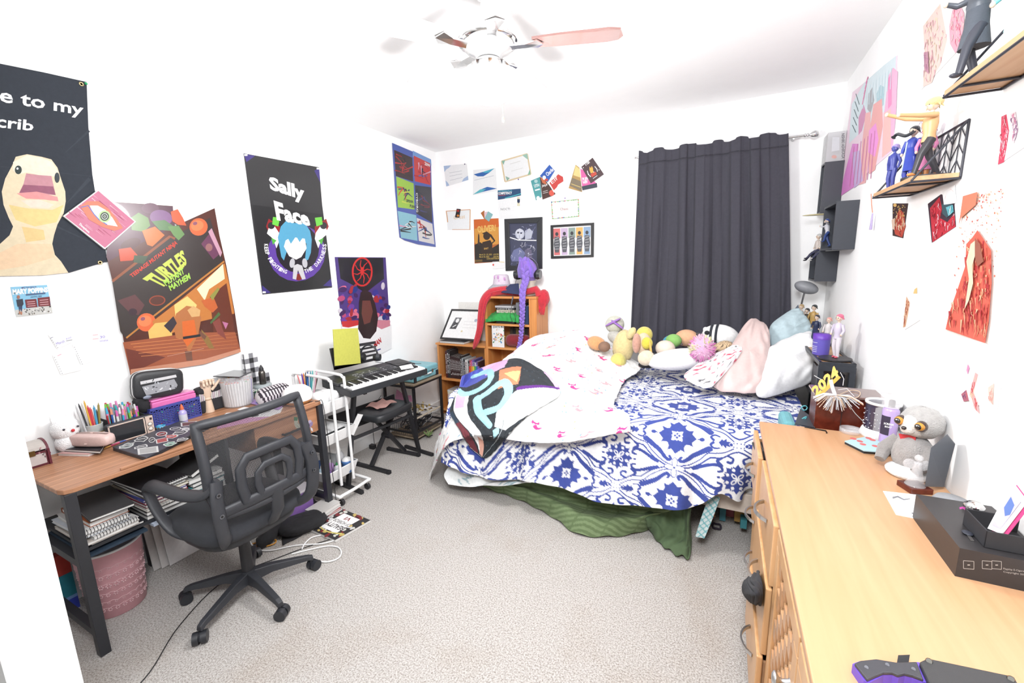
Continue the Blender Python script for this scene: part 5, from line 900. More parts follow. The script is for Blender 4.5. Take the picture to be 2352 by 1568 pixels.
for h,c,lab,sp in((.022,(40,42,50),'thick black album at the bottom of the right stack on the desk shelf',None),(.018,(38,38,46),'second black album from the bottom of the right stack on the desk shelf',None),(.014,(230,224,214),'cream spiral pad in the right stack on the desk shelf',(200,200,200)),(.016,(110,36,54),'maroon spiral notebook in the right stack on the desk shelf',(190,190,190)),(.013,(150,40,70),'crimson notebook in the right stack on the desk shelf',None),(.010,(64,74,160),'blue notebook in the right stack on the desk shelf',None),(.010,(226,216,190),'cream edged notebook near the top of the right stack on the desk shelf',None),(.016,(50,48,50),'black spiral notebook near the top of the right stack on the desk shelf',(170,170,170)),(.014,(44,42,46),'topmost black spiral notebook of the right stack on the desk shelf',(170,170,170))):
 nb(-2.55,-2.245+random.uniform(-.01,.01),.815,.985,zz,zz+h,C(*c),lab,C(*sp)if sp else None,rz=random.uniform(-.04,.04)); zz+=h+.0005
zz=SZ
for h,c,lab in((.03,(225,225,222),'thick white paperback at the bottom of the short stack on the desk shelf'),(.025,(60,150,160),'teal spined paperback in the short stack on the desk shelf'),(.02,(44,44,48),'black paperback in the short stack on the desk shelf'),(.022,(206,206,204),'white lettered paperback on the short stack on the desk shelf')):nb(-2.50,-2.26,1.0,1.155,zz,zz+h,C(*c),lab,rz=random.uniform(-.05,.05)); zz+=h+.0005
t=nb(-2.46,-2.27,1.0,1.15,zz+.038,zz+.058,C(60,60,62),'grey book leaning askew above the short stack on the desk shelf'); t.rotation_euler=(.35,0,.1); t.location.z+=-.008
b=MB(); b.box((-2.62,.60,.430),(-2.235,.80,.440),C(40,60,80)); b.build('binder',label='dark teal board hanging just under the desk shelf, left of the waste bin',cat='board')
b=MB(); b.box((-2.60,.82,.440),(-2.225,1.0,.452),C(214,226,246)); b.build('folder',label='pale blue folder right under the stacks on the desk shelf',cat='folder')
p=V((-2.515,.745,0)); wb=thing('waste_bin','pink oval waste bin with embossed lace flowers under the desk','waste bin',p); b=MB(); PKB=C(236,176,184); b.lathe([(.095,0),(.10,.004),(.122,.325)],p,PKB,'satin',40); b.lathe([(.095,.004),(.118,.326)][::-1],p,C(176,166,172),'satin',40); b.build('bucket',wb)
b=MB(); b.lathe([(.117,.324),(.1245,.324),(.1245,.333),(.117,.333),(.117,.324)],p,(.7,.7,.7),'satin',40); b.build('rim',wb)
LC=C(248,204,210)
for z,sc in((.17,1),(.125,.8),(.215,.8),(.05,.8),(.085,.5),(.255,.5)):
 b=MB(); r_=lerp(.10,.122,z/.325)+.0005
 for k in range(26):
  a_=2*PI*k/26+z*7
  for m_ in range(6):t_=2*PI*m_/6; b.ell(p+V((r_*math.cos(a_+.008*sc*math.cos(t_)/r_),r_*math.sin(a_+.008*sc*math.cos(t_)/r_),z+.008*sc*math.sin(t_))),.0036*sc,LC,'satin',6,4)
 b.tube([p+V((r_*math.cos(q_*.157),r_*math.sin(q_*.157),z+.013*sc+.004*math.sin(q_*2.6)))for q_ in range(41)],.0014,LC,'satin',4,False); b.build('lace_relief',wb)
for i,(y,c)in enumerate(((0,(214,210,208)),(1,(222,218,216)),(2,(232,230,230)))):
 A_=W(345+14*i,1308-4*i,z=.004)+V((0.0,0,0)); x0=-2.62+.015*i; b=MB(); y0=.93+.03*i; y1=1.16+.035*i; tp=.36-.02*i
 b.plate([(x0,y0,.005),(x0,y1,.005),(x0-.05,y1,tp if i<2 else .26),(x0-.05,y1-.05,tp),(x0-.05,y0,tp)],(1,0,.1),.006,C(*c)); b.build('foam_board',label=('rearmost','middle','front')[i]+' white foam board leaning under the desk beside the pink bin',cat='board')
b=MB(); b.T=Matrix.Translation((-2.72,.60,0)); b.box((0,-.03,0),(.05,.055,.06),C(52,72,190)); b.box((0,-.03,.06),(.05,.055,.075),C(130,170,230)); b.box((0,-.03,.075),(.05,.055,.19),C(40,140,160)); b.box((0,-.03,.19),(.05,.055,.29),C(190,60,50)); b.T=None; b.build('coloured_box',label='box in blue, teal and red bands under the left end of the desk',cat='box')
def meshmat():
 m=bpy.data.materials.new('chair_mesh'); m.use_nodes=True; nt=m.node_tree; N=nt.nodes; L=nt.links; b=N['Principled BSDF']; b.inputs['Base Color'].default_value=(.03,.03,.033,1); b.inputs['Roughness'].default_value=.7
 tc=N.new('ShaderNodeTexCoord'); sx=N.new('ShaderNodeSeparateXYZ'); L.new(tc.outputs['Object'],sx.inputs[0]); outs=[]
 for ax,s in(('Y',1900),('Z',1500)):
  k=N.new('ShaderNodeMath'); k.operation='MULTIPLY'; k.inputs[1].default_value=s; L.new(sx.outputs[ax],k.inputs[0]); q=N.new('ShaderNodeMath'); q.operation='SINE'; L.new(k.outputs[0],q.inputs[0]); r=N.new('ShaderNodeMath'); r.operation='GREATER_THAN'; r.inputs[1].default_value=-.45; L.new(q.outputs[0],r.inputs[0]); outs.append(r.outputs[0])
 mu=N.new('ShaderNodeMath'); mu.operation='MULTIPLY'; L.new(outs[0],mu.inputs[0]); L.new(outs[1],mu.inputs[1]); iv=N.new('ShaderNodeMath'); iv.operation='SUBTRACT'; iv.inputs[0].default_value=1; L.new(mu.outputs[0],iv.inputs[1]); L.new(iv.outputs[0],b.inputs['Alpha']); MATS['chair_mesh']=m
meshmat()
ccx,ccy=-2.0,1.06; CB_=C(58,60,66)
oc=thing('office_chair','black mesh back office chair turned to the desk','chair',(ccx,ccy,0))
wl=[(453,1468),(657,1412),(712,1297),(423,1370),(585,1272)]
b=MB(); b.cyl((ccx,ccy,.075),(ccx,ccy,.13),.035,.03,CB_,'plastic',18); b.cyl((ccx,ccy,.13),(ccx,ccy,.29),.026,.024,C(46,46,50),'plastic',18); b.build('gas_column',oc)
b=MB(); b.cyl((ccx,ccy,.28),(ccx,ccy,.39),.013,c=(.6,.6,.6),m='chrome'); b.build('piston',oc)
for px,py in wl:
 e=W(px,py,z=.03); d=(V((e.x-ccx,e.y-ccy,0))).normalized(); R_=.275; tip=V((ccx,ccy,0))+d*R_
 b=MB(); s_=d.cross(V((0,0,1))); secs=[]
 for t_,w_,z0,z1 in((.02,.026,.07,.125),(.10,.020,.08,.118),(.20,.018,.072,.100),(.262,.016,.066,.088),(.285,.014,.055,.078)):
  o_=V((ccx,ccy,0))+d*t_; secs.append([o_+s_*w_+V((0,0,z0)),o_-s_*w_+V((0,0,z0)),o_-s_*w_*.7+V((0,0,z1)),o_+s_*w_*.7+V((0,0,z1))])
 vs=[q for s in secs for q in s]; b.add(vs,[(i*4+j,i*4+(j+1)%4,(i+1)*4+(j+1)%4,(i+1)*4+j)for i in range(len(secs)-1)for j in range(4)]+[(3,2,1,0),tuple(range(len(vs)-4,len(vs)))],CB_,'plastic'); b.build('base_spoke',oc,bevel=.003)
 b=MB(); b.cyl(tip+V((0,0,.03)),tip+V((0,0,.07)),.006,c=CB_); w2=Euler((0,0,.6)).to_matrix()@s_; cc=tip+d*.01+V((0,0,.026))
 b.cyl(cc-w2*.026,cc-w2*.004,.026,c=C(48,50,56),m='plastic',n=22); b.cyl(cc+w2*.004,cc+w2*.026,.026,c=C(48,50,56),m='plastic',n=22); b.bar(cc-w2*.004+V((0,0,.005)),cc+w2*.004+V((0,0,.005)),.03,.03,CB_); b.build('caster',oc)
sz=.45; b=MB(); b.ell((ccx-.015,ccy,sz),(.235,.235,.045),C(54,56,62),'cloth',36,14,e=.55); b.build('seat',oc)
b=MB(); b.ell((ccx-.0,ccy,sz-.045),(.20,.21,.04),C(48,50,55),'plastic',30,10,e=.6); b.box((ccx-.06,ccy-.05,.37),(ccx+.07,ccy+.05,.41),CB_,'plastic'); b.build('seat_pan',oc)
yc=1.085
def bx(y,z):
 t_=(z-.5)/.47; return-1.755+.055*((y-yc)/.22)**2*-1.0+.03*math.sin(PI*min(max(t_,0),1))-.035*max(t_,0)
def backp(u,v,inset=0):
 hw=lerp(.232,.225,v)if v>.3 else lerp(.20,.232,v/.3); y=yc+u*(hw-inset); z=lerp(.565,.955,v)+(.018*u*0)+(.02 if v>.9 else 0)*(1-abs(u))*0
 return V((bx(y,z),y,z))
n=14; loop=[backp(-1,i/n)for i in range(n+1)]+[backp(-1+2*i/n,1)+V((0,0,.006*math.sin(PI*i/n)))for i in range(1,n+1)]+[backp(1,1-i/n)for i in range(1,n+1)]+[backp(1-2*i/n,0)for i in range(1,n)]
loop.append(loop[0]); b=MB(); b.tube(loop,.020,CB_,'plastic',10,False,flat=1.0,up=(1,0,0)); b.build('back_frame',oc)
b=MB(); b.grid(lambda u,v:backp(u*2-1,v),24,24,(.03,.03,.03),'chair_mesh'); b.build('back_mesh',oc)
b=MB(); off=V((.014,0,0))
def bp2(y,z):return V((bx(y,z)+.014,y,z))
LB=[[(-.19,.60),(-.12,.60),(.12,.60),(.19,.60)],[(-.185,.63),(-.13,.635),(.13,.635),(.185,.63)]]
b.tube([bp2(yc+y,z)for y,z in((-.20,.585),(-.1,.60),(0,.605),(.1,.60),(.20,.585))],.026,CB_,'plastic',10,flat=.45,up=(1,0,0))
b.tube([bp2(yc+y,z)for y,z in((-.12,.60),(-.135,.68),(-.13,.75),(-.10,.79),(0,.795),(.10,.79),(.13,.75),(.135,.68),(.12,.60))],.023,CB_,'plastic',8,flat=.5,up=(1,0,0))
b.tube([bp2(yc+y,z)for y,z in((-.06,.60),(-.075,.66),(-.07,.71),(-.04,.735),(.04,.735),(.07,.71),(.075,.66),(.06,.60))],.017,CB_,'plastic',8,flat=.5,up=(1,0,0))
b.tube([bp2(yc,.605),bp2(yc,.50),V((-1.79,yc,.43)),V((-1.88,yc,.40))],.03,CB_,'plastic',10,flat=.4,up=(1,0,0)); b.build('lumbar_support',oc)
for s_ in(-1,1):
 Y=lambda d_:yc-.02+s_*d_; b=MB()
 b.tube(smooth_path([V((-1.775,Y(.19),.735)),V((-1.80,Y(.225),.685)),V((-1.92,Y(.25),.668)),V((-2.06,Y(.262),.672)),V((-2.155,Y(.262),.665)),V((-2.185,Y(.258),.63)),V((-2.15,Y(.252),.54)),V((-2.09,Y(.235),.455)),V((-2.02,Y(.21),.425)),V((-1.93,Y(.17),.415))],4),.027,CB_,'plastic',10,flat=.5,up=(0,.2,1)); b.build('armrest',oc)
 b=MB(); b.tube(smooth_path([V((-1.76,Y(.20),.735)),V((-1.745,Y(.215),.66)),V((-1.745,Y(.215),.57)),V((-1.76,Y(.20),.48)),V((-1.82,Y(.165),.43)),V((-1.90,Y(.14),.41))],4),.03,CB_,'plastic',10,flat=.42,up=(1,s_*-.3,0))
 for z in(.69,.60):b.cyl((-1.735,Y(.214),z),(-1.728,Y(.214),z),.009,c=C(160,165,175),m='metal'); b.cyl((-1.7279,Y(.214),z),(-1.727,Y(.214),z),.005,c=C(30,30,34),m='satin')
 b.build('arm_bracket',oc)
CW_=(.80,.80,.80); kx0,kx1,ky0,ky1=-2.62,-2.285,1.785,2.04
ct=thing('rolling_cart','white three tier rolling cart between the desk and the keyboard','cart',(-2.45,1.91,0))
def tray(z,h,name='tray'):
 b=MB(); f=.02; o=[(kx0,ky0),(kx1,ky0),(kx1,ky1),(kx0,ky1)]; i_=[(kx0+f,ky0+f),(kx1-f,ky0+f),(kx1-f,ky1-f),(kx0+f,ky1-f)]
 lo=[V((x,y,z))for x,y in i_]; hi=[V((x,y,z+h))for x,y in o]; b.add(lo,[(0,1,2,3),(3,2,1,0)],CW_,'satin')
 for k in range(4):j=(k+1)%4; b.plate([lo[k],lo[j],hi[j],hi[k]],(hi[j]-hi[k]).cross(lo[k]-hi[k]),.003,CW_,'satin')
 r_=[hi[0],hi[1],hi[2],hi[3],hi[0]]; b.tube(r_,.005,CW_,'satin',6); b.build(name,ct)
for z in(.62,.40,.135):tray(z,.075)
for px in(773,803):
 y=min(W(px,1000,x=-2.27).y,2.03); b=MB(); b.tube(smooth_path([(-2.27,y,.10),(-2.27,y,.45),(-2.27,y,.80),(-2.285,y,.835),(-2.33,y,.85),(-2.60,y,.855),(-2.635,y,.84),(-2.64,y,.80),(-2.64,y,.40),(-2.64,y,.10)],5),.010,CW_,'satin',10); b.build('post',ct)
b=MB(); b.tube(smooth_path([(-2.64,1.80,.075),(-2.24,1.79,.07),(-2.20,1.82,.07),(-2.20,2.02,.07),(-2.24,2.06,.07),(-2.64,2.05,.075)],5),.011,CW_,'satin',10); b.build('base_tube',ct)
for x,y in((-2.21,1.81),(-2.21,2.04),(-2.62,1.81),(-2.62,2.04)):
 b=MB(); b.cyl((x,y-.01,.022),(x,y+.01,.022),.022,c=C(50,50,54),m='satin',n=18); b.cyl((x,y,.03),(x,y,.07),.006,c=(.6,.6,.6),m='metal'); b.build('caster',ct)
p=V((-2.50,1.86,.625)); t=thing('pen_cup','white cup of dark pens and scissors on the top tier of the cart','pen holder',p); b=MB(); b.lathe([(.035,0),(.042,.10),(.038,.10),(.032,.006)],p,(.8,.8,.8),'satin'); b.build('cup',t)
for px,py,c in((684,862,(240,150,150)),(692,848,(110,70,180)),(697,858,(235,140,70)),(701,852,(50,50,56)),(706,850,(60,100,170)),(712,848,(70,150,170)),(716,841,(90,190,190)),(721,852,(240,240,240)),(727,856,(230,180,200)),(732,858,(190,140,130)),(704,866,(50,120,190)),(745,866,(70,60,60))):
 e=W(px,py,x=-2.50); e.y=min(max(e.y,1.80),1.95); e.z=min(e.z,.86); a_=p+V(((hash(px)%5-2)*.007,(e.y-p.y)*.35,.01)); b=MB(); b.cyl(a_,e,.0045,c=C(*c),m='satin',n=8); b.cyl(e,e+(e-a_).normalized()*.014,.0045,.002,C(*c),'satin',8); b.build('pen',label='pen or marker standing in the white cup on the cart',cat='pen',group='pens in the cart cup')
b=MB(); b.ell((-2.38,1.90,.70),(.075,.09,.05),(.8,.8,.8),'cloth',e=.7,noise=.05); b.build('white_cloth',label='white cloth heaped on the top tier of the cart',cat='cloth')
b=MB(); b.box((-2.60,1.82,.418),(-2.32,2.0,.47),C(46,46,50),'cloth'); b.build('black_folder',label='black padded folder on the middle tier of the cart',cat='folder',bevel=.01)
b=MB(); b.box((-2.58,1.83,.472),(-2.33,1.99,.484),(.75,.75,.75)); b.build('white_pad',label='white pad lying on the black padded folder in the cart',cat='paper pad')
b=MB(); q=[W(802,995,x=-2.31),W(812,1000,x=-2.31),W(834,952,x=-2.27),W(822,950,x=-2.27)]; b.plate(q,(1,-.3,0),.004,(.78,.78,.78)); b.build('white_card',label='white card sticking up out of the middle tier of the cart',cat='card')
cols=[((150,110,200),(240,240,240)),((200,225,240),(240,240,240)),((110,190,200),(240,240,240)),((120,170,230),(245,245,245)),((230,230,235),(60,150,90)),((200,160,220),(240,240,240)),((180,220,240),(70,70,80)),((90,130,200),(250,250,250))]
for k,(c,cc)in enumerate(cols):
 x,y=-2.345-.062*(k%4),1.835+.075*(k//4); bottle('paint_bottle',V((x,y,.137)),.021,.09+.01*(k%3),C(*c),'small paint bottle on the bottom tier of the cart',C(*cc),'satin',group='paint bottles on the bottom tier of the cart')
bottle('spray_bottle',V((-2.40,1.99,.137)),.03,.18,C(225,225,228),'tall white bottle at the back of the bottom tier of the cart',(.75,.75,.75),'satin')
bottle('blue_jar',V((-2.33,1.985,.137)),.034,.11,C(90,140,205),'blue jar with white lid on the bottom tier of the cart',(.75,.75,.75),'satin',neck=.8)
def floor_q(name,q,z,th,c,label,cat,fn=None,m='print'):
 b=MB(); P4=[W(*s_,z=z+th)for s_ in q]; b.hexa([s_-V((0,0,th))for s_ in P4],P4,[c,c]+[(.66,.65,.63)]*4 if cat=='book' else c,m); a=Art((0,0,z+th),(0,0,1),mb=b,m=m)
 if fn:fn(a,q)
 return b.build(name,label=label,cat=cat)
def f(a,q):
 rr=random.Random(31)
 for k in range(90):
  u,v=rr.random(),rr.random()
  if .22<u<.85 and .25<v<.75:continue
  x,y=quadpt(q,u*.94+.03,v*.94+.03); a.ell(x,y,rr.uniform(3,7),rr.uniform(1.6,3.5),C(*rr.choice(((50,50,52),(245,245,245),(245,245,245),(140,50,56),(60,60,64),(240,240,230),(150,60,64),(226,200,120)))),rr.uniform(-40,20))
 a.poly([quadpt(q,*s_)for s_ in((.20,.22),(.88,.22),(.88,.78),(.20,.78))],(.80,.80,.79))
 pts=[quadpt(q,.24+.12*math.sin(PI*t)*-1+.02,.08+.84*t)for t in[i/10 for i in range(11)]]; a.line(pts,3,C(236,222,130))
 tq=lambda u0,v0,u1,v1:[quadpt(q,u1,v0),quadpt(q,u1,v1),quadpt(q,u0,v1),quadpt(q,u0,v0)][::1]
 a.text('BEAUTY',[quadpt(q,.32,.80),quadpt(q,.32,.24),quadpt(q,.48,.24),quadpt(q,.48,.80)],C(70,60,62),.02); a.text('OF HORROR',[quadpt(q,.52,.80),quadpt(q,.52,.24),quadpt(q,.64,.24),quadpt(q,.64,.80)],C(90,80,82),.01); a.text('VI',[quadpt(q,.69,.60),quadpt(q,.69,.42),quadpt(q,.82,.42),quadpt(q,.82,.60)],C(150,40,40),.02)
floor_q('colouring_book',[(705,1212),(786,1168),(851,1194),(770,1240)],.002,.014,C(60,58,60),'colouring book with a black, white and red cover lying on the carpet','book',f)
bg=thing('tote_bag','black fabric tote bag slumped on the carpet under the desk end','bag',(-2.25,1.60,0)); b=MB()
P=[W(*q,z=z)for q,z in(((652,1250),.004),((752,1190),.004),((700,1215),.004))]; net=[[W(650,1252,z=.004),W(700,1225,z=.004),W(757,1190,z=.004)],[W(648,1215,y=1.50),W(700,1190,y=1.58),W(752,1178,y=1.66)],[W(660,1175,y=1.58),W(700,1160,y=1.66),W(738,1160,y=1.72)],[W(675,1160,y=1.70),W(700,1150,y=1.76),W(722,1150,y=1.78)]]
G=ctrl(net,50,40); U,Vv=arclen(G); G+=(normals(G)*(.006*np.sin(U*60+Vv*40))[...,None]); G[...,2]=np.maximum(G[...,2],.003); sheet('body',G,np.array(C(46,46,50))*np.ones((41,51,1)),parent=bg,solid=.006)
b=MB(); b.ell(W(696,1200,z=.04),(.09,.135,.042),C(44,44,48),'cloth',28,16,rot=(0,0,-.5),noise=.07,e=.8); b.build('contents',bg); b=MB(); a_=W(728,1162,y=1.70); b.tube(smooth_path([W(664,1180,y=1.54),W(650,1160,y=1.56),W(660,1150,y=1.60),W(700,1165,y=1.62)],5),.008,C(40,40,44),'cloth',8,flat=.4); b.build('strap',bg)
b=MB(); b.tube(smooth_path([W(632,1200,z=.05),W(622,1220,z=.045),W(606,1240,z=.04),W(594,1248,z=.03)],4),[.05]*4+[.045]*4+[.035]*4+[.02],C(38,38,42),'cloth',12); b.build('slipper',label='black fabric slipper lying between the chair base and the tote bag',cat='shoe')
b=MB(); p=W(602,1238,z=.03); b.T=Matrix.Translation(p+V((0,0,.0)))@Euler((PI/2,0,.9)).to_matrix().to_4x4(); b.lathe([(.022,-.03),(.027,.03),(.025,.03),(.020,-.028)],c=C(170,190,220),m='satin'); b.T=None; b.build('plastic_cup',label='small pale blue cup lying on its side behind the chair base',cat='cup')
b=MB(); rr=random.Random(5); b.tube(smooth_path([W(x,y,z=.008)for x,y in((580,1248),(596,1246),(588,1256),(606,1254),(624,1242),(634,1240),(630,1248),(612,1254))],5),.004,C(240,170,70),'satin',6); b.build('orange_strap',label='orange strap curled on the carpet behind the chair base',cat='strap')
b=MB(); b.tube(smooth_path([W(x,y,z=.006)for x,y in((574,1222),(572,1240),(590,1260),(620,1264),(680,1252),(740,1248),(780,1236),(800,1224))],6),.004,(.78,.78,.78),'satin',8); b.tube(smooth_path([W(x,y,z=.006)for x,y in((694,1260),(700,1248),(716,1234),(740,1228))],5),.004,(.78,.78,.78),'satin',8)
b.tube(smooth_path([W(x,y,z=.006)for x,y in((670,1272),(710,1262),(750,1254),(775,1256),(784,1268),(776,1282),(750,1290),(722,1286))],6),.004,(.78,.78,.78),'satin',8); b.build('white_cable',label='white cable looped on the carpet right of the chair',cat='cord')
b=MB(); mat('purplefilm',.2,fixed=C(170,130,215)); b.box((-2.66,1.42,.02),(-2.32,1.69,.17),m='purplefilm'); b.build('purple_bin',label='purple plastic storage bin under the right end of the desk',cat='bin',bevel=.015)
b=MB(); b.box((-2.67,1.41,.17),(-2.31,1.70,.185),C(226,222,230),'satin'); b.build('bin_lid',label='pale lid on the purple storage bin under the desk',cat='lid',bevel=.004)
zz=.004
for h,c,lab in((.016,(225,225,225),'white magazine lowest in the pile in front of the purple bin'),(.012,(190,60,60),'red edged magazine in the pile in front of the purple bin'),(.014,(230,230,230),'white comic in the pile in front of the purple bin'),(.022,(236,234,230),'thick white paperback on top of the pile in front of the purple bin')):
 nb(-2.29,-2.15+random.uniform(-.01,.01),1.54,1.70,zz,zz+h,C(*c),lab,rz=random.uniform(-.1,.1)).location.y+=.055; zz+=h+.0006
kf0,kf1=V((-2.19,1.95,0)),V((-2.10,2.66,0)); du=(kf1-kf0); KL=du.length; du.normalize(); dd_=V((-du.y,du.x,0)); ang=math.atan2(du.y,du.x)
kb=thing('digital_piano','black digital keyboard on a folding stand with its music rest up','keyboard',(-2.3,2.3,.70))
def K(u,d,z):return kf0+du*u+dd_*d+V((0,0,z+.10*d))
def kbox(b,u0,u1,d0,d1,z0,z1,c,m='satin'):b.hexa([K(u0,d0,z0),K(u1,d0,z0),K(u1,d1,z0),K(u0,d1,z0)],[K(u0,d0,z1),K(u1,d0,z1),K(u1,d1,z1),K(u0,d1,z1)],c,m)
b=MB(); kbox(b,0,KL,0,.32,.705,.752,C(50,52,56)); kbox(b,0,KL,.135,.32,.752,.770,C(66,68,72)); b.build('body',kb,bevel=.004)
nk=36; b=MB()
for i in range(nk):kbox(b,.02+(KL-.04)*i/nk,.02+(KL-.04)*(i+.93)/nk,.004,.132,.752,.763,(.80,.80,.80),'gloss')
b.build('white_keys',kb); b=MB()
for i in range(nk-1):
 if i%7 in(2,6):continue
 u=.02+(KL-.04)*(i+.965)/nk; kbox(b,u-.005,u+.005,.05,.132,.763,.773,C(44,44,48))
b.build('black_keys',kb); b=MB(); rr=random.Random(4)
kbox(b,.24,.42,.19,.28,.770,.7712,C(96,100,86)); kbox(b,.02,.16,.16,.30,.770,.7715,C(48,48,52)); kbox(b,KL-.16,KL-.02,.16,.31,.770,.775,C(44,44,48))
for i in range(60):u=.18+(KL-.36)*(i%20)/20; d=.155+.03*(i//20); kbox(b,u,u+.012,d,d+.008,.7712,.7735,C(*rr.choice(((180,180,184),(110,110,116),(90,90,96)))))
b.build('control_panel',kb)
xm=-2.535; b=MB(); mr=[W(757,800,x=xm),W(862,783,x=xm),W(869,826,x=xm),W(768,850,x=xm)]
for(u0,u1,v0,v1)in((0,.28,0,1),(.60,1,0,.14),(.60,1,.24,.34),(.60,1,.44,.54),(.60,1,.64,.74),(.28,.62,0,1),(.0,1,.86,1)):
 g=lambda u,v:(mr[0]*(1-u)+mr[1]*u)*(1-v)+(mr[3]*(1-u)+mr[2]*u)*v; b.plate([g(u0,v0),g(u1,v0),g(u1,v1),g(u0,v1)],(1,0,.1),.006,C(58,58,62),'satin')
b.build('music_rest',kb,bevel=.002)
b=MB(); xq=-2.515; q=[W(765,756,x=xq),W(822,753,x=xq),W(829,834,x=xq+.03),W(770,840,x=xq+.03)]; b.plate(q,(1,0,.1),.006,C(240,240,110,1.9),'matte'); b.build('yellow_folder',label='bright yellow folder leaning on the music rest of the keyboard',cat='folder')
def headphones(pos,r,axis,label,cup=.03,rotx=0):
 t=thing('headphones',label,'headphones',pos); M=Matrix.Translation(pos)@Euler((rotx,0,axis)).to_matrix().to_4x4(); c=C(52,54,60)
 b=MB(); b.T=M; b.tube([(r*math.cos(a_),0,r*math.sin(a_)*1.05)for a_ in[PI*(-.04+1.08*i/16)for i in range(17)]],.011,c,'satin',10,flat=.55,up=(0,0,1)); b.build('headband',t)
 for s_ in(-1,1):
  b=MB(); b.T=M; b.cyl((s_*(r-.005),0,-.01-cup*.6),(s_*(r+.022),0,-.012-cup*.6),cup,cup*.85,C(58,60,66),'gloss',22); b.cyl((s_*(r-.028),0,-.01-cup*.6),(s_*(r-.005),0,-.01-cup*.6),cup*.9,cup,C(40,40,44),'leather',22); b.build('ear_cup',t)
 return t
headphones(W(848,812,x=-2.49)+V((0,0,.0)),.065,.4,'black headphones hanging on the music rest beside the yellow folder',.032)
b=MB(); a_=W(862,828,x=-2.46); b.tube(smooth_path([a_+V((0,0,-.01)),K(.50,.26,.79),K(.56,.20,.785),K(.62,.16,.785),K(.66,.10,.785),K(.70,.05,.785)],6),.002,C(50,50,54),'satin',5); b.build('headphone_cord',label='thin black headphone cord draped over the keyboard controls',cat='cord')
b=MB(); kp=[K(.50,.06,.776),K(.60,.03,.776),K(.66,.12,.776),K(.55,.14,.776)]; b.hexa(kp,[q+V((0,0,.001))for q in kp],(.78,.78,.78)); b.build('loose_paper',label='small loose white paper lying on the piano keys',cat='paper')
st=thing('keyboard_stand','black folding X stand holding up the keyboard','stand',(-2.3,2.3,0));
KZ=lambda u,d,z:V((K(u,d,0).x,K(u,d,0).y,z))
for u,ub_ in((.14,.02),(KL-.14,KL+.0)):
 b=MB(); b.bar(KZ(ub_,.16,.014),KZ(u,.16,.685),.024,.03,C(46,46,50),'satin',up=dd_); b.build('leg',st)
 b=MB(); b.bar(KZ(ub_,.0,.014),KZ(ub_,.33,.014),.024,.024,C(46,46,50),'satin'); b.build('foot',st); b=MB(); b.bar(KZ(u,.03,.695),KZ(u,.30,.715),.024,.012,C(46,46,50),'satin'); b.build('top_arm',st)
b=MB(); b.bar(KZ(.08,.16,.35),KZ(KL-.07,.16,.35),.02,.02,C(46,46,50)); b.build('brace',st)
b=MB(); b.plate([K(.05,.36,.30),K(KL-.05,.36,.30),K(KL-.05,.36,.46),K(.05,.36,.46)],dd_*-1,.01,C(46,46,50)); b.build('keyboard_case',label='flat black case leaning behind the stool under the keyboard',cat='case')
so=thing('piano_stool','black padded piano stool on crossed legs','stool',(-2.27,2.45,0)); F=[W(822,1065,z=.014),W(893,1084,z=.014),W(893,1030,z=.014),W(961,1044,z=.014)]
sc=(F[0]+F[1]+F[2]+F[3])/4; bd=((F[1]-F[0])+(F[3]-F[2])).normalized(); pd=V((-bd.y,bd.x,0));
b=MB(); hl,hw,zc=.165,.125,.435; cs=sc+V((-.0,.0,0)); rz=math.atan2(pd.y,pd.x)
b.ell((cs.x,cs.y,zc),(.205,.145,.036),C(52,54,58),'leather',32,12,rot=(0,0,rz),e=.38); b.build('seat',so)
for i,(p0,p1)in enumerate(((F[0],F[1]),(F[2],F[3]))):
 b=MB(); b.bar(p0,p1,.026,.026,C(46,46,50),'satin'); b.build('foot',so,bevel=.002)
 for q in(p0,p1):b=MB(); b.cbox(q,(.03,.03,.028),C(38,38,42),rz=math.atan2(bd.y,bd.x)); b.build('foot_cap',so,bevel=.004)
m0,m1=(F[0]+F[1])/2,(F[2]+F[3])/2; axm=(m1-m0).normalized()
for s_,(a_,e_)in enumerate(((m0,m1),(m1,m0))):
 off=bd*(.016 if s_ else-.016); top_=e_.lerp(a_,.12); top_=V((top_.x,top_.y,.405)); b=MB(); b.bar(a_+off+V((0,0,.01)),top_+off,.026,.03,C(46,46,50),'satin',up=bd); b.build('leg',so,bevel=.002)
b=MB(); mc=(m0+m1)/2+V((0,0,.21)); b.cyl(mc-bd*.04,mc+bd*.04,.022,c=C(44,44,48),m='satin',n=16); b.build('pivot',so)
b=MB(); cc_=V((cs.x,cs.y,zc+.043));
G=ctrl([[cc_+V((x,y,.012*((i+j)%2)+.004))for i,x in enumerate((-.10,-.05,.0,.05))]for j,y in enumerate((-.10,-.04,.03,.09))],36,36); U,Vv=arclen(G); G[...,2]+=.006*fnoise(U,Vv,6,50); G[...,2]=np.maximum(G[...,2],zc+.037)
sheet('pink_cloth',G,np.array(C(245,190,180))*np.ones((37,37,1)),label='crumpled pink cloth lying on the black stool',cat='cloth',solid=.004)
tb=thing('side_table','small grey oak side table with black steel frame beside the bookcase','table',(-2.55,3.0,0)); tx0,tx1,ty0,ty1,tz=-2.73,-2.375,2.80,3.22,.545
b=MB(); b.box((tx0,ty0,tz-.014),(tx1,ty1,tz),m='grey_oak'); b.build('tabletop',tb,bevel=.002)
for x in(tx0+.012,tx1-.012):
 for y in(ty0+.012,ty1-.012):b=MB(); b.box((x-.01,y-.01,0),(x+.01,y+.01,tz-.014),C(40,40,44),'satin'); b.build('leg',tb)
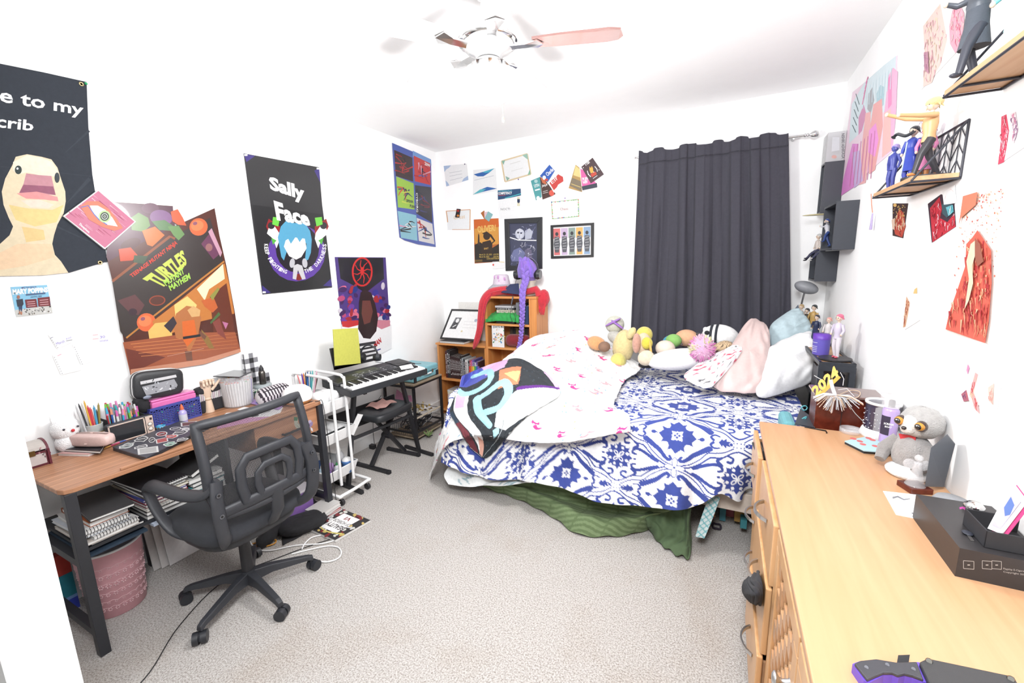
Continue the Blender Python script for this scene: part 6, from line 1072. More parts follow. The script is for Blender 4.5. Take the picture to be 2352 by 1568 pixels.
for z in(tz-.024,.10):
 b=MB()
 for p0,p1 in(((tx0,ty0,z),(tx1,ty0,z)),((tx1-.01,ty0,z),(tx1-.01,ty1,z)),((tx0,ty1-.01,z),(tx1,ty1-.01,z))):b.bar(p0,p1,.014,.016,C(40,40,44),'satin')
 b.build('frame_rail',tb)
b=MB(); b.box((tx0+.02,ty0+.02,.035),(tx1-.02,ty1-.02,.047),m='grey_oak'); b.build('lower_shelf',tb)
sc_=thing('record_player_case','turquoise suitcase record player on the side table','record player',(-2.55,3.02,tz)); TQc=C(150,215,228); b=MB(); b.box((-2.72,2.84,tz+.006),(-2.40,3.205,tz+.055),TQc,'leather'); b.build('base',sc_,bevel=.01); b=MB(); b.box((-2.72,2.84,tz+.057),(-2.40,3.205,tz+.115),TQc,'leather'); b.build('lid',sc_,bevel=.014)
b=MB(); b.tube(smooth_path([(-2.398,2.98,tz+.05),(-2.375,2.985,tz+.055),(-2.372,3.06,tz+.055),(-2.398,3.065,tz+.05)],4),.006,(.75,.75,.75),'leather'); b.build('handle',sc_)
for y in(2.86,3.18):
 b=MB(); b.box((-2.401,y-.018,tz+.004),(-2.397,y+.018,tz+.05),C(44,44,48)); b.build('corner_patch',sc_)
for y in(2.93,3.11):b=MB(); b.box((-2.40,y-.01,tz+.045),(-2.395,y+.01,tz+.075),(.6,.6,.6),'metal'); b.build('latch',sc_)
wb_=thing('wire_basket','black wire basket of tangled cables on the lower shelf of the side table','basket',(-2.5,3.0,.048)); b=MB(); bx=(-2.68,-2.40); by=(2.83,3.19); bz=(.052,.22)
for z in(bz[0],bz[0]+.05,bz[0]+.1,bz[1]):
 for p0,p1 in(((bx[1],by[0],z),(bx[1],by[1],z)),((bx[0],by[0],z),(bx[1],by[0],z)),((bx[0],by[1],z),(bx[1],by[1],z))):b.cyl(p0,p1,.0016 if z<bz[1]else .003,c=C(40,40,44),m='satin',n=5)
for i in range(19):y=lerp(*by,i/18); b.cyl((bx[1],y,bz[0]),(bx[1],y,bz[1]),.0014,c=C(40,40,44),m='satin',n=5)
for i in range(12):x=lerp(*bx,i/11); b.cyl((x,by[0],bz[0]),(x,by[0],bz[1]),.0014,c=C(40,40,44),m='satin',n=5)
b.build('wires',wb_); b=MB(); b.bar((bx[1]+.004,by[0]+.01,bz[1]+.006),(bx[1]+.004,by[1],bz[1]+.006),.014,.010,C(226,212,190)); b.build('wooden_rail',wb_)
b=MB(); rr=random.Random(8)
for k in range(16):b.tube(smooth_path([(rr.uniform(-2.64,-2.42),rr.uniform(2.86,3.16),rr.uniform(.06,.20))for _ in range(5)],5),rr.choice((.003,.004,.005)),C(*rr.choice(((40,40,44),(60,60,64),(40,40,44),(180,180,184)))),'satin',6)
b.build('cable_tangle',label='tangle of black and grey cables in the wire basket',cat='cables',kind='stuff')
b=MB(); rr=random.Random(9)
for k in range(40):b.ell((rr.uniform(-2.58,-2.44),rr.uniform(2.95,3.15),.225+rr.uniform(0,.04)),(rr.uniform(.008,.018),rr.uniform(.008,.016),.008),C(*rr.choice(((190,160,90),(140,110,60),(70,60,50),(225,215,190)))),'gloss',8,6)
b.build('jewellery_heap',label='heap of gold and black trinkets on top of the wire basket',cat='trinkets',kind='stuff')
b=MB()
for k in range(12):a_=k*.52; q=W(985,1002,z=.02); b.tube([q,q+V((.045*math.cos(a_),.045*math.sin(a_),.02+.02*(k%3)))],[.006,.003],C(150,180,110)if k%3 else C(40,40,44),'cloth',6)
b.build('green_toy',label='small green and black soft toy lying on the carpet by the side table',cat='toy')
b=MB(); b.cbox(W(856,1025,z=.02),(.05,.035,.035),C(50,50,54),'satin'); q=W(856,1025,z=.02); b.tube(smooth_path([q,q+V((-.02,.04,0)),q+V((-.04,.06,.1)),q+V((-.05,.1,.3)),q+V((-.05,.2,.4))],5),.0025,C(40,40,44),'satin',5); b.build('power_adapter',label='black power adapter with cord by the left baseboard',cat='adapter')
b=MB(); q=W(862,1111,z=.006)+V((-.0,0,0)); q=W(832,1097,z=.006); b.cyl(q,q+V((.05,.02,0)),.004,c=C(230,90,170),m='satin'); b.build('pink_pencil',label='small pink pencil on the carpet by the cart',cat='pencil')
p0=W(905,900,x=-2.62); b=MB(); b.plate([(-2.66,2.86,.30),(-2.60,3.04,.30),(-2.60,3.03,.36),(-2.64,2.97,.38),(-2.65,2.90,.45)],(1,-.2,0),.01,C(240,170,205),'cloth'); b.build('pink_cloth_corner',label='pink cloth corner hanging below the side table top',cat='cloth')
yF,yBk=3.53,3.81; bc=thing('bookcase','stepped pine bookcase with a low left part and tall right part','bookcase',(-2.08,3.67,0)); X0,XM,X1,ZL,ZT=-2.645,-2.06,-1.515,.780,1.265; th_=.02
def bb(lo,hi,name,m='pine_flat'):b_=MB(); b_.box(lo,hi,m=m); b_.build(name,bc,bevel=.002)
bb((X0,yF,0),(X0+th_,yBk,ZL-th_),'side','pine'); bb((XM-th_,yF+.005,0),(XM,yBk,ZL-th_),'side','pine'); bb((X0-.01,yF-.01,ZL-th_),(XM,yBk,ZL),'top'); bb((X0+th_,yF,.385),(XM-th_,yBk,.405),'shelf'); bb((X0+th_,yF,.05),(XM-th_,yBk,.07),'shelf'); bb((X0+th_,yBk-.008,.07),(XM-th_,yBk,ZL-th_),'back','pine')
bb((XM+.001,yF,0),(XM+.025,yBk,ZT-th_),'side','pine'); bb((X1-.075,yF-.0,0),(X1-.055,yBk,ZT-th_),'side','pine'); bb((X1-.054,yF-.0,0),(X1,yBk,ZT-th_),'side','pine'); bb((XM-.006,yF-.008,ZT-th_),(X1+.004,yBk,ZT),'top')
for z in(.985,.755,.45,.07):bb((XM+.025,yF,z),(X1-.075,yBk,z+th_),'shelf')
bb((XM+.025,yBk-.008,.07),(X1-.075,yBk,ZT-th_),'back','pine')
def vbook(x,w_,h,d,z,c,label,grp=None,lean=0,txt=None,name='book',y0=None):
 y=(yF+.03 if y0 is None else y0); t=thing(name,label,'book',(x+w_/2,y,z),grp); t.rotation_euler=(0,lean,0); b=MB(); b.box((-w_/2,0,0),(w_/2,.003,h),c,'satin'); b.box((-w_/2,.003,0),(-w_/2+.0015,d,h),c,'satin'); b.box((w_/2-.0015,.003,0),(w_/2,d,h),c,'satin')
 b2=MB(); b2.box((-w_/2+.0016,.004,.002),(w_/2-.0016,d-.002,h-.003),(.7,.69,.66),'print')
 if txt:
  vs,fs=text_mesh(txt[0],.02); tc=txt[1]; v_=[(-w_*.32+w_*.64*vv,-.0004,h*(.88-.72*u))for u,vv in vs]; b.add(v_,fs,tc,'print')
 b.build('cover',t,local=True); b2.build('pages',t,local=True); return t
x=X0+th_+.055; rr=random.Random(41); k=0
specs=[(.022,.285,(84,34,34),'dark red'),(.020,.30,(50,44,50),'black and white'),(.018,.29,(54,52,54),'tall black')]+[(.0175,.235-.003*i,(66,44,46),'dark brown')for i in range(7)]+[(.021,.245,(48,46,48),'stout black'),(.017,.225,(180,190,195),'pale grey'),(.022,.215,(58,60,66),'charcoal'),(.024,.21,(236,236,236),'white'),(.012,.22,(225,225,225),'thin white'),(.018,.20,(54,56,62),'black lettered'),(.016,.21,(210,90,100),'red'),(.014,.205,(236,120,170),'pink'),(.017,.215,(150,110,190),'violet'),(.016,.22,(100,90,160),'indigo'),(.014,.19,(240,240,244),'white spined'),(.018,.2,(130,100,180),'purple'),(.015,.2,(90,60,60),'maroon')]
words=['DEATH NOTE','FILES','MANGA','VOL 1','VOL 2','VOL 3','VOL 4','VOL 5','VOL 6','VOL 7','CROSS','STORIES','City of Bones','REVIVAL','','COURT','HEART','','MAGIC','NIGHT','','TALES','']
for(w_,h,c,nm),wd in zip(specs,words):
 if x+w_>XM-th_-.002:break
 same=nm=='dark brown'; lb='dark brown comic volume, one of the matching row on the low bookcase' if same else nm+' spined book standing on the upper shelf of the low bookcase'
 lum=sum(c)/3; vbook(x,w_-.001,h,.16,.405,C(*c),lb,'matching dark comic volumes on the low bookcase' if same else None,txt=(wd,C(230,226,226)if lum<170 else C(120,60,70))if wd else None); x+=w_
zz=.07
for i in range(9):
 c=[(226,226,222),(206,90,90),(170,180,120),(240,236,232),(236,196,206),(238,232,232),(240,150,160),(226,222,150),(230,226,226)][i]; h=.022; t=nb(X0+.08,X0+.30,yF+.03,yF+.20,zz,zz+h,C(*c),['lowest cream','red','olive','white','rose','off-white','pink','yellow','topmost white'][i]+' comic volume in the flat stack on the bottom shelf of the low bookcase',rz=random.uniform(-.05,.05)); zz+=h+.0006
for i in range(3):vbook(X0+.315+.03*i,.028,.20-.01*i,.15,.07,C(*((240,150,170),(235,235,235),(60,60,64))[i]),('pink','white','black')[i]+' volume standing at the right of the bottom shelf of the low bookcase')
b=MB(); fl=[(232,70,60),(240,150,60),(245,220,80),(80,180,90),(60,120,200),(130,90,180)]
for i,c in enumerate(fl):a0,a1=W(1077+4*i,841,y=yF+.012),W(1081+4*i,841,y=yF+.012); e0,e1=V((a0.x,yF+.012,.4055)),V((a1.x,yF+.012,.4055)); b.plate([e0,e1,a1,a0],(0,-1,0),.002,C(*c))
b.build('rainbow_flag',label='small rainbow striped flag in front of the low bookcase books',cat='flag')
pf=thing('picture_frame','black framed award with a small portrait leaning on top of the low bookcase','picture frame',(-2.4,3.62,ZL)); O=[V((-2.655,3.60,ZL+.03)),V((-2.20,3.60,ZL+.03)),V((-2.155,3.74,ZL+.33)),V((-2.585,3.74,ZL+.33))]; nrm=(O[1]-O[0]).cross(O[3]-O[0]).normalized()
g=lambda u,v:(O[0]*(1-u)+O[1]*u)*(1-v)+(O[3]*(1-u)+O[2]*u)*v; b=MB(); e=.05
for q in([(0,0),(1,0),(1-e,e*1.4),(e,e*1.4)],[(1,0),(1,1),(1-e,1-e*1.4),(1-e,e*1.4)],[(1,1),(0,1),(e,1-e*1.4),(1-e,1-e*1.4)],[(0,1),(0,0),(e,e*1.4),(e,1-e*1.4)]):b.plate([g(*s_)for s_ in q],nrm,.014,C(46,46,48),'satin')
b.build('frame',pf); b=MB(); b.plate([g(e,e),g(1-e,e),g(1-e,1-e),g(e,1-e)],nrm,.004,(.74,.74,.74)); a=Art(O[0],nrm,mb=b); gp=lambda u,v:g(u,1-v)
a.T=lambda q:g(q[0],1-q[1]); a.k=3
a.poly([(.22,.28),(.40,.28),(.34,.66),(.16,.66)],C(130,130,134)); a.poly([(.18,.60),(.22,.42),(.34,.44),(.34,.66),(.16,.66)],C(80,80,84)); a.ell(.30,.38,.045,.07,(.7,.7,.7)); a.line([(.23,.60),(.31,.52)],.025,(.75,.75,.75)); a.ell(.80,.35,.04,.05,C(190,200,220)); a.ell(.52,.72,.025,.03,C(240,226,180))
for v in(.4,.5,.6):a.line([(.5,v),(.85,v)],.006,C(200,200,204))
b.build('award_sheet',pf)
t=nb(-2.20,-2.0,3.555,3.85,ZL,ZL+.02,C(48,48,52),'black spiral sketchbook under the framed award on the low bookcase',C(190,190,190)); bpy.data.objects.remove
t.rotation_euler=(0,0,-PI/2); t.location=(-2.46,3.63,ZL)
b=MB(); b.box((-2.52,3.782,ZL),(-2.12,3.79,ZL+.40),(.74,.73,.70)); b.build('canvas_board',label='pale board standing behind the framed award',cat='board')
def flatbook(x0,x1,z,h,c,lab,txt=None,rz=0):
 t=thing('book',lab,'book',((x0+x1)/2,yF+.12,z)); t.rotation_euler=(0,0,rz); L_=(x1-x0)/2; b=MB(); b.box((-L_,-.09,0),(L_,.08,h),[c]*6,'satin');
 if txt:vs,fs=text_mesh(txt,.02); b.add([(-L_*.8+L_*1.6*u,-.0905,h*.25+h*.5*v)for u,v in vs],fs,C(60,60,64)if sum(c)>1 else C(220,220,220),'print')
 b.build('cover',t,local=True); return t
zz=1.006
for h,c,lab,tx in((.028,(60,60,64),'black edged book at the bottom of the pile on the upper right shelf',''),(.026,(66,72,80),'slate book in the pile on the upper right shelf',''),(.022,(130,180,215),'light blue book in the pile on the upper right shelf','KNIGHT'),(.024,(44,50,70),'navy spined book in the pile on the upper right shelf','TITAN'),(.026,(236,228,206),'cream book in the pile on the upper right shelf','THE SHADOW BOOK'),(.02,(50,50,54),'black book in the pile on the upper right shelf','NOTES'),(.018,(210,210,214),'pale grey book on top of the pile on the upper right shelf','')):
 flatbook(XM+.11+random.uniform(-.01,.01),XM+.30,zz,h,C(*c),lab,tx or None,random.uniform(-.06,.06)); zz+=h+.0006
for i,(w_,h,c)in enumerate(((.03,.20,(130,132,138)),(.025,.19,(84,84,90)),(.04,.17,(60,80,120)),(.03,.16,(46,50,66)))):vbook(XM+.325+.042*i,w_,h,.16,1.006,C(*c),('grey','dark grey','steel blue','midnight')[i]+' book standing at the right of the upper right shelf')
G=ctrl([[W(*q,y=y_)for q in row]for row,y_ in(([(1115,728),(1140,716),(1165,714),(1190,716)],yF+.10),([(1116,735),(1140,724),(1168,722),(1192,728)],yF-.002),([(1114,740),(1142,737),(1168,738),(1192,741)],yF-.012))],60,30); U,Vv=arclen(G); G+=(normals(G)*(.007*fnoise(U,Vv,3,60))[...,None]); G[...,2]=np.maximum(G[...,2],1.009)
sheet('green_shirt',G,np.array(C(60,180,90))*(1+.1*fnoise(U,Vv,5,60))[...,None],label='crumpled bright green shirt on the upper right shelf of the bookcase',cat='shirt',solid=.006)
b=MB(); a0=W(1131,789,y=yF+.01); a1=W(1158,789,y=yF+.01); z0=.776; zt=W(1140,746,y=yF+.01).z; b.box((a0.x,yF+.008,z0),(a1.x,yF+.018,zt),(.7,.7,.7)); a=Art((0,yF+.0079,0),BN,mb=b); rr=random.Random(3)
a.text('DAYS #2',[(1133,748),(1157,747),(1157,753),(1133,754)],C(60,60,70),.03)
for k in range(34):x_,y_=rr.uniform(1134,1156),rr.uniform(757,785); a.line([(x_,y_),(x_+rr.uniform(-5,5),y_+rr.uniform(-5,5))],rr.uniform(1.5,3.5),C(*rr.choice(((220,70,70),(90,160,210),(60,140,90),(245,200,170),(240,240,240),(240,210,120)))))
b.build('comic_volume',label='comic volume with colourful cover facing out on the middle right shelf',cat='book')
b=MB(); yc0=W(1153,770,y=yF+.05); nseg=16; prof=[]
for i in range(nseg+1):t_=i/nseg; prof.append((max(.0,.062*(1-abs(2*t_-1)**6)**.5),t_*.26))
b.T=Matrix.Translation((XM+.19,yF+.075,.776+.062))@Euler((0,PI/2,0)).to_matrix().to_4x4(); b.lathe(prof,c=C(150,36,48),m='plush',n=24); b.T=None; b.build('yarn_skein',label='fat dark red yarn skein on the middle right shelf',cat='yarn')
for i in range(8):vbook(XM+.19+.032*i,.03,.17,.1,.776,C(*((90,80,70),(60,60,64),(150,130,80),(70,60,60),(190,180,160),(60,64,60),(120,60,60),(180,180,184))[i]),('taupe','black','ochre','dark brown','sand','green black','brick red','silver grey')[i]+' book standing behind the red yarn',y0=yF+.16)
def hairtube(pts,rad,c,n=10,nz=5,seed=0,name='',m='plush'):
 b=MB(); P=smooth_path(pts,nz); k=len(P); R_=[np.interp(i/(k-1),np.linspace(0,1,len(rad)),rad)for i in range(k)]; b.tube(P,R_,c,m,n); rr=random.Random(seed)
 for s_ in range(14):
  a_=rr.uniform(0,2*PI); b.tube([P[i]+V((math.cos(a_)*R_[i]*.95,-abs(math.sin(a_))*R_[i]*.95,rr.uniform(-.004,.004)))for i in range(0,k,2)],.006,tuple(q*rr.uniform(.75,1.25)for q in c),m,5)
 return b
RED=C(226,56,72); yw=3.56
b=hairtube([W(1165,668,y=3.58)+V((0,0,.01)),W(1130,672,y=3.56),W(1112,690,y=3.50),W(1106,720,y=3.49),W(1102,755,y=3.49),W(1094,785,y=3.48),W(1088,800,y=3.48)],[.04,.045,.04,.035,.03,.028,.004],RED,seed=1)
b.tube([W(1160,672,y=3.60)+V((0,0,.01)),W(1200,676,y=3.60)+V((0,0,.012)),W(1232,672,y=3.60)+V((0,0,.03)),W(1240,680,y=3.60),],[.035,.03,.035,.04],RED,'plush',12)
p=W(1247,686,y=3.62); b.ell(p,(.062,.055,.085),RED,'plush',18,12,rot=(0,.2,0),noise=.08); rr=random.Random(3)
for k in range(16):b.tube([p+V((rr.uniform(-.05,.05),-.03,rr.uniform(-.06,.05))),p+V((rr.uniform(-.04,.03),-.03,-.10)),p+V((rr.uniform(-.02,.02)+.0,-.02,-.145))],[.008,.008,.002],tuple(q*rr.uniform(.8,1.2)for q in RED),'plush',6)
b.build('red_wig',label='long red wig draped across the top of the tall bookcase',cat='wig')
mh=thing('mannequin_head','pale foam mannequin head on top of the tall bookcase','mannequin head',W(1220,677,y=3.66)); hp=V((-1.645,3.665,ZT)); b=MB(); b.lathe([(.075,.0),(.066,.02),(.056,.06),(.055,.11),(.07,.14)],hp,C(240,232,215),'matte',24); b.ell(hp+V((0,.01,.225)),(.078,.095,.11),C(240,232,215),'matte',24,16); b.build('head',mh); b=MB(); b.cyl(hp+V((0,0,-.001)),hp+V((0,0,.008)),.078,c=C(150,120,110)); b.build('base',mh)
pw=thing('purple_wig','purple wig with one long braid on the foam mannequin head','wig',hp+V((0,0,.2))); PUR2=C(156,124,226); b=MB(); b.ell(hp+V((0,-.005,.235)),(.092,.112,.118),PUR2,'plush',24,16,noise=.02); rr=random.Random(7)
for k in range(22):a_=-PI*.9+PI*.8*k/21; b.tube([hp+V((.02,-.06,.345)),hp+V((.06*math.cos(a_)+.0,-.02+.11*math.sin(a_),.31)),hp+V((.094*math.cos(a_),.114*math.sin(a_),.24)),hp+V((.092*math.cos(a_),.110*math.sin(a_),.17))],[.008,.012,.013,.006],tuple(q*rr.uniform(.85,1.2)for q in PUR2),'plush',6)
b.build('hair_cap',pw); b=MB(); BP=smooth_path([hp+V((-.01,-.105,.33)),W(1208,640,y=3.54),W(1201,668,y=3.51),W(1200,700,y=3.50),W(1199,740,y=3.50),W(1196,780,y=3.49),W(1190,805,y=3.48)],9); k=len(BP)
n_=34
for i in range(n_):
 t_=i/(n_-1)*(k-1.001); j=int(t_); q=BP[j].lerp(BP[j+1],t_-j); d=(BP[min(j+1,k-1)]-BP[max(j-1,0)]).normalized(); r_=lerp(.040,.020,i/(n_-1))
 for s_ in(-1,1):
  b.ell(q+V((s_*r_*.42,-.004 if(i%2==0)==(s_>0)else .002,-.5*s_*0)),(r_*.48,r_*.45,r_*.85),tuple(c_*(1.12 if(i+(s_>0))%2 else .9)for c_ in PUR2),'plush',10,8,rot=(0,s_*.62,0))
b.build('braid',pw)
headphones(hp+V((.0,-.03,.235)),.108,0,'black gaming headphones worn by the mannequin with the purple wig',.048,.1)
b=MB(); b.tube(smooth_path([hp+V((-.11,-.04,.16)),W(1178,680,y=3.52),W(1176,700,y=3.51),W(1172,725,y=3.51),W(1180,742,y=3.51),W(1184,730,y=3.51),W(1176,712,y=3.51)],6),.002,C(40,40,44),'satin',5); b.cyl(W(1178,682,y=3.515),W(1175,698,y=3.515),.007,c=C(110,116,130),m='satin'); b.build('headset_cord',label='thin black headset cord with a grey slider hanging in front of the shelf',cat='cord')
p=W(1150,662,y=3.66); ht=thing('bucket_hat','white and lilac tie dye bucket hat with teal brim on top of the bookcase','hat',V((p.x,p.y,ZT+.02))); p=V((p.x+.01,p.y,ZT+.045)); b=MB(); b.lathe([(.080,.06),(.066,.145),(.05,.155),(.0,.157)],p,C(240,226,242),'cloth',24,1.1,.9)
for k in range(8):a_=k*.8; b.ell(p+V((.072*math.cos(a_),-.062*abs(math.sin(a_)),.09+.02*(k%3))),(.012,.006,.02),C(226,176,226),'cloth',8,6)
b.build('crown',ht); b=MB(); b.lathe([(.13,.02),(.082,.062),(.078,.062),(.125,.014)],p,C(206,204,214),'cloth',28,1.1,.9); b.build('brim',ht)
b=MB(); p2=V((p.x+.0,p.y-.01,ZT+.03)); b.lathe([(.03,.0),(.085,.022),(.10,.045),(.095,.045),(.03,.008)],p2,C(120,212,206),'cloth',28,1,.8); [b.ell(p2+V((.09*math.cos(a_),.072*math.sin(a_),.028)),(.006,.004,.004),C(40,60,60),nu=6,nv=4)for a_ in[i*.28 for i in range(22)]]; b.build('teal_hat',label='teal patterned hat under the tie dye hat',cat='hat')
b=MB(); q=[W(1150,671,y=3.52),W(1193,676,y=3.52),W(1191,650,y=3.60),W(1172,652,y=3.60)]; b.plate(q,(0,-1,.6),.012,C(56,66,104),'cloth'); b.build('navy_cap',label='navy blue cap beside the mannequin head',cat='hat',bevel=.004)
cu=thing('curtain','dark grey rod pocket curtain covering the window','curtain',(-.15,3.76,.9)); cx0t,cx1t,cx0b,cx1b=-.69,.335,-.72,.475
rr=random.Random(77); ph=[rr.uniform(0,6.28)for _ in range(8)]
def fold(u,v):
 s_=0
 for k,(f,a_)in enumerate(((3.3,.55),(5.7,.5),(8.6,.4),(13,.2),(22,.1))):s_+=a_*math.sin(2*PI*f*(u+.015*math.sin(3*v+k))+ph[k]+.6*v*math.sin(k))
 return s_
def cgrid(z0f,z1f,nu,nv,extra=0,top=False):
 G=np.zeros((nv+1,nu+1,3))
 for j in range(nv+1):
  for i in range(nu+1):
   u,v=i/nu,j/nv; z=lerp(z0f,z1f,v); t_=(2.42-z)/1.6; x=lerp(lerp(cx0t,cx0b,t_),lerp(cx1t,cx1b,t_),u); amp=lerp(.016,.034,min(1,t_*2)); q=fold(u,t_); sh=math.copysign(abs(q)**.7,q)
   G[j,i]=(x+.006*math.sin(17*u*6.28+ph[1]),3.765-.02-extra-amp*sh,z+(.012*math.copysign(abs(math.sin(2*PI*5.5*u+ph[2]+math.sin(9*u)))**.4,math.sin(2*PI*5.5*u+ph[2]+math.sin(9*u)))*(1-v)if top else 0))
 return G
CUR=np.array(C(74,73,84))
G=cgrid(2.335,.78,260,60); sheet('panel',G,CUR*np.ones((61,261,1)),parent=cu,solid=.003)
G=cgrid(2.425,2.335,260,12,.004,True); sheet('rod_pocket',G,CUR*np.ones((13,261,1)),parent=cu,solid=.003)
rd=thing('curtain_rod','thin silver curtain rod with glass ball finials','curtain rod',(-.12,3.77,2.39)); b=MB(); b.cyl((-.70,3.785,2.395),(.44,3.785,2.395),.008,c=(.6,.6,.6),m='chrome'); b.build('rod',rd)
for x,s_ in((.44,1),(-.70,-1)):
 b=MB(); b.T=Matrix.Translation((x,3.785,2.395))@Euler((0,s_*PI/2,0)).to_matrix().to_4x4(); b.lathe([(.008,0),(.014,.004),(.014,.01),(.007,.014),(.013,.02),(.013,.026),(.006,.032),(.02,.045),(.026,.062),(.02,.08),(.0,.088)]if s_>0 else[(.008,0),(.012,.006),(.006,.012),(.012,.02),(.0,.026)],c=(.72,.72,.72),m='chrome',n=18); b.T=None; b.build('finial',rd)
for x in(.38,-.66):b=MB(); b.bar((x,3.785,2.385),(x,3.848,2.385),.012,.012,(.6,.6,.6),'metal'); b.build('bracket',rd)
wn=MB(); wn.box((-.60,3.835,.95),(.34,3.849,2.30),(.8,.8,.8),'trimpaint'); w1=wn.build('window_1',kind='structure')
mat('dimglass',.05,fixed=(.5,.56,.6),coat=.5)
for z0,z1 in((1.0,1.60),(1.65,2.25)):
 b=MB(); b.box((-.55,3.830,z0),(.29,3.8345,z1),m='dimglass'); b.build('pane',w1)
def pillow(name,c0,size,rot,c,label,m='cloth',seed=0,e=.55,pinch=.25,cfn=None,wr=.012,cat='pillow'):
 nu,nv=64,32; lx,ly,lz=size; R_=Euler(rot).to_matrix(); G=np.zeros((nv+1,nu+1,3)); Cc=np.zeros((nv+1,nu+1,3))
 for j in range(nv+1):
  a_=-PI/2+PI*j/nv
  for i in range(nu+1):
   b_=2*PI*i/nu; sg=lambda q,k:math.copysign(abs(q)**k,q); x=sg(math.cos(b_),e); y=sg(math.sin(b_),e); r_=math.cos(a_)**.75 if math.cos(a_)>0 else 0; edge=max(abs(x),abs(y))*r_
   zz_=sg(math.sin(a_),.9)*(1-pinch*edge**3); w_=wr*math.sin(9*x*r_+seed)*math.cos(7*y*r_+seed*2)+wr*.6*math.sin(17*x*r_-11*y*r_+seed)
   p=V((x*r_*lx*.5,y*r_*ly*.5,zz_*lz*.5+w_*(1-.3*edge))); G[j,i]=tuple(V(c0)+R_@p); Cc[j,i]=cfn(x*r_,y*r_,a_)if cfn else c
 return sheet(name,G,Cc,m,label=label,cat=cat)
def at(px,py,y):return W(px,py,y=y)
def pq(label,quad,th,c,m='cloth',cfn=None,seed=0,puff=1,name='pillow'):
 q=[at(*p_)for p_ in quad]; N_=((q[1]-q[0]).cross(q[3]-q[0])+(q[2]-q[1]).cross(q[3]-q[2])).normalized(); N_=N_ if N_.y<0 else-N_; nu,nv=72,36; G=np.zeros((nv+1,nu+1,3)); Cc=np.zeros((nv+1,nu+1,3))
 for j in range(nv+1):
  a_=-PI/2+PI*j/nv; r_=max(0,math.cos(a_))**.55
  for i in range(nu+1):
   b_=2*PI*i/nu; sg=lambda q_,k:math.copysign(abs(q_)**k,q_); x=sg(math.cos(b_),.5)*r_; y=sg(math.sin(b_),.5)*r_; u,v=(x+1)/2,(1-y)/2; P_=(q[0]*(1-u)+q[1]*u)*(1-v)+(q[3]*(1-u)+q[2]*u)*v; e_=max(abs(x),abs(y))
   t_=math.sin(a_)*th*(1-.55*e_**5)+.006*math.sin(11*x+seed+4*y)*math.cos(6*y+seed)+.004*math.sin(19*x*y+7*y+seed); G[j,i]=tuple(P_+N_*t_); Cc[j,i]=cfn(x,y,a_)if cfn else c
 return sheet(name,G,Cc,m,label=label,cat='pillow')
def fcol(x,y,a_):
 k=math.sin(x*9+3*math.sin(y*5))*math.sin(y*8+2*math.sin(x*7)); return C(238,90,120)if k>.66 else(C(50,48,56)if k<-.88 else(.8,.79,.8))
pq('pale blue pillow behind the big white pillow',[(1762,748,3.42),(1832,700,3.55),(1882,775,3.5),(1775,815,3.3)],.07,C(206,228,236),seed=2)
pq('big white pillow leaning at the head of the bed',[(1752,800,3.22),(1868,752,3.38),(1890,872,3.12),(1728,925,2.86)],.085,(.78,.78,.79),seed=1)
pq('satin pink pillow leaning against the white pillow',[(1722,722,3.38),(1772,752,3.3),(1762,908,2.94),(1618,896,2.90)],.055,C(240,214,210),'satin',seed=3)
pq('white pillow with pink and black floral print beside the satin pink pillow',[(1690,788,3.16),(1712,802,3.08),(1628,900,2.84),(1556,862,2.90)],.035,None,seed=4,cfn=fcol)
def plush(name,label,parts,cat='plush toy',body_i=0):
 """parts: (part name, pixel x, y, depth y, radii, colour, rot, material)"""
 p0=parts[0]; base=at(p0[1],p0[2],p0[3]); t=thing(name,label,cat,base-V((0,0,p0[4][2]))); groups={}
 for nm,px,py,yy,r,c,rot,*mm in parts:groups.setdefault(nm,[]).append((px,py,yy,r,c,rot,mm))
 for nm,L_ in groups.items():
  b=MB()
  for px,py,yy,r,c,rot,mm in L_:
   if nm in('arm','bandana')and b.v:b.build(nm,t); b=MB()
   b.ell(at(px,py,yy),r,c,mm[0]if mm else 'plush',20,14,rot=rot,noise=(.05 if mm and mm[0]=='plush' else 0))
  b.build(nm,t)
 return t
YE=C(250,228,168); YG=C(238,222,110)
plush('plush_tan','tan yellow soft toy with a strapped shell in the middle of the pile',[('body',1432,795,3.3,(.085,.07,.13),YE,(0,.1,0),'plush'),('body',1420,828,3.2,(.06,.06,.06),C(240,228,130),None),('arm',1450,765,3.25,(.03,.03,.05),YE,(0,.5,0)),('arm',1395,825,3.25,(.035,.03,.04),C(240,236,190),(0,-.5,0)),('head',1412,745,3.36,(.075,.07,.07),C(222,222,206),None),('shell',1415,775,3.32,(.07,.05,.05),C(210,208,200),(0,.4,0)),('bandana',1408,740,3.30,(.07,.03,.010),C(176,130,214),(0,-.5,0),'cloth'),('bandana',1418,745,3.29,(.06,.02,.009),C(176,130,214),(0,.6,0),'cloth')])
plush('plush_bear','shaggy orange soft toy at the left of the pile',[('body',1370,788,3.25,(.075,.06,.055),C(240,176,120),(0,.3,0)),('snout',1388,796,3.17,(.045,.05,.04),C(150,116,96),None,'cloth')])
plush('plush_ribbon','yellow soft toy with an orange ribbon right of the tan toy',[('body',1478,790,3.2,(.055,.05,.085),C(250,222,190),None),('head',1480,768,3.25,(.06,.05,.06),YG,None),('head',1486,788,3.15,(.04,.035,.045),C(238,220,80),None),('shell',1462,788,3.15,(.03,.03,.075),C(222,170,150),None),('ribbon',1495,805,3.12,(.008,.006,.075),C(250,200,110),(0,-.15,0),'cloth'),('foot',1484,822,3.10,(.06,.05,.055),C(250,232,205),(0,-.5,0))])
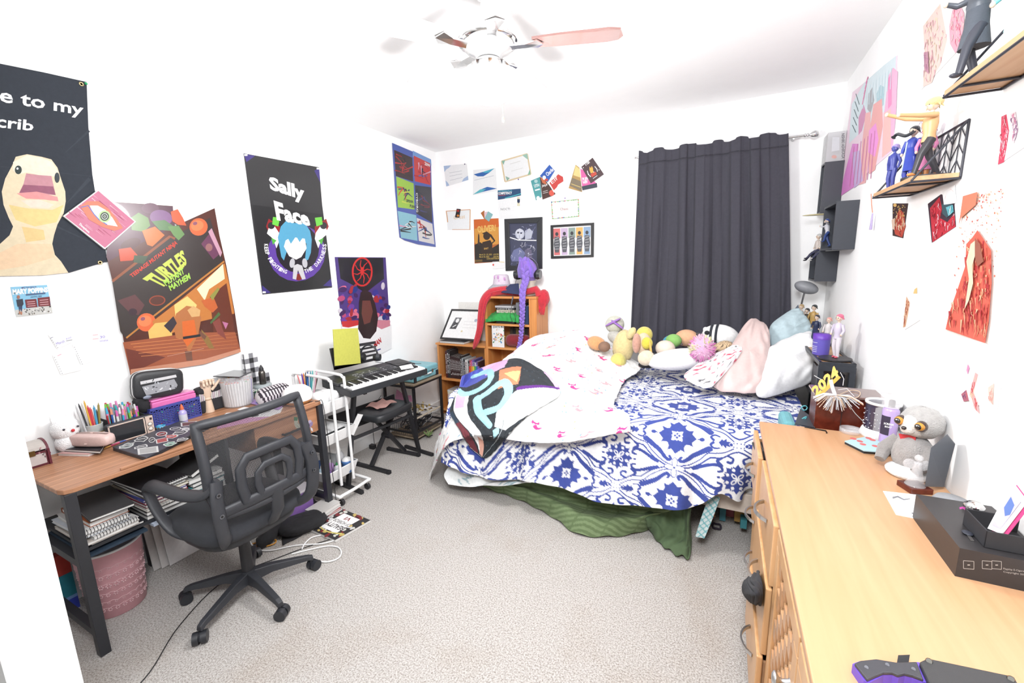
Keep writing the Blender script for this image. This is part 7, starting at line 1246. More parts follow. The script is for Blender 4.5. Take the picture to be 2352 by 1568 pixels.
plush('plush_round','green and blue round soft toy behind the long white toy',[('body',1547,782,3.35,(.058,.05,.05),C(158,212,120),None,'cloth'),('trim',1540,786,3.37,(.058,.05,.052),C(90,180,214),None,'cloth')])
plush('plush_peach','peach coloured round soft toy behind the pile',[('body',1577,776,3.45,(.085,.07,.065),C(250,196,156),None,'cloth'),('ear',1604,768,3.44,(.02,.02,.012),C(60,50,50),None)])
plush('plush_long','long smooth white soft toy lying along the bed',[('body',1560,825,3.10,(.22,.085,.075),(.8,.79,.79),(0,-.18,0),'cloth'),('eye',1566,790,3.02,(.006,.004,.006),C(50,50,54),None,'gloss'),('tail',1528,800,3.22,(.07,.06,.06),C(252,234,218),None,'cloth')])
t=plush('plush_tiedye','fluffy pink and yellow tie dye ball toy',[('core',1612,800,3.02,(.072,.07,.082),C(248,190,226),None)])
b=MB(); rr=random.Random(6); cp=at(1612,800,3.02)
for k in range(240):
 v_=V((rr.gauss(0,1),rr.gauss(0,1),rr.gauss(0,1))).normalized();
 if v_.y>.4:continue
 s0=cp+V((v_.x*.07,v_.y*.066,v_.z*.08)); hue=v_.x*.6-v_.z; c=C(250,244,190)if hue<-.2 and hue>-.8 else(C(244,150,214)if abs(v_.x)>.6 or v_.z<-.5 else C(250,206,230)); b.tube([s0,s0+v_*.02],[.0055,.0008],c,'plush',4)
b.build('fur',t)
t=plush('plush_zebra','white soft toy with two black stripes at the back of the pile',[('body',1655,772,3.40,(.125,.10,.085),(.8,.8,.8),(0,.15,0)),('ear',1622,758,3.38,(.02,.012,.025),(.8,.8,.8),(0,-.6,0)),('nose',1624,764,3.33,(.018,.012,.016),C(44,44,48),None,'cloth')])
b=MB(); c0_=at(1655,772,3.40)
for xx in(-.055,-.02):
 pts=[]
 for k in range(15):a_=-PI*.05-PI*.95*k/14; r_=(1-(xx/.125)**2)**.5; pts.append(c0_+V((xx*.99+.012*math.sin(a_),.102*r_*math.sin(a_)*.98,.087*r_*math.cos(a_)+.015*-xx/.1)))
 b.tube(pts,.009,C(50,54,64),'cloth',6)
b.build('stripe',t)
def lcol(x,y,a_):return C(60,46,40)if math.sin(x*40)*math.sin(y*37+1)>.35 else C(236,206,166)
pillow('leopard_cushion',at(1655,800,3.20),(.16,.10,.08),(0,-.5,0),None,'small leopard spotted cushion under the striped toy',seed=6,cfn=lcol,wr=.003,cat='cushion')
pillow('black_cushion',at(1485,838,3.28),(.12,.08,.04),(0,0,.3),C(60,58,64),'small black cushion edge behind the ribbon toy',seed=7,wr=.003,cat='cushion')
NZ=1.0; nx0,nx1,ny0,ny1=.475,.632,2.70,3.72
ns=thing('nightstand','tall black metal rack with wooden top between the bed head and right wall','nightstand',(.55,3.2,0)); BK2=C(54,58,66)
b=MB(); b.box((nx0+.012,ny0+.012,NZ-.012),(nx1-.012,ny1-.012,NZ-.004),m='shelf_wood'); b.build('top_board',ns)
b=MB()
for p0,p1 in(((nx0,ny0+.006,NZ-.008),(nx1,ny0+.006,NZ-.008)),((nx0,ny1-.006,NZ-.008),(nx1,ny1-.006,NZ-.008)),((nx0+.006,ny0,NZ-.008),(nx0+.006,ny1,NZ-.008)),((nx1-.006,ny0,NZ-.008),(nx1-.006,ny1,NZ-.008))):b.bar(p0,p1,.014,.02,BK2,'satin')
b.bar((nx0,ny0+.004,NZ-.03),(nx1,ny0+.004,NZ-.03),.012,.03,BK2,'satin'); b.build('top_frame',ns)
for x in(nx0+.01,nx1-.01):
 for y in(ny0+.01,ny1-.01):b=MB(); b.box((x-.013,y-.01,0),(x+.013,y+.01,NZ-.02),BK2,'satin'); b.build('leg',ns)
for z in(.45,.75):b=MB(); b.box((nx0+.02,ny0+.02,z),(nx1-.02,ny1-.02,z+.012),C(60,56,58),'satin'); b.build('shelf',ns)
b=MB(); b.box((nx0+.03,ny0+.05,.762),(nx1-.03,ny0+.35,.93),C(40,36,46),'satin'); b.build('dark_box',label='dark box on the shelf inside the black rack',cat='box')
def fig(name,label,p,h,skin,top_,legs_,hair,lean=0,face=PI,arms=((.12,-.05,.55),(-.12,-.05,.55)),legs=((.045,0,0),(-.045,0,0)),shoe=None,base=None,coat=0,hairk=1,grp=None,rotx=0,roty=0):
 """small statue; height h; arms are hand positions, legs foot positions, in units of h (x right, y front -, z up)"""
 p=V(p)
 if p.z>1.3:p=SP(p); h=h*KS
 t=thing(name,label,'figurine',p,grp); M=Matrix.Translation(p)@Euler((rotx,roty,face)).to_matrix().to_4x4()@Matrix.Scale(h,4); b=MB(); b.T=M
 hipz=.48
 for i,(fx_,fy_,fz)in enumerate(legs):
  s_=1 if i==0 else-1; hip=V((s_*.045,0,hipz)); ft=V((fx_,fy_,fz+.03)); kn=(hip+ft)/2+V((s_*.01,-.03,.02)); b.tube([hip,kn,ft],[.058,.042,.03],legs_,'satin',10); b.ell(ft+V((0,-.03,-.005)),(.028,.055,.024),shoe or legs_,'satin',10,6)
 b.tube([V((0,0,.45)),V((0,0,.56)),V((0,-.005,.68)),V((0,0,.78)),V((0,0,.82))],[.078,.066,.088,.075,.03],top_,'satin',14)
 if coat:b.tube([V((0,0,.66)),V((0,.005,.50)),V((0,.01,coat))],[.085,.09,.12],top_,'cloth',14)
 for i,(hx,hy,hz)in enumerate(arms):
  s_=1 if i==0 else-1; sh=V((s_*.09,0,.775)); hd=V((hx,hy,hz)); el=(sh+hd)/2+V((s_*.035,.02,-.02)); b.tube([sh,el,hd],[.036,.03,.022],top_,'satin',8); b.ell(hd,(.024,.024,.03),skin,'satin',8,6)
 b.cyl((0,0,.81),(0,0,.87),.026,c=skin,m='satin',n=10); b.ell((0,0,.925),(.062,.07,.078),skin,'satin',14,10); b.ell((0,-.07,.915),(.01,.012,.012),skin,'satin',6,4)
 for s_ in(-1,1):b.ell((s_*.025,-.062,.93),(.012,.008,.012),(.03,.03,.04),'gloss',6,4)
 b.build('body',t); b=MB(); b.T=M; b.ell((0,.014,.955),(.073*hairk,.075*hairk,.066),hair,'plush',14,8)
 for k in range(7):a_=k*.9; b.tube([V((.05*math.cos(a_),.05*math.sin(a_)*.8+.015,.96)),V((.085*math.cos(a_)*hairk,.08*math.sin(a_)+.02,.93-.04*hairk))],[.022,.003],hair,'plush',6)
 b.build('hair',t)
 if base:b=MB(); b.cyl(p+V((0,0,-.008)),p+V((0,0,.0)),base[0],c=base[1],m='satin',n=30); b.build('base',t)
 return t
SKN=C(250,222,200)
KS=XR/.64
def RW(px,py,x):return W(px,py,x=x*KS)
def SP(p):return V((p[0]*KS,p[1]*KS,H+(p[2]-H)*KS))
p=V((.56,2.80,NZ+.010)); fig('figurine','pink haired white suited figurine on a round black base on the rack',p,.235,SKN,C(226,216,236),C(240,232,240),C(236,120,150),face=-.9,base=(.075,C(50,50,54)),shoe=C(230,100,120),legs=((.05,0,0),(-.04,.03,0)))
for q,h,a_,l_,h_,lab,co in(((.555,3.50,NZ),.23,C(196,160,96),C(120,100,70),C(50,56,60),'figurine in a tan coat with black hair at the back of the rack',.3),((.525,3.56,NZ),.20,C(70,66,60),C(70,66,60),C(60,60,64),'figurine in a dark jacket with a red headband beside the lamp',.3),((.50,3.64,NZ),.22,C(230,200,180),C(150,130,100),C(206,176,130),'figurine with spiky tan hair right next to the lamp',0),((.575,3.12,NZ),.19,C(232,226,226),C(230,224,224),C(240,170,160),'figurine in white with salmon hair behind the purple jar',.2),((.535,3.25,NZ),.19,C(40,50,84),C(50,56,90),C(60,60,74),'navy figurine with white cords behind the salmon haired one',.2)):fig('figurine',lab,q,h,SKN,a_,l_,h_,face=-.7,coat=co)
p=V((.515,2.93,NZ)); t=thing('cream_jar','purple jar with a violet lid and white text on the rack','jar',p); b=MB(); b.lathe([(.040,0),(.042,.09)],p,C(110,96,200),'satin',24); [b.tube([p+V((.0425*math.cos(a_),.0425*math.sin(a_),z))for a_ in[PI*1.0+.12*i for i in range(9)]],.0012,(.75,.75,.8),'print',4)for z in(.02,.03,.04,.05,.072)]; b.build('body',t); b=MB(); b.lathe([(.043,.09),(.043,.12),(.0,.121)],p,C(120,70,200),'satin',24); b.build('lid',t)
lp=thing('desk_lamp','silver gooseneck lamp at the head of the bed','lamp',(.50,3.66,NZ)); b=MB(); b.cyl((.50,3.66,NZ),(.50,3.66,NZ+.012),.05,c=C(150,152,156),m='metal',n=24); b.build('base',lp); b=MB(); b.tube(smooth_path([(.50,3.66,NZ+.01),(.497,3.66,NZ+.15),(.503,3.64,NZ+.25),(.512,3.62,NZ+.325)],5),.006,C(176,178,182),'metal',8); b.build('gooseneck',lp)
b=MB(); b.ell(W(1852,660,y=3.60)+V((0,0,0)),(.075,.055,.042),C(150,152,158),'satin',24,14,rot=(0,.35,0)); b.build('lamp_head',lp)
b=MB(); b.plate([at(1818,720,3.55),at(1834,700,3.55),at(1836,738,3.55),at(1832,748,3.55)],(0,-1,0),.02,C(110,120,136),'cloth'); b.build('folded_denim',label='bit of folded denim cloth behind the pale blue pillow',cat='cloth')
def cube(y0,y1,z0,z1,x0,label):
 _,y0,z0=SP((0,y0,z0)); _,y1,z1=SP((0,min(y1,3.62),z1)); x0*=KS
 t=thing('display_cube',label,'wall shelf',(x0+.05,(y0+y1)/2,z0)); w_=.012; c=C(58,62,72)
 for nm,lo,hi in(('side',(x0,y0,z0),(XR-.002,y0+w_,z1)),('side',(x0,y1-w_,z0),(XR-.002,y1,z1)),('bottom',(x0,y0+w_,z0),(XR-.002,y1-w_,z0+w_)),('top',(x0,y0+w_,z1-w_),(XR-.002,y1-w_,z1)),('back',(XR-.008,y0+w_,z0+w_),(XR-.002,y1-w_,z1-w_))):b=MB(); b.box(lo,hi,c,'satin'); b.build(nm,t)
 return t
cube(3.50,3.78,1.832,2.152,.535,'upper black display cube on the right wall by the corner'); cube(3.03,3.37,1.59,1.856,.535,'middle black display cube, nearest to the camera on the right wall'); cube(3.39,3.70,1.395,1.588,.522,'lowest black display cube on the right wall above the lamp')
fig('figurine','turquoise figurine inside the upper black display cube',(.575,3.60,1.844),.24,SKN,C(110,200,206),C(226,226,222),C(100,190,200),face=-1.2,arms=((.1,-.12,.6),(-.14,-.1,.55)))
b=MB(); b.ell(W(1862,494,y=3.64)+V((.035,0,0)),(.085,.03,.006),C(226,214,160),'satin',14,8); b.build('wooden_disc',label='small tan disc sticking out under the upper black cube',cat='disc')
fig('figurine','blue and white figurine leaping with a blue hat inside the middle cube',(.56,3.28,1.62),.17,SKN,C(222,222,230),C(60,84,150),C(50,80,160),face=-1.3,arms=((.25,-.2,.8),(-.28,-.1,.85)),legs=((.12,-.2,.1),(-.1,.1,.0)),roty=-.3)
for k,(q,lab,tc,hc)in enumerate((((.54,3.50,1.50),'seated figurine in a dark waistcoat on the lowest cube',C(226,214,206),C(226,226,226)),((.56,3.42,1.50),'seated figurine in a white shirt on the lowest cube',C(230,230,226),C(50,54,60)))):fig('figurine',lab,q,.20,SKN,tc,C(62,64,92),hc,face=-1.25,legs=((.06,-.34,.20),(-.06,-.30,.14)),shoe=C(50,50,60)if k==0 else C(228,226,222))
for(y0,y1),lb in(((3.52*KS,3.60*KS),'clear figure box with vertical lettering on the upper black cube, nearer one'),((3.61*KS,3.66*KS),'clear figure box on the upper black cube, farther one')):
 t=thing('figure_box',lb,'box',(.62,y0,2.181)); b=MB(); mat('palebox',.3,fixed=C(246,246,248),alpha=.6,namt=0); b.box((.565,y0,2.181),(.665,y1,2.37),m='palebox'); b.build('case',t)
 if y0<3.7:a=Art((0,y0-.0002,0),BN); a.text('NISHIKI ASHIKAGA',[(1940,306),(1940,364),(1933,364),(1933,306)],C(90,90,96),.02); a.ell(1916,360,6,4,C(230,180,170)); a.poly([(1912,315),(1928,315),(1928,345),(1910,348)],C(226,228,232)); a.mb.build('print',t)
def bshelf(y0,y1,z,x0,label,hgt=.16):
 _,y0,z=SP((0,y0,z)); y1*=KS; x0*=KS; hgt*=KS
 t=thing('wall_shelf',label,'wall shelf',(x0+.06,y0,z)); c=C(52,54,66); xw=XR-.004
 b=MB(); b.box((x0,y0,z),(xw,y1,z+.014),m='shelf_wood'); b.build('board',t)
 b=MB(); r_=.0035
 for p0,p1 in(((x0,y0,z-.004),(x0,y1,z-.004)),((xw,y0,z-.004),(xw,y1,z-.004)),((x0,y0,z-.004),(xw,y0,z-.004)),((x0,y1,z-.004),(xw,y1,z-.004)),((x0,y0+.09,z-.004),(xw,y0+.09,z-.004)),((x0,y1-.09,z-.004),(xw,y1-.09,z-.004)),((xw,y0,z),(xw,y0,z+hgt)),((xw,y1,z),(xw,y1,z+hgt)),((xw,y0,z+hgt),(xw,y1,z+hgt)),((x0,y0,z),(xw,y0,z+hgt)),((x0,y1,z),(xw,y1,z+hgt))):b.cyl(p0,p1,r_,c=c,m='satin',n=8)
 n=9
 for i in range(1,n):y=lerp(y0,y1,i/n); b.cyl((xw,y,z),(xw,y,z+hgt),.002,c=c,m='satin',n=6)
 for i in range(n):
  ya,yb=lerp(y0,y1,i/n),lerp(y0,y1,(i+1)/n)
  for k in range(3):zz_=z+hgt*(.08+.3*k); b.cyl((xw,ya,zz_+(.045 if i%2 else 0)),(xw,yb,zz_+(0 if i%2 else .045)),.0018,c=c,m='satin',n=5)
 b.build('wire_frame',t); return t
bshelf(1.865,2.27,1.785,.52,'lower wire bracket shelf with wooden board crowded with figurines',.165); bshelf(1.15,1.70,1.985,.52,'upper wire bracket shelf at the top right of the photo')
SH=1.7992
fig('figurine','small all blue figurine with lilac hair at the far end of the lower wire shelf',(.56,2.225,SH),.17,C(90,100,190),C(70,80,170),C(60,70,160),C(190,170,230),face=-1.0,arms=((.14,-.02,.5),(-.16,.05,.5)))
fig('figurine','blue figurine with a black cap holding a pale sword on the lower wire shelf',(.575,2.10,SH),.20,SKN,C(64,84,190),C(60,76,180),C(50,52,60),face=-.9,coat=.25)
b=MB(); b.cyl((.553,2.105,SH),(.560,2.10,SH+.15),.0022,c=C(190,214,245),m='satin'); b.build('toy_sword',label='thin pale blue toy sword in front of the blue capped figurine',cat='sword')
fig('figurine','pink haired figurine with orange dress between the blue ones and the giant one',(.60,2.05,SH),.19,SKN,C(244,150,200),C(190,120,60),C(240,130,200),face=-.6,coat=.22,hairk=1.4)
fig('figurine','grey caped figurine at the back of the lower wire shelf',(.615,2.14,SH),.17,SKN,C(214,190,160),C(226,224,222),C(200,200,210),face=-.6,coat=.1)
t=fig('figurine','large lunging orange and black ninja figurine with yellow hair on the lower wire shelf',(.575,1.955,SH+.008),.24,SKN,C(250,196,140),C(62,60,66),C(252,226,160),face=-1.3,arms=((.18,-.5,.78),(-.22,-.42,.90)),legs=((.06,-.16,0),(-.05,.20,0)),shoe=C(250,160,90),rotx=0,base=(.06,C(60,58,60)),hairk=1.3)
b=MB(); yb_=1.945; b.tube(smooth_path([RW(2098,303,.56),RW(2080,312,.55),RW(2062,308,.55),RW(2052,316,.54)],4),[.006]*12+[.009]*1,C(54,60,66),'satin',8); b.build('toy_weapon',label='dark curved weapon held out by the large yellow haired figurine',cat='toy weapon')
pA=RW(2113,292,.60); b=MB(); b.tube([pA+V((0,.018*math.cos(a_),.018*math.sin(a_)))for a_ in[i*.42 for i in range(16)]],.0012,C(200,180,200),'satin',5); b.build('wire_ring',label='thin wire ring hanging above the lower wire shelf',cat='ring')
for k,(lab,p,tc,lc,hc,ar)in enumerate((('figurine in a black jacket leaning forward on the upper wire shelf',(.545,1.64,2.0),C(90,96,106),C(66,68,80),C(250,226,160),((.16,-.25,.75),(-.2,-.15,.8))),('large turquoise figurine on the upper wire shelf',(.60,1.56,2.0),C(150,232,236),C(230,232,236),C(160,230,236),((.2,-.1,.7),(-.2,-.1,.6))))):fig('figurine',lab,p,.26,SKN,tc,lc,hc,face=-1.2,arms=ar,legs=((.08,-.16,0),(-.06,.12,0)),coat=.3)
b=MB(); b.box(SP((.53,1.36,2.0)),SP((.62,1.45,2.12)),(.76,.76,.77),'satin'); b.build('white_box',label='white box behind the turquoise figurine on the upper wire shelf',cat='box')
b=MB(); b.tube([RW(2001,445,.62),RW(2002,470,.622),RW(2004,488,.625)],.002,C(230,150,120),'satin',6); q=RW(2004,490,.625)
for k in range(12):a_=k*.52; b.tube([q,q+V((.004*math.cos(a_),.008*math.sin(a_),-.08))],[.003,.002],C(206,190,236),'cloth',5)
b.build('tassel_charm',label='lilac tassel on a red cord hanging below the lower wire shelf',cat='tassel')
def rprint(q,c,label,fn=None,name='art_print',cat='print',k=1):a=Art((XR-.002*k,0,0),RN); sheet_px(a,q,c,.001); fn and fn(a,q); return a.mb.build(name,label=label,cat=cat)
LP=lambda*a:C(*a,1.25)
def f(a,q):
 for pts,c in(([(1956,240),(1985,190),(2030,150),(2058,128),(2056,200),(2050,240),(1990,290),(1950,330)],(226,242,248)),([(2040,175),(2052,155),(2062,165),(2058,260),(2050,344),(2036,355),(2030,270)],(248,190,222)),([(2013,215),(2022,195),(2032,200),(2030,240),(2014,260)],(180,214,224)),([(1995,215),(2004,200),(2008,230),(2000,262),(1992,250)],(176,178,184)),([(1972,270),(1984,240),(1990,262),(1980,300),(1972,310)],(220,150,190)),([(2006,240),(2026,226),(2028,290),(2010,390),(1996,400),(1998,300)],(246,178,176)),([(1988,260),(2000,256),(2000,330),(1988,420),(1972,425),(1980,330)],(250,190,190)),([(1996,300),(2012,282),(2018,320),(2010,360),(1994,350)],(250,160,230)),([(1940,400),(1958,330),(1972,330),(1968,425),(1928,452)],(240,150,226)),([(1958,350),(1976,345),(1982,415),(1962,432)],(216,190,236)),([(2030,260),(2046,250),(2046,345),(2026,362)],(250,200,196)),([(2040,180),(2048,170),(2048,240),(2040,250)],(244,150,200))):a.poly(pts,LP(*c))
 for k in range(10):x=1985+7*k; a.line([(x,205-6*k*.9),(x-3,250-5*k)],1.4,LP(214,236,244))
 for k in range(5):a.line([(1966-k*2,215+k*18),(1974-k*2,240+k*16)],1.6,LP(80,110,116)); a.line([(1981+k*2,240-k*12),(1986+k*2,216-k*10)],1.8,LP(236,130,180))
 for k in range(7):a.line([(2010-8*k,300+6*k),(2000-8*k,410+3*k)],1.4,LP(228,140,190))
rprint([(1958,212),(2061,127),(2052,346),(1924,455)],LP(250,226,240),'big pastel poster of long haired figures in pink and violet behind the wire shelves',f,'pastel_poster','poster')
def robe(a,pts,c1,c2,n,seed):
 a.poly(pts,C(*c1)); rr=random.Random(seed); xs_=[p[0]for p in pts]; ys_=[p[1]for p in pts]
 def inside(x,y):
  m=False
  for i in range(len(pts)):
   (xa,ya),(xb,yb)=pts[i],pts[i-1]
   if(ya>y)!=(yb>y)and x<(xb-xa)*(y-ya)/(yb-ya)+xa:m=not m
  return m
 for k in range(n*4):
  x,y=rr.uniform(min(xs_),max(xs_)),rr.uniform(min(ys_),max(ys_)); l=rr.uniform(4,16)*.6*(1.7 if n>80 else 1); w_=rr.uniform(1,3)*(1.6 if n>80 else 1); e=(x+rr.uniform(-4,4),y+l*2)
  if inside(x,y)and inside(*e):a.line([(x,y),(x+rr.uniform(-2,2),y+l),e],w_,C(*rr.choice(c2)),.6)
def f(a,q):
 robe(a,[(2150,20),(2160,8),(2170,60),(2176,90),(2160,150),(2150,165),(2140,190),(2120,200),(2124,130),(2120,60)],(252,222,212),((244,190,200),(250,230,200),(236,180,190)),30,1); robe(a,[(2190,20),(2205,8),(2216,30),(2217,95),(2196,122),(2184,100),(2182,60)],(244,178,196),((236,120,150),(250,210,210)),18,2); robe(a,[(2124,120),(2134,118),(2136,170),(2126,160)],(206,150,170),((180,120,150),),5,3)
rprint([(2138,-10),(2220,-20),(2218,97),(2116,206)],LP(254,250,246),'pale pink and peach robe print, highest on the right wall',f)
def f(a,q):
 rr=random.Random(19); cnt=0
 while cnt<150:
  u,v=rr.random(),rr.random()**1.7*.62
  if .3<u<.85 and v>.36:continue
  x,y=quadpt(q,.02+u*.96,.02+v); s_=rr.uniform(1.6,4.2); c=C(*rr.choice(((214,60,60),(236,120,90),(248,170,120),(226,90,80),(250,190,150))))
  pts=[]; a0=rr.uniform(0,6)
  for i in range(10):r_=s_*(1 if i%2==0 else .4); pts.append((x+r_*.6*math.cos(a0+i*PI/5),y+r_*math.sin(a0+i*PI/5)))
  a.poly(pts,c); cnt+=1
 a.poly([(2216,450),(2250,440),(2246,470),(2212,500),(2206,520)],C(244,140,110))
 robe(a,[(2250,528),(2262,545),(2282,575),(2283,650),(2276,740),(2268,788),(2230,775),(2176,756),(2184,720),(2205,660),(2222,610),(2224,560),(2238,545)],(236,110,90),((206,60,60),(248,160,120),(190,50,60),(252,200,160),(226,90,80)),90,20)
 a.poly([(2240,560),(2250,552),(2252,580),(2244,610),(2246,650),(2236,690),(2226,710),(2236,640),(2230,600)],C(252,228,200)); a.poly([(2250,545),(2262,560),(2270,600),(2256,612),(2250,590)],C(170,100,80))
rprint([(2216,449),(2311,425),(2271,790),(2172,762)],LP(254,248,240),'large print of a red and orange robed figure under falling maple leaves',f,'maple_print')
def f(a,q):
 robe(a,[(2066,478),(2076,490),(2080,520),(2072,545),(2056,538),(2052,520),(2058,500)],(206,80,60),((170,40,40),(240,150,100),(250,220,190)),22,4); rr=random.Random(4)
 for k in range(30):a.ell(rr.uniform(2052,2080),rr.uniform(470,500),1,1,C(240,200,120))
 a.ell(2057,471,4,4,C(246,200,120)); a.poly([(2049,505),(2057,500),(2056,528),(2051,525)],C(246,214,190))
rprint([(2050,467),(2085,467),(2074,547),(2050,541)],C(70,46,46),'small dark print with a red gowned figure, left of the black and red one',f)
def f(a,q):
 robe(a,[(2136,478),(2158,452),(2164,480),(2158,500),(2176,510),(2192,490),(2195,520),(2142,556)],(206,40,60),((236,60,80),(150,20,40),(250,200,210)),40,5); a.poly([(2164,470),(2176,462),(2190,470),(2192,486),(2176,500),(2166,490)],C(60,90,100)); robe(a,[(2174,476),(2190,470),(2192,486),(2180,496)],(120,200,214),((60,160,170),(230,240,240)),10,6)
rprint([(2131,468),(2161,446),(2190,455),(2195,520),(2140,557)],C(64,40,56),'black and crimson print with turquoise corner below the lower wire shelf',f)
rprint([(2164,440),(2192,425),(2196,466),(2168,470)],LP(250,250,250),'white round edged card pinned over the black and crimson print',lambda a,q:(a.line([(2170,458),(2174,442),(2184,434),(2190,440)],1,LP(236,190,190)),a.ell(2180,448,8,12,LP(240,240,242))),k=2)
rprint([(2068,692),(2110,647),(2113,735),(2078,757)],LP(252,250,248),'white card with a small brown robed figure, low on the right wall',lambda a,q:(robe(a,[(2082,680),(2090,695),(2086,720),(2080,750),(2074,752),(2078,715)],(240,190,150),((190,100,70),(250,220,190)),22,7),a.poly([(2101,664),(2107,660),(2107,674),(2098,674)],C(250,214,140))))
rprint([(2222,838),(2238,832),(2300,880),(2288,950),(2210,912),(2214,860)],LP(253,250,248),'faded print with red and purple strokes, lowest on the right wall',lambda a,q:(robe(a,[(2240,855),(2247,860),(2236,900),(2246,925),(2250,950),(2238,938),(2228,900)],(246,190,190),((226,80,90),(250,210,180)),18,8),robe(a,[(2208,905),(2220,895),(2226,920),(2214,922)],(190,110,130),((110,60,110),(220,90,100)),8,9),robe(a,[(2270,890),(2284,880),(2282,930),(2272,920)],(252,226,214),((240,180,170),),8,10),a.poly([(2224,835),(2228,845),(2224,860),(2221,850)],C(236,160,206))))
def f(a,q):robe(a,[(2300,268),(2312,262),(2318,300),(2312,340),(2306,372),(2292,378),(2298,330)],(226,70,100),((250,150,170),(190,30,60),(252,220,226)),24,11); robe(a,[(2322,262),(2334,256),(2340,300),(2330,330),(2322,310)],(250,226,230),((230,150,180),(150,110,150)),10,12)
rprint([(2296,268),(2380,225),(2380,320),(2290,380)],LP(253,248,250),'print with a crimson robed figure at the right edge of the photo',f)
def T2(px,py,z=T):return W(px,py,z=z)
b=MB(); bp=[(1848,980),(1897,989),(1899,994)]; P_=[T2(*q,T+.003)for q in bp]; b.tube(P_,.0028,C(70,70,74),'metal',6); b.build('hex_key',label='black hex key lying near the far edge of the dresser',cat='tool')
p0=V((.395,2.205,.50)); cb=thing('jewellery_box','cherry wood jewellery box behind the far edge of the dresser','box',(.50,2.3,.5)); b=MB(); b.box((.395,2.225,.50),(.625,2.362,.945),m='cherry'); b.build('body',cb,bevel=.003); b=MB(); b.box((.385,2.215,.945),(.635,2.372,.957),C(140,110,104),'gloss'); b.build('lid',cb,bevel=.003); b=MB(); b.box((.488,2.223,.60),(.492,2.2245,.93),C(60,26,22)); b.build('door_gap',cb)
b=MB(); b.box((.37,2.20,0),(.65,2.35,.4995),C(60,54,52),'satin'); b.build('plinth_table',label='dark low stand that carries the cherry wood box',cat='stand')
hb=thing('party_headband','gold 2024 headband with silver tinsel lying on the cherry wood box','headband',(.42,2.28,.957)); a_p=W(1895,905,y=2.24); M0=V((0,0,0))
b=MB(); qd=[W(1862,893,y=2.22),W(1918,838,y=2.22),W(1928,862,y=2.20),W(1874,912,y=2.20)]; n2=V((0,-1,.1)).normalized(); vs,fs=text_mesh('2024',.04); pts=[(qd[3]*(1-u)+qd[2]*u)*(1-v)+(qd[0]*(1-u)+qd[1]*u)*v for u,v in vs]; GO=C(250,206,100)
nv_=len(pts); b.add([p_+n2*.004 for p_ in pts],fs,GO,'satin'); b.add([p_-n2*.004 for p_ in pts],[tuple(reversed(f_))for f_ in fs],GO,'satin')
from collections import Counter
ed=Counter();
for f_ in fs:
 for i in range(len(f_)):ed[(f_[i],f_[(i+1)%len(f_)])]+=1
for(i,j)in list(ed):
 if(j,i)not in ed:b.add([pts[i]+n2*.004,pts[j]+n2*.004,pts[j]-n2*.004,pts[i]-n2*.004],[(0,3,2,1)],GO,'satin')
b.bar(qd[3]+V((.004,0,-.002)),qd[2]+V((0,0,-.004)),.008,.012,GO,'satin'); b.build('numbers',hb)
b=MB(); rr=random.Random(3); cpt=W(1920,912,y=2.185)
for k in range(110):
 an=rr.uniform(-.3,PI+.3); l=rr.uniform(.03,.085); d=V((math.cos(an)*1.05,rr.uniform(-.7,.1),-abs(math.sin(an))*.75+.12)); b.tube([cpt+V((rr.uniform(-.015,.015),0,.01)),cpt+d*l*.55+V((0,0,.012)),cpt+d*l+V((0,0,-.01))],.0016,C(*rr.choice(((236,236,240),(200,200,208),(245,245,248),(236,200,170)))),'satin',4)
b.tube([cpt,W(1912,890,y=2.19),W(1908,872,y=2.20)],.007,(.76,.76,.77),'satin',8)
for q in([(1870,862),(1880,868),(1890,873)],[(1930,855),(1938,870),(1936,885)],[(1925,895),(1945,892),(1962,910)],[(1935,910),(1965,950),(1990,975)]):b.tube([W(*s_,y=2.22)for s_ in q],.0014,(.76,.76,.78),'satin',5)
b.build('tinsel',hb); b=MB(); b.tube(smooth_path([W(*s_,z=.962)for s_ in((1930,905),(1955,896),(1975,900),(1970,912),(1945,916))],4),.002,C(240,210,180),'satin',6); b.build('band',hb)
b=MB(); b.hexa([W(*s_,z=.78)for s_ in((1826,975),(1838,940),(1872,965),(1872,985))],[W(*s_,z=.80)for s_ in((1826,972),(1838,938),(1872,962),(1872,982))],C(72,76,84),'satin'); b.build('dark_tray',label='dark grey tray edge between the bedspread and the cherry wood box',cat='tray')
pc=W(1845,938,y=2.5); tbg=thing('teal_bag','teal bag with ribbons stuffed between bed head and cherry wood box','bag',(.33,2.5,.55))
for i in range(4):b=MB(); b.tube([V((.37+.012*math.sin(t_*4+i),2.30+.01*i,.70+.05*i+.012*math.cos(t_*4)))for t_ in[k*.25 for k in range(9)]],.003,C(90,180,190),'satin',5); b.build('ribbon',tbg)
b=MB(); b.box((.30,2.42,.55),(.36,2.62,.74),C(130,200,210),'cloth'); b.build('bag',tbg,bevel=.02)
p=T2(1953,993); b=MB(); b.lathe([(.030,0),(.038,.0),(.038,.02),(.030,.02),(.030,0)],p,(.86,.86,.88),'clear',28); b.build('tape_roll',label='clear tape roll lying on the dresser in front of the cherry wood box',cat='tape')
b=MB(); p=T2(1982,992); b.lathe([(.0,.001),(.05,.001),(.052,.004),(.0,.0045)],p,(.8,.8,.82),'clear',28,1.1,.7); b.build('clear_dish',label='clear plastic dish lying beside the tape roll',cat='dish')
p=T2(2040,1003); p.x=min(p.x,.605); t=thing('candle_holder','black and silver starry candle jar with white rim on a white base','candle',p); b=MB(); b.lathe([(.064,0),(.068,.008),(.060,.03),(.055,.034)],p,(.78,.78,.78),'satin',30); b.build('base',t); b=MB(); b.lathe([(.054,.034),(.056,.14)],p,C(64,60,84),'gloss',30); rr=random.Random(8)
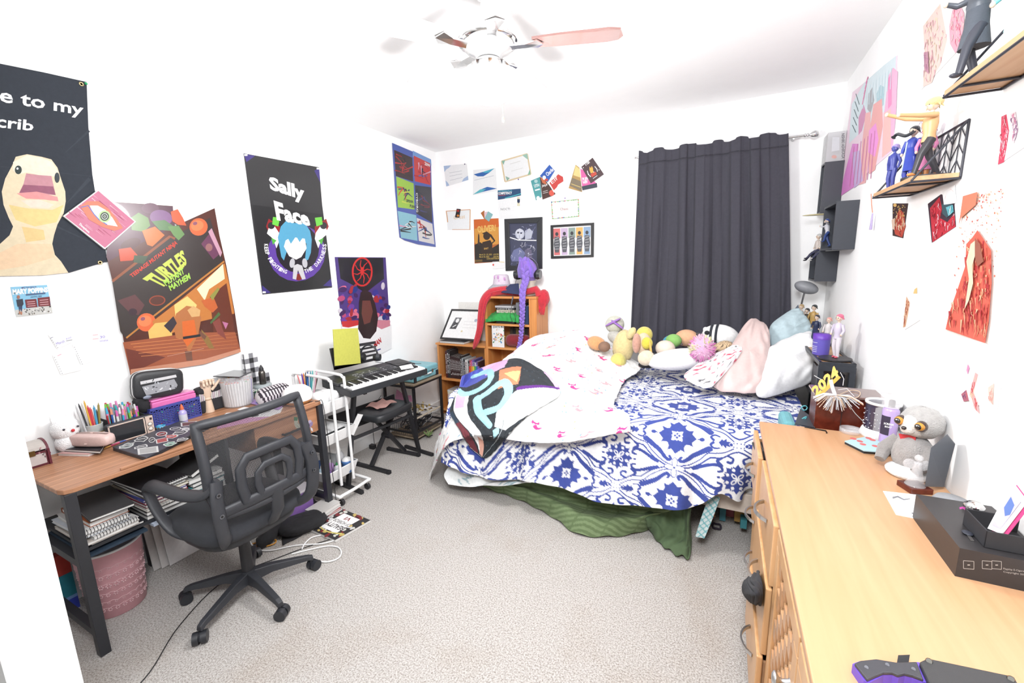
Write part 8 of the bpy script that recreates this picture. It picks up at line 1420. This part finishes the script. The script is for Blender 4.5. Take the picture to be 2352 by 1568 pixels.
for k in range(60):a_=rr.uniform(PI*.8,PI*2.1); b.ell(p+V((.056*math.cos(a_),.056*math.sin(a_),rr.uniform(.04,.11))),rr.uniform(.001,.0028),(.75,.75,.78),'gloss',6,4)
b.build('jar',t); b=MB(); b.lathe([(.050,.138),(.0585,.138),(.0585,.147),(.050,.147),(.050,.138)],p,(.8,.8,.8),'satin',30); b.build('rim',t)
p=T2(2074,1022); p.x=min(p.x,.60); p.y-=.03; t=thing('body_mist','lilac body mist bottle with black pump under a clear cap','bottle',p); b=MB(); b.lathe([(.024,0),(.026,.005),(.026,.145),(.020,.156),(.013,.158)],p,C(206,182,240),'gloss',26); b.build('bottle',t); b=MB(); b.lathe([(.010,.158),(.010,.182),(.007,.186),(.0,.186)],p,C(60,60,66),'satin',16); b.build('pump',t); b=MB(); b.lathe([(.024,.156),(.024,.20),(.022,.202),(.022,.158)],p,(.9,.9,.92),'clear',26); b.build('cap',t)
b=MB(); lb=[PI*1.02+.16*i for i in range(9)]
vs=[p+V((.0263*math.cos(a_),.0263*math.sin(a_),z))for z in(.05,.125)for a_ in lb]; n=len(lb); b.add(vs,[(i,i+1,n+i+1,n+i)for i in range(n-1)],C(60,50,76),'print',True)
nr=V((-.35,-.94,0)); o_=p+nr*.0268; rt_=V((.94,-.35,0)); a=Art(o_,nr,mb=b); a.T=lambda q:o_+rt_*q[0]+V((0,0,q[1])); a.text('SCREAM',[(-.014,.100),(.014,.100),(.014,.092),(-.014,.092)],W3,.03); a.text('BOAT',[(-.010,.088),(.010,.088),(.010,.081),(-.010,.081)],W3,.03); b.build('label',t)
p=T2(2030,960)+V((.06,.04,0)); b=MB(); p=V((.600,2.105,T)); b.lathe([(.028,0),(.030,.004),(.030,.13),(.012,.145),(.012,.17),(.018,.17),(.018,.19),(.0,.19)],p,(.86,.86,.88),'clear',22); b.build('clear_bottle',label='tall clear bottle with clear stopper behind the starry candle',cat='bottle')
q=[(1940,1012),(1990,1002),(2060,1026),(2056,1040),(1985,1034)]
b=MB(); lo=[T2(*s_,T+.002)for s_ in[(1940,1018),(1988,1008),(2062,1033),(2060,1044),(1984,1040)]]; b.hexa([s_-V((0,0,.002))for s_ in lo],[s_+V((0,0,.006))for s_ in lo],C(50,60,70),'satin'); hi_=[T2(*s_,T+.016)for s_ in q]; b.hexa([s_-V((0,0,.004))for s_ in hi_],hi_,C(196,232,244),'print')
a=Art((0,0,T+.016),(0,0,1),mb=b); rr=random.Random(2)
for x_,y_ in((1960,1007),(1975,1013),(1995,1006),(1982,1020),(2004,1010),(2028,1020),(2010,1024),(2040,1029)):a.ell(x_,y_,8,2.4,C(230,120,120),12)
b.build('booklet',label='pale blue booklet with red animals lying half open on the dresser',cat='booklet')
sp=T2(2118,1078); sp=V((.600,1.80,T)); SM=Matrix.Translation(sp)@Matrix.Scale(1.22,4)@Matrix.Translation(-sp); sl=thing('sloth_plush','grey sloth soft toy with big amber eyes sitting on the dresser','plush toy',sp); GY=C(176,172,170); b=MB(); b.T=SM; b.ell(sp+V((0,0,.055)),(.045,.05,.06),GY,'plush',18,12,noise=.05); b.ell(sp+V((-.01,-.02,.012)),(.05,.05,.02),(.8,.8,.8),'plush'); b.build('body',sl)
hd=W(2135,965,x=.57); hd=V((.610,1.80,T+.150)); b=MB(); b.T=SM; b.ell(hd,(.046,.052,.044),C(190,188,186),'plush',22,14,noise=.05); b.build('head',sl)
fdir=V((-.75,-.66,0)).normalized(); sd=V((fdir.y*-1,fdir.x,0))*-1; b=MB(); b.T=SM; b.ell(hd+fdir*.018+V((0,0,-.004)),(.036,.036,.034),C(244,238,232),'plush',18,12); b.ell(hd+fdir*.05+V((0,0,-.014)),(.016,.016,.013),C(246,238,230),'plush',12,8); b.build('face',sl)
b=MB(); b.T=SM; b.ell(hd+fdir*.066+V((0,0,-.008)),(.006,.006,.005),C(50,40,44),'gloss',10,8); b.build('nose',sl)
for s_ in(-1,1):
 e=hd+fdir*.043+sd*(s_*.024)+V((0,0,.002)); b=MB(); b.T=SM; b.ell(e-fdir*.002,(.013,.013,.015),C(80,62,56),'plush',12,8); b.build('eye_patch',sl); b=MB(); b.T=SM; b.ell(e+fdir*.004,.0115,C(230,160,60),'gloss',16,12); b.ell(e+fdir*.0085,.0088,C(40,34,34),'gloss',16,12); b.ell(e+fdir*.0165+V((0,0,.004)),.0018,(.9,.9,.9),'gloss',8,6); b.build('eye',sl)
 b=MB(); b.T=SM; a0=sp+sd*(s_*.035)+V((0,0,.085)); b.tube([a0,a0+sd*(s_*.018)+fdir*.025+V((0,0,-.03)),a0+fdir*.055+sd*(s_*.008)+V((0,0,-.055))],[.02,.018,.012],C(160,156,154),'plush',12); b.build('arm',sl)
b=MB(); b.T=SM; b.plate([hd+fdir*.034+sd*.03+V((0,0,-.040)),hd+fdir*.034-sd*.004+V((.006,0,-.034)),hd+fdir*.034-sd*.004+V((.006,0,-.052)),hd+fdir*.036+sd*.016+V((0,0,-.066))],fdir,.002,C(220,60,66),'print'); b.build('red_tag',sl)
ap=T2(2094,1108); ap=V((.572,1.665,T)); an_=thing('angel_trophy','clear glass angel on a dark wood base beside the black panel','trophy',ap); b=MB(); b.cbox(ap+V((0,0,.009)),(.062,.06,.018),m='cherry',rz=.35); b.build('base',an_,bevel=.002)
b=MB(); b.lathe([(.026,.018),(.022,.025),(.012,.07),(.009,.085),(.012,.092),(.0,.096)],ap,(.92,.92,.94),'clear',20); b.ell(ap+V((0,0,.107)),.011,(.92,.92,.94),'clear',14,10); b.build('body',an_)
for s_ in(-1,1):b=MB(); b.ell(ap+V((s_*.018,.006,.082)),(.020,.004,.016),(.92,.92,.94),'clear',14,10,rot=(0,-s_*.5,.3)); b.build('wing',an_)
b=MB(); q=[W(2124,1117,y=1.62),W(2138,1030,y=1.62),W(2176,998,y=1.66),W(2194,1020,y=1.70),W(2168,1118,y=1.70)]; q=[V((min(s_.x,.662),s_.y,max(s_.z,T+.001)))for s_ in q]; b.plate(q,(-.3,-.9,0),.008,C(92,98,108),'satin'); b.build('leaning_card',label='slate grey angular card panel standing beside the glass angel',cat='panel')
p=V((.612,1.535,T)); b=MB(); b.lathe([(.030,0),(.036,.012),(.040,.035),(.034,.046),(.0,.049)],p,C(164,166,170),'cloth',30,1.05,1.2); b.build('smart_speaker',label='grey domed fabric speaker behind the black box',cat='speaker')
b=MB(); q=[T2(*s_,T+.0015)for s_ in((2028,1127),(2110,1136),(2112,1192),(2058,1181))]; b.hexa([s_-V((0,0,.0015))for s_ in q],q,(.76,.76,.76)); a=Art((0,0,T+.0015),(0,0,1),mb=b); a.line([(2050,1143),(2062,1140),(2076,1147),(2090,1145)],5,C(140,142,150),2); a.line([(2094,1178),(2108,1180)],3,C(120,120,126)); b.build('drawing_sheet',label='white paper with a small grey drawing on the dresser',cat='paper')
bxt=thing('gadget_box','black box with colourful emblem and small white icons on the dresser','box',(.575,1.34,T)); b=MB(); b.box((.512,1.222,T),(.664,1.475,T+.072),C(58,56,58),'satin'); a=Art((0,1.222,0),BN,mb=b); W2=C(190,186,180)
for x_ in(2225,2267,2289):a.frame([(x_-12 if x_<2250 else x_-11,1287),(x_+12 if x_<2250 else x_+11,1289),(x_+12 if x_<2250 else x_+11,1307),(x_-12 if x_<2250 else x_-11,1305)],1.3,W2); a.line([(x_-3,1297),(x_+3,1297)],2.4,W2)
a.text('Flagship E-Cigarette',[(2304,1303),(2360,1310),(2360,1315),(2304,1308)],W2,.01); a.text('Copyright 2023',[(2304,1310),(2360,1318),(2360,1323),(2304,1315)],W2,.01)
a=Art((0,0,T+.072),(0,0,1),mb=b); a.line([(2204,1167),(2212,1165),(2222,1172),(2234,1170)],5,C(210,70,170)); a.poly([(2218,1184),(2240,1178),(2232,1192)],C(206,60,180)); a.poly([(2224,1172),(2236,1168),(2240,1176)],C(230,80,110)); b.build('carton',bxt,bevel=.0015)
TB=T+.0722
op=thing('open_tray','small open black tray on top of the black gadget box','tray',(.585,1.31,TB)); b=MB(); x0,x1,y0,y1,hh=.56,.655,1.245,1.345,.042
b.box((x0,y0,TB),(x1,y1,TB+.003),C(44,44,48)); b.box((x0,y0,TB),(x0+.003,y1,TB+hh),C(50,50,56)); b.box((x0,y0,TB),(x1,y0+.003,TB+hh),C(50,50,54)); b.box((x0,y1-.003,TB),(x1,y1,TB+hh),C(46,46,50)); b.build('tray',op,bevel=.002)
b=MB(); q=[V((.578,1.262,TB+.006)),V((.602,1.262,TB+.006)),V((.626,1.30,TB+.085)),V((.600,1.318,TB+.085))]; nn=(q[1]-q[0]).cross(q[3]-q[0]).normalized(); nn=nn if nn.y<0 else-nn; q=[W(2268,1213,y=1.27),W(2300,1226,y=1.25),W(2358,1150,y=1.27),W(2325,1106,y=1.30)]; q=[V((min(s_.x,.655),s_.y,max(s_.z,TB+.004)))for s_ in q]; nn=(q[1]-q[0]).cross(q[3]-q[0]).normalized(); nn=nn if nn.dot(V((0,-1,0)))>0 else-nn
b.plate(q,nn,.004,(.76,.76,.78)); a=Art(q[0]+nn*.0004,nn,mb=b); a.poly([(2278,1205),(2298,1214),(2346,1150),(2326,1124)],C(206,196,236)); a.poly([(2306,1165),(2322,1140),(2330,1160),(2320,1182),(2308,1185)],C(90,120,190)); a.poly([(2282,1190),(2300,1178),(2304,1206),(2292,1208)],C(226,206,236)); b.build('photo_card',label='small lilac and blue picture card standing in the black tray',cat='card')
b=MB(); q2=[s_-nn*.005+V((.004,-.002,-.004))for s_ in q]; b.plate(q2,nn,.002,C(236,80,150)); b.build('pink_card',label='pink card tucked behind the lilac picture card',cat='card')
b=MB(); p=V((.612,1.43,T+.073)); b.lathe([(.016,0),(.020,.006),(.020,.014),(.012,.022),(.0,.024)],p,(.7,.7,.7),'chrome',20); b.build('silver_tin',label='small round silver tin behind the open black tray',cat='tin')
b=MB(); k0=T2(2222,1225,TB+.002); k1=T2(2236,1245,TB+.002); d_=(k1-k0).normalized(); b.ell(k0+V((0,0,.002)),(.010,.012,.003),C(60,64,76),'satin',14,8); b.bar(k0+d_*.008,k0+d_*.03,.006,.002,(.62,.62,.6),'metal'); b.build('key',label='small key with a dark round head on the black gadget box',cat='key')
kn=thing('sheathed_knife','black and purple handled knife in a black sheath near the camera','knife',T2(2050,1540)); PUK=C(120,90,220)
def slabpx(b,pts,z0,z1,c,m='satin'):q=[T2(*s_,z1)for s_ in pts]; b.hexa([s_-V((0,0,z1-z0))for s_ in q],q,c,m)
b=MB(); slabpx(b,[(1958,1524),(1974,1518),(2010,1514),(2060,1522),(2108,1520),(2126,1524),(2140,1568),(2118,1566),(2095,1556),(2078,1552),(2064,1556),(2050,1550),(2030,1550),(2012,1560),(1996,1568),(1984,1562)],T,T+.018,PUK,'satin'); b.build('tang',kn)
b=MB(); slabpx(b,[(1962,1522),(1976,1516),(2012,1512),(2060,1520),(2106,1518),(2122,1560),(2096,1550),(2078,1546),(2064,1550),(2050,1544),(2030,1544),(2010,1552),(1992,1560)],T+.018,T+.024,C(70,70,76),'plastic'); [b.cyl(T2(x_,y_,T+.024),T2(x_,y_,T+.025),.003,c=C(120,120,126),m='metal',n=12)for x_,y_ in((1990,1532),(2038,1526),(2098,1536))]; b.build('grip',kn,bevel=.002)
b=MB(); slabpx(b,[(2112,1518),(2130,1510),(2330,1552),(2345,1580),(2330,1620),(2150,1600)],T,T+.028,C(66,66,68),'plastic'); [b.cyl(T2(x_,y_,T+.028),T2(x_,y_,T+.030),.005,.004,c=C(120,118,112),m='metal',n=14)for x_,y_ in((2134,1518),(2322,1559))]; b.build('sheath',kn,bevel=.003); b=MB(); slabpx(b,[(2063,1504),(2090,1503),(2086,1524),(2060,1522)],T,T+.016,C(44,44,48),'cloth'); b.build('strap',kn)
net=[[V((.175,1.42,.60)),V((.155,1.48,.60)),V((.150,1.56,.60)),V((.165,1.62,.59))],[V((.140,1.40,.55)),V((.120,1.47,.54)),V((.115,1.55,.54)),V((.135,1.62,.53))],[V((.135,1.41,.47)),V((.11,1.47,.44)),V((.105,1.55,.45)),V((.13,1.61,.46))],[V((.150,1.43,.41)),V((.13,1.48,.385)),V((.13,1.54,.39)),V((.145,1.60,.41))]]
net=[[W(1745,1312,x=.155),W(1735,1318,x=.150),W(1722,1326,x=.147),W(1712,1334,x=.155)],[W(1748,1330,x=.150),W(1730,1334,x=.130),W(1715,1340,x=.128),W(1707,1348,x=.145)],[W(1750,1362,x=.150),W(1735,1365,x=.125),W(1718,1362,x=.125),W(1709,1362,x=.145)],[W(1748,1386,x=.155),W(1738,1386,x=.145),W(1726,1382,x=.145),W(1716,1372,x=.152)]]
G=ctrl(net,50,50); U,Vv=arclen(G); G+=(normals(G)*(.004*np.sin(U*90+Vv*20))[...,None]); sheet('black_garment',G,np.array(C(44,44,50))*np.ones((51,51,1)),label='black garment hanging out of a dresser drawer',cat='clothing',solid=.006)
b=MB(); q=[W(1727,1015,z=.75),W(1757,1015,z=.75),W(1758,1052,z=.75),W(1748,1060,z=.75)]; b.hexa([s_-V((0,0,.008))for s_ in q],q,C(70,74,80),'print'); a=Art((0,0,.75),(0,0,1),mb=b); [a.line([(1735+3*k,1020),(1742+3*k,1036)],1,C(200,200,204))for k in range(5)]; b.build('magazine',label='black and white magazine lying in the open far drawer of the dresser',cat='magazine')
def ub(px0,py0,px1,py1,y,c,lab,cat='box',d=.12):a0=W(px0,py1,y=y); a1=W(px1,py0,y=y); b=MB(); b.box((a0.x,y,max(a0.z,.001)),(a1.x,y+d,max(a1.z,.02)),c); b.build('stored_box',label=lab,cat=cat)
ub(1652,1168,1668,1194,2.62,C(90,160,176),'small teal box under the bed'); ub(1664,1170,1696,1188,2.70,C(210,120,130),'pink box under the bed'); ub(1686,1172,1712,1196,2.58,C(190,150,80),'tan box under the bed',d=.1); ub(1700,1196,1716,1212,2.50,C(70,150,160),'teal packet under the bed near the dresser',d=.06)
b=MB(); q=W(1646,1208,z=.012); b.tube([q+V((.022*math.cos(a_),.03*math.sin(a_),.004*math.sin(3*a_)))for a_ in[i*.35 for i in range(19)]],.006,C(60,50,66),'cloth',8); b.build('hair_tie',label='dark purple scrunchie on the carpet below the bed rail',cat='hair tie')
b=MB(); rr=random.Random(5)
for k in range(18):q=W(1634+rr.uniform(-6,6),1180+rr.uniform(-8,10),y=2.52); q.z=max(q.z,.012); b.ell(q,(.010,.008,.01),C(*rr.choice(((150,40,60),(220,170,90),(60,40,44)))),'gloss',8,6)
b.build('bead_string',label='dark red and gold beads lying under the bed',cat='beads')
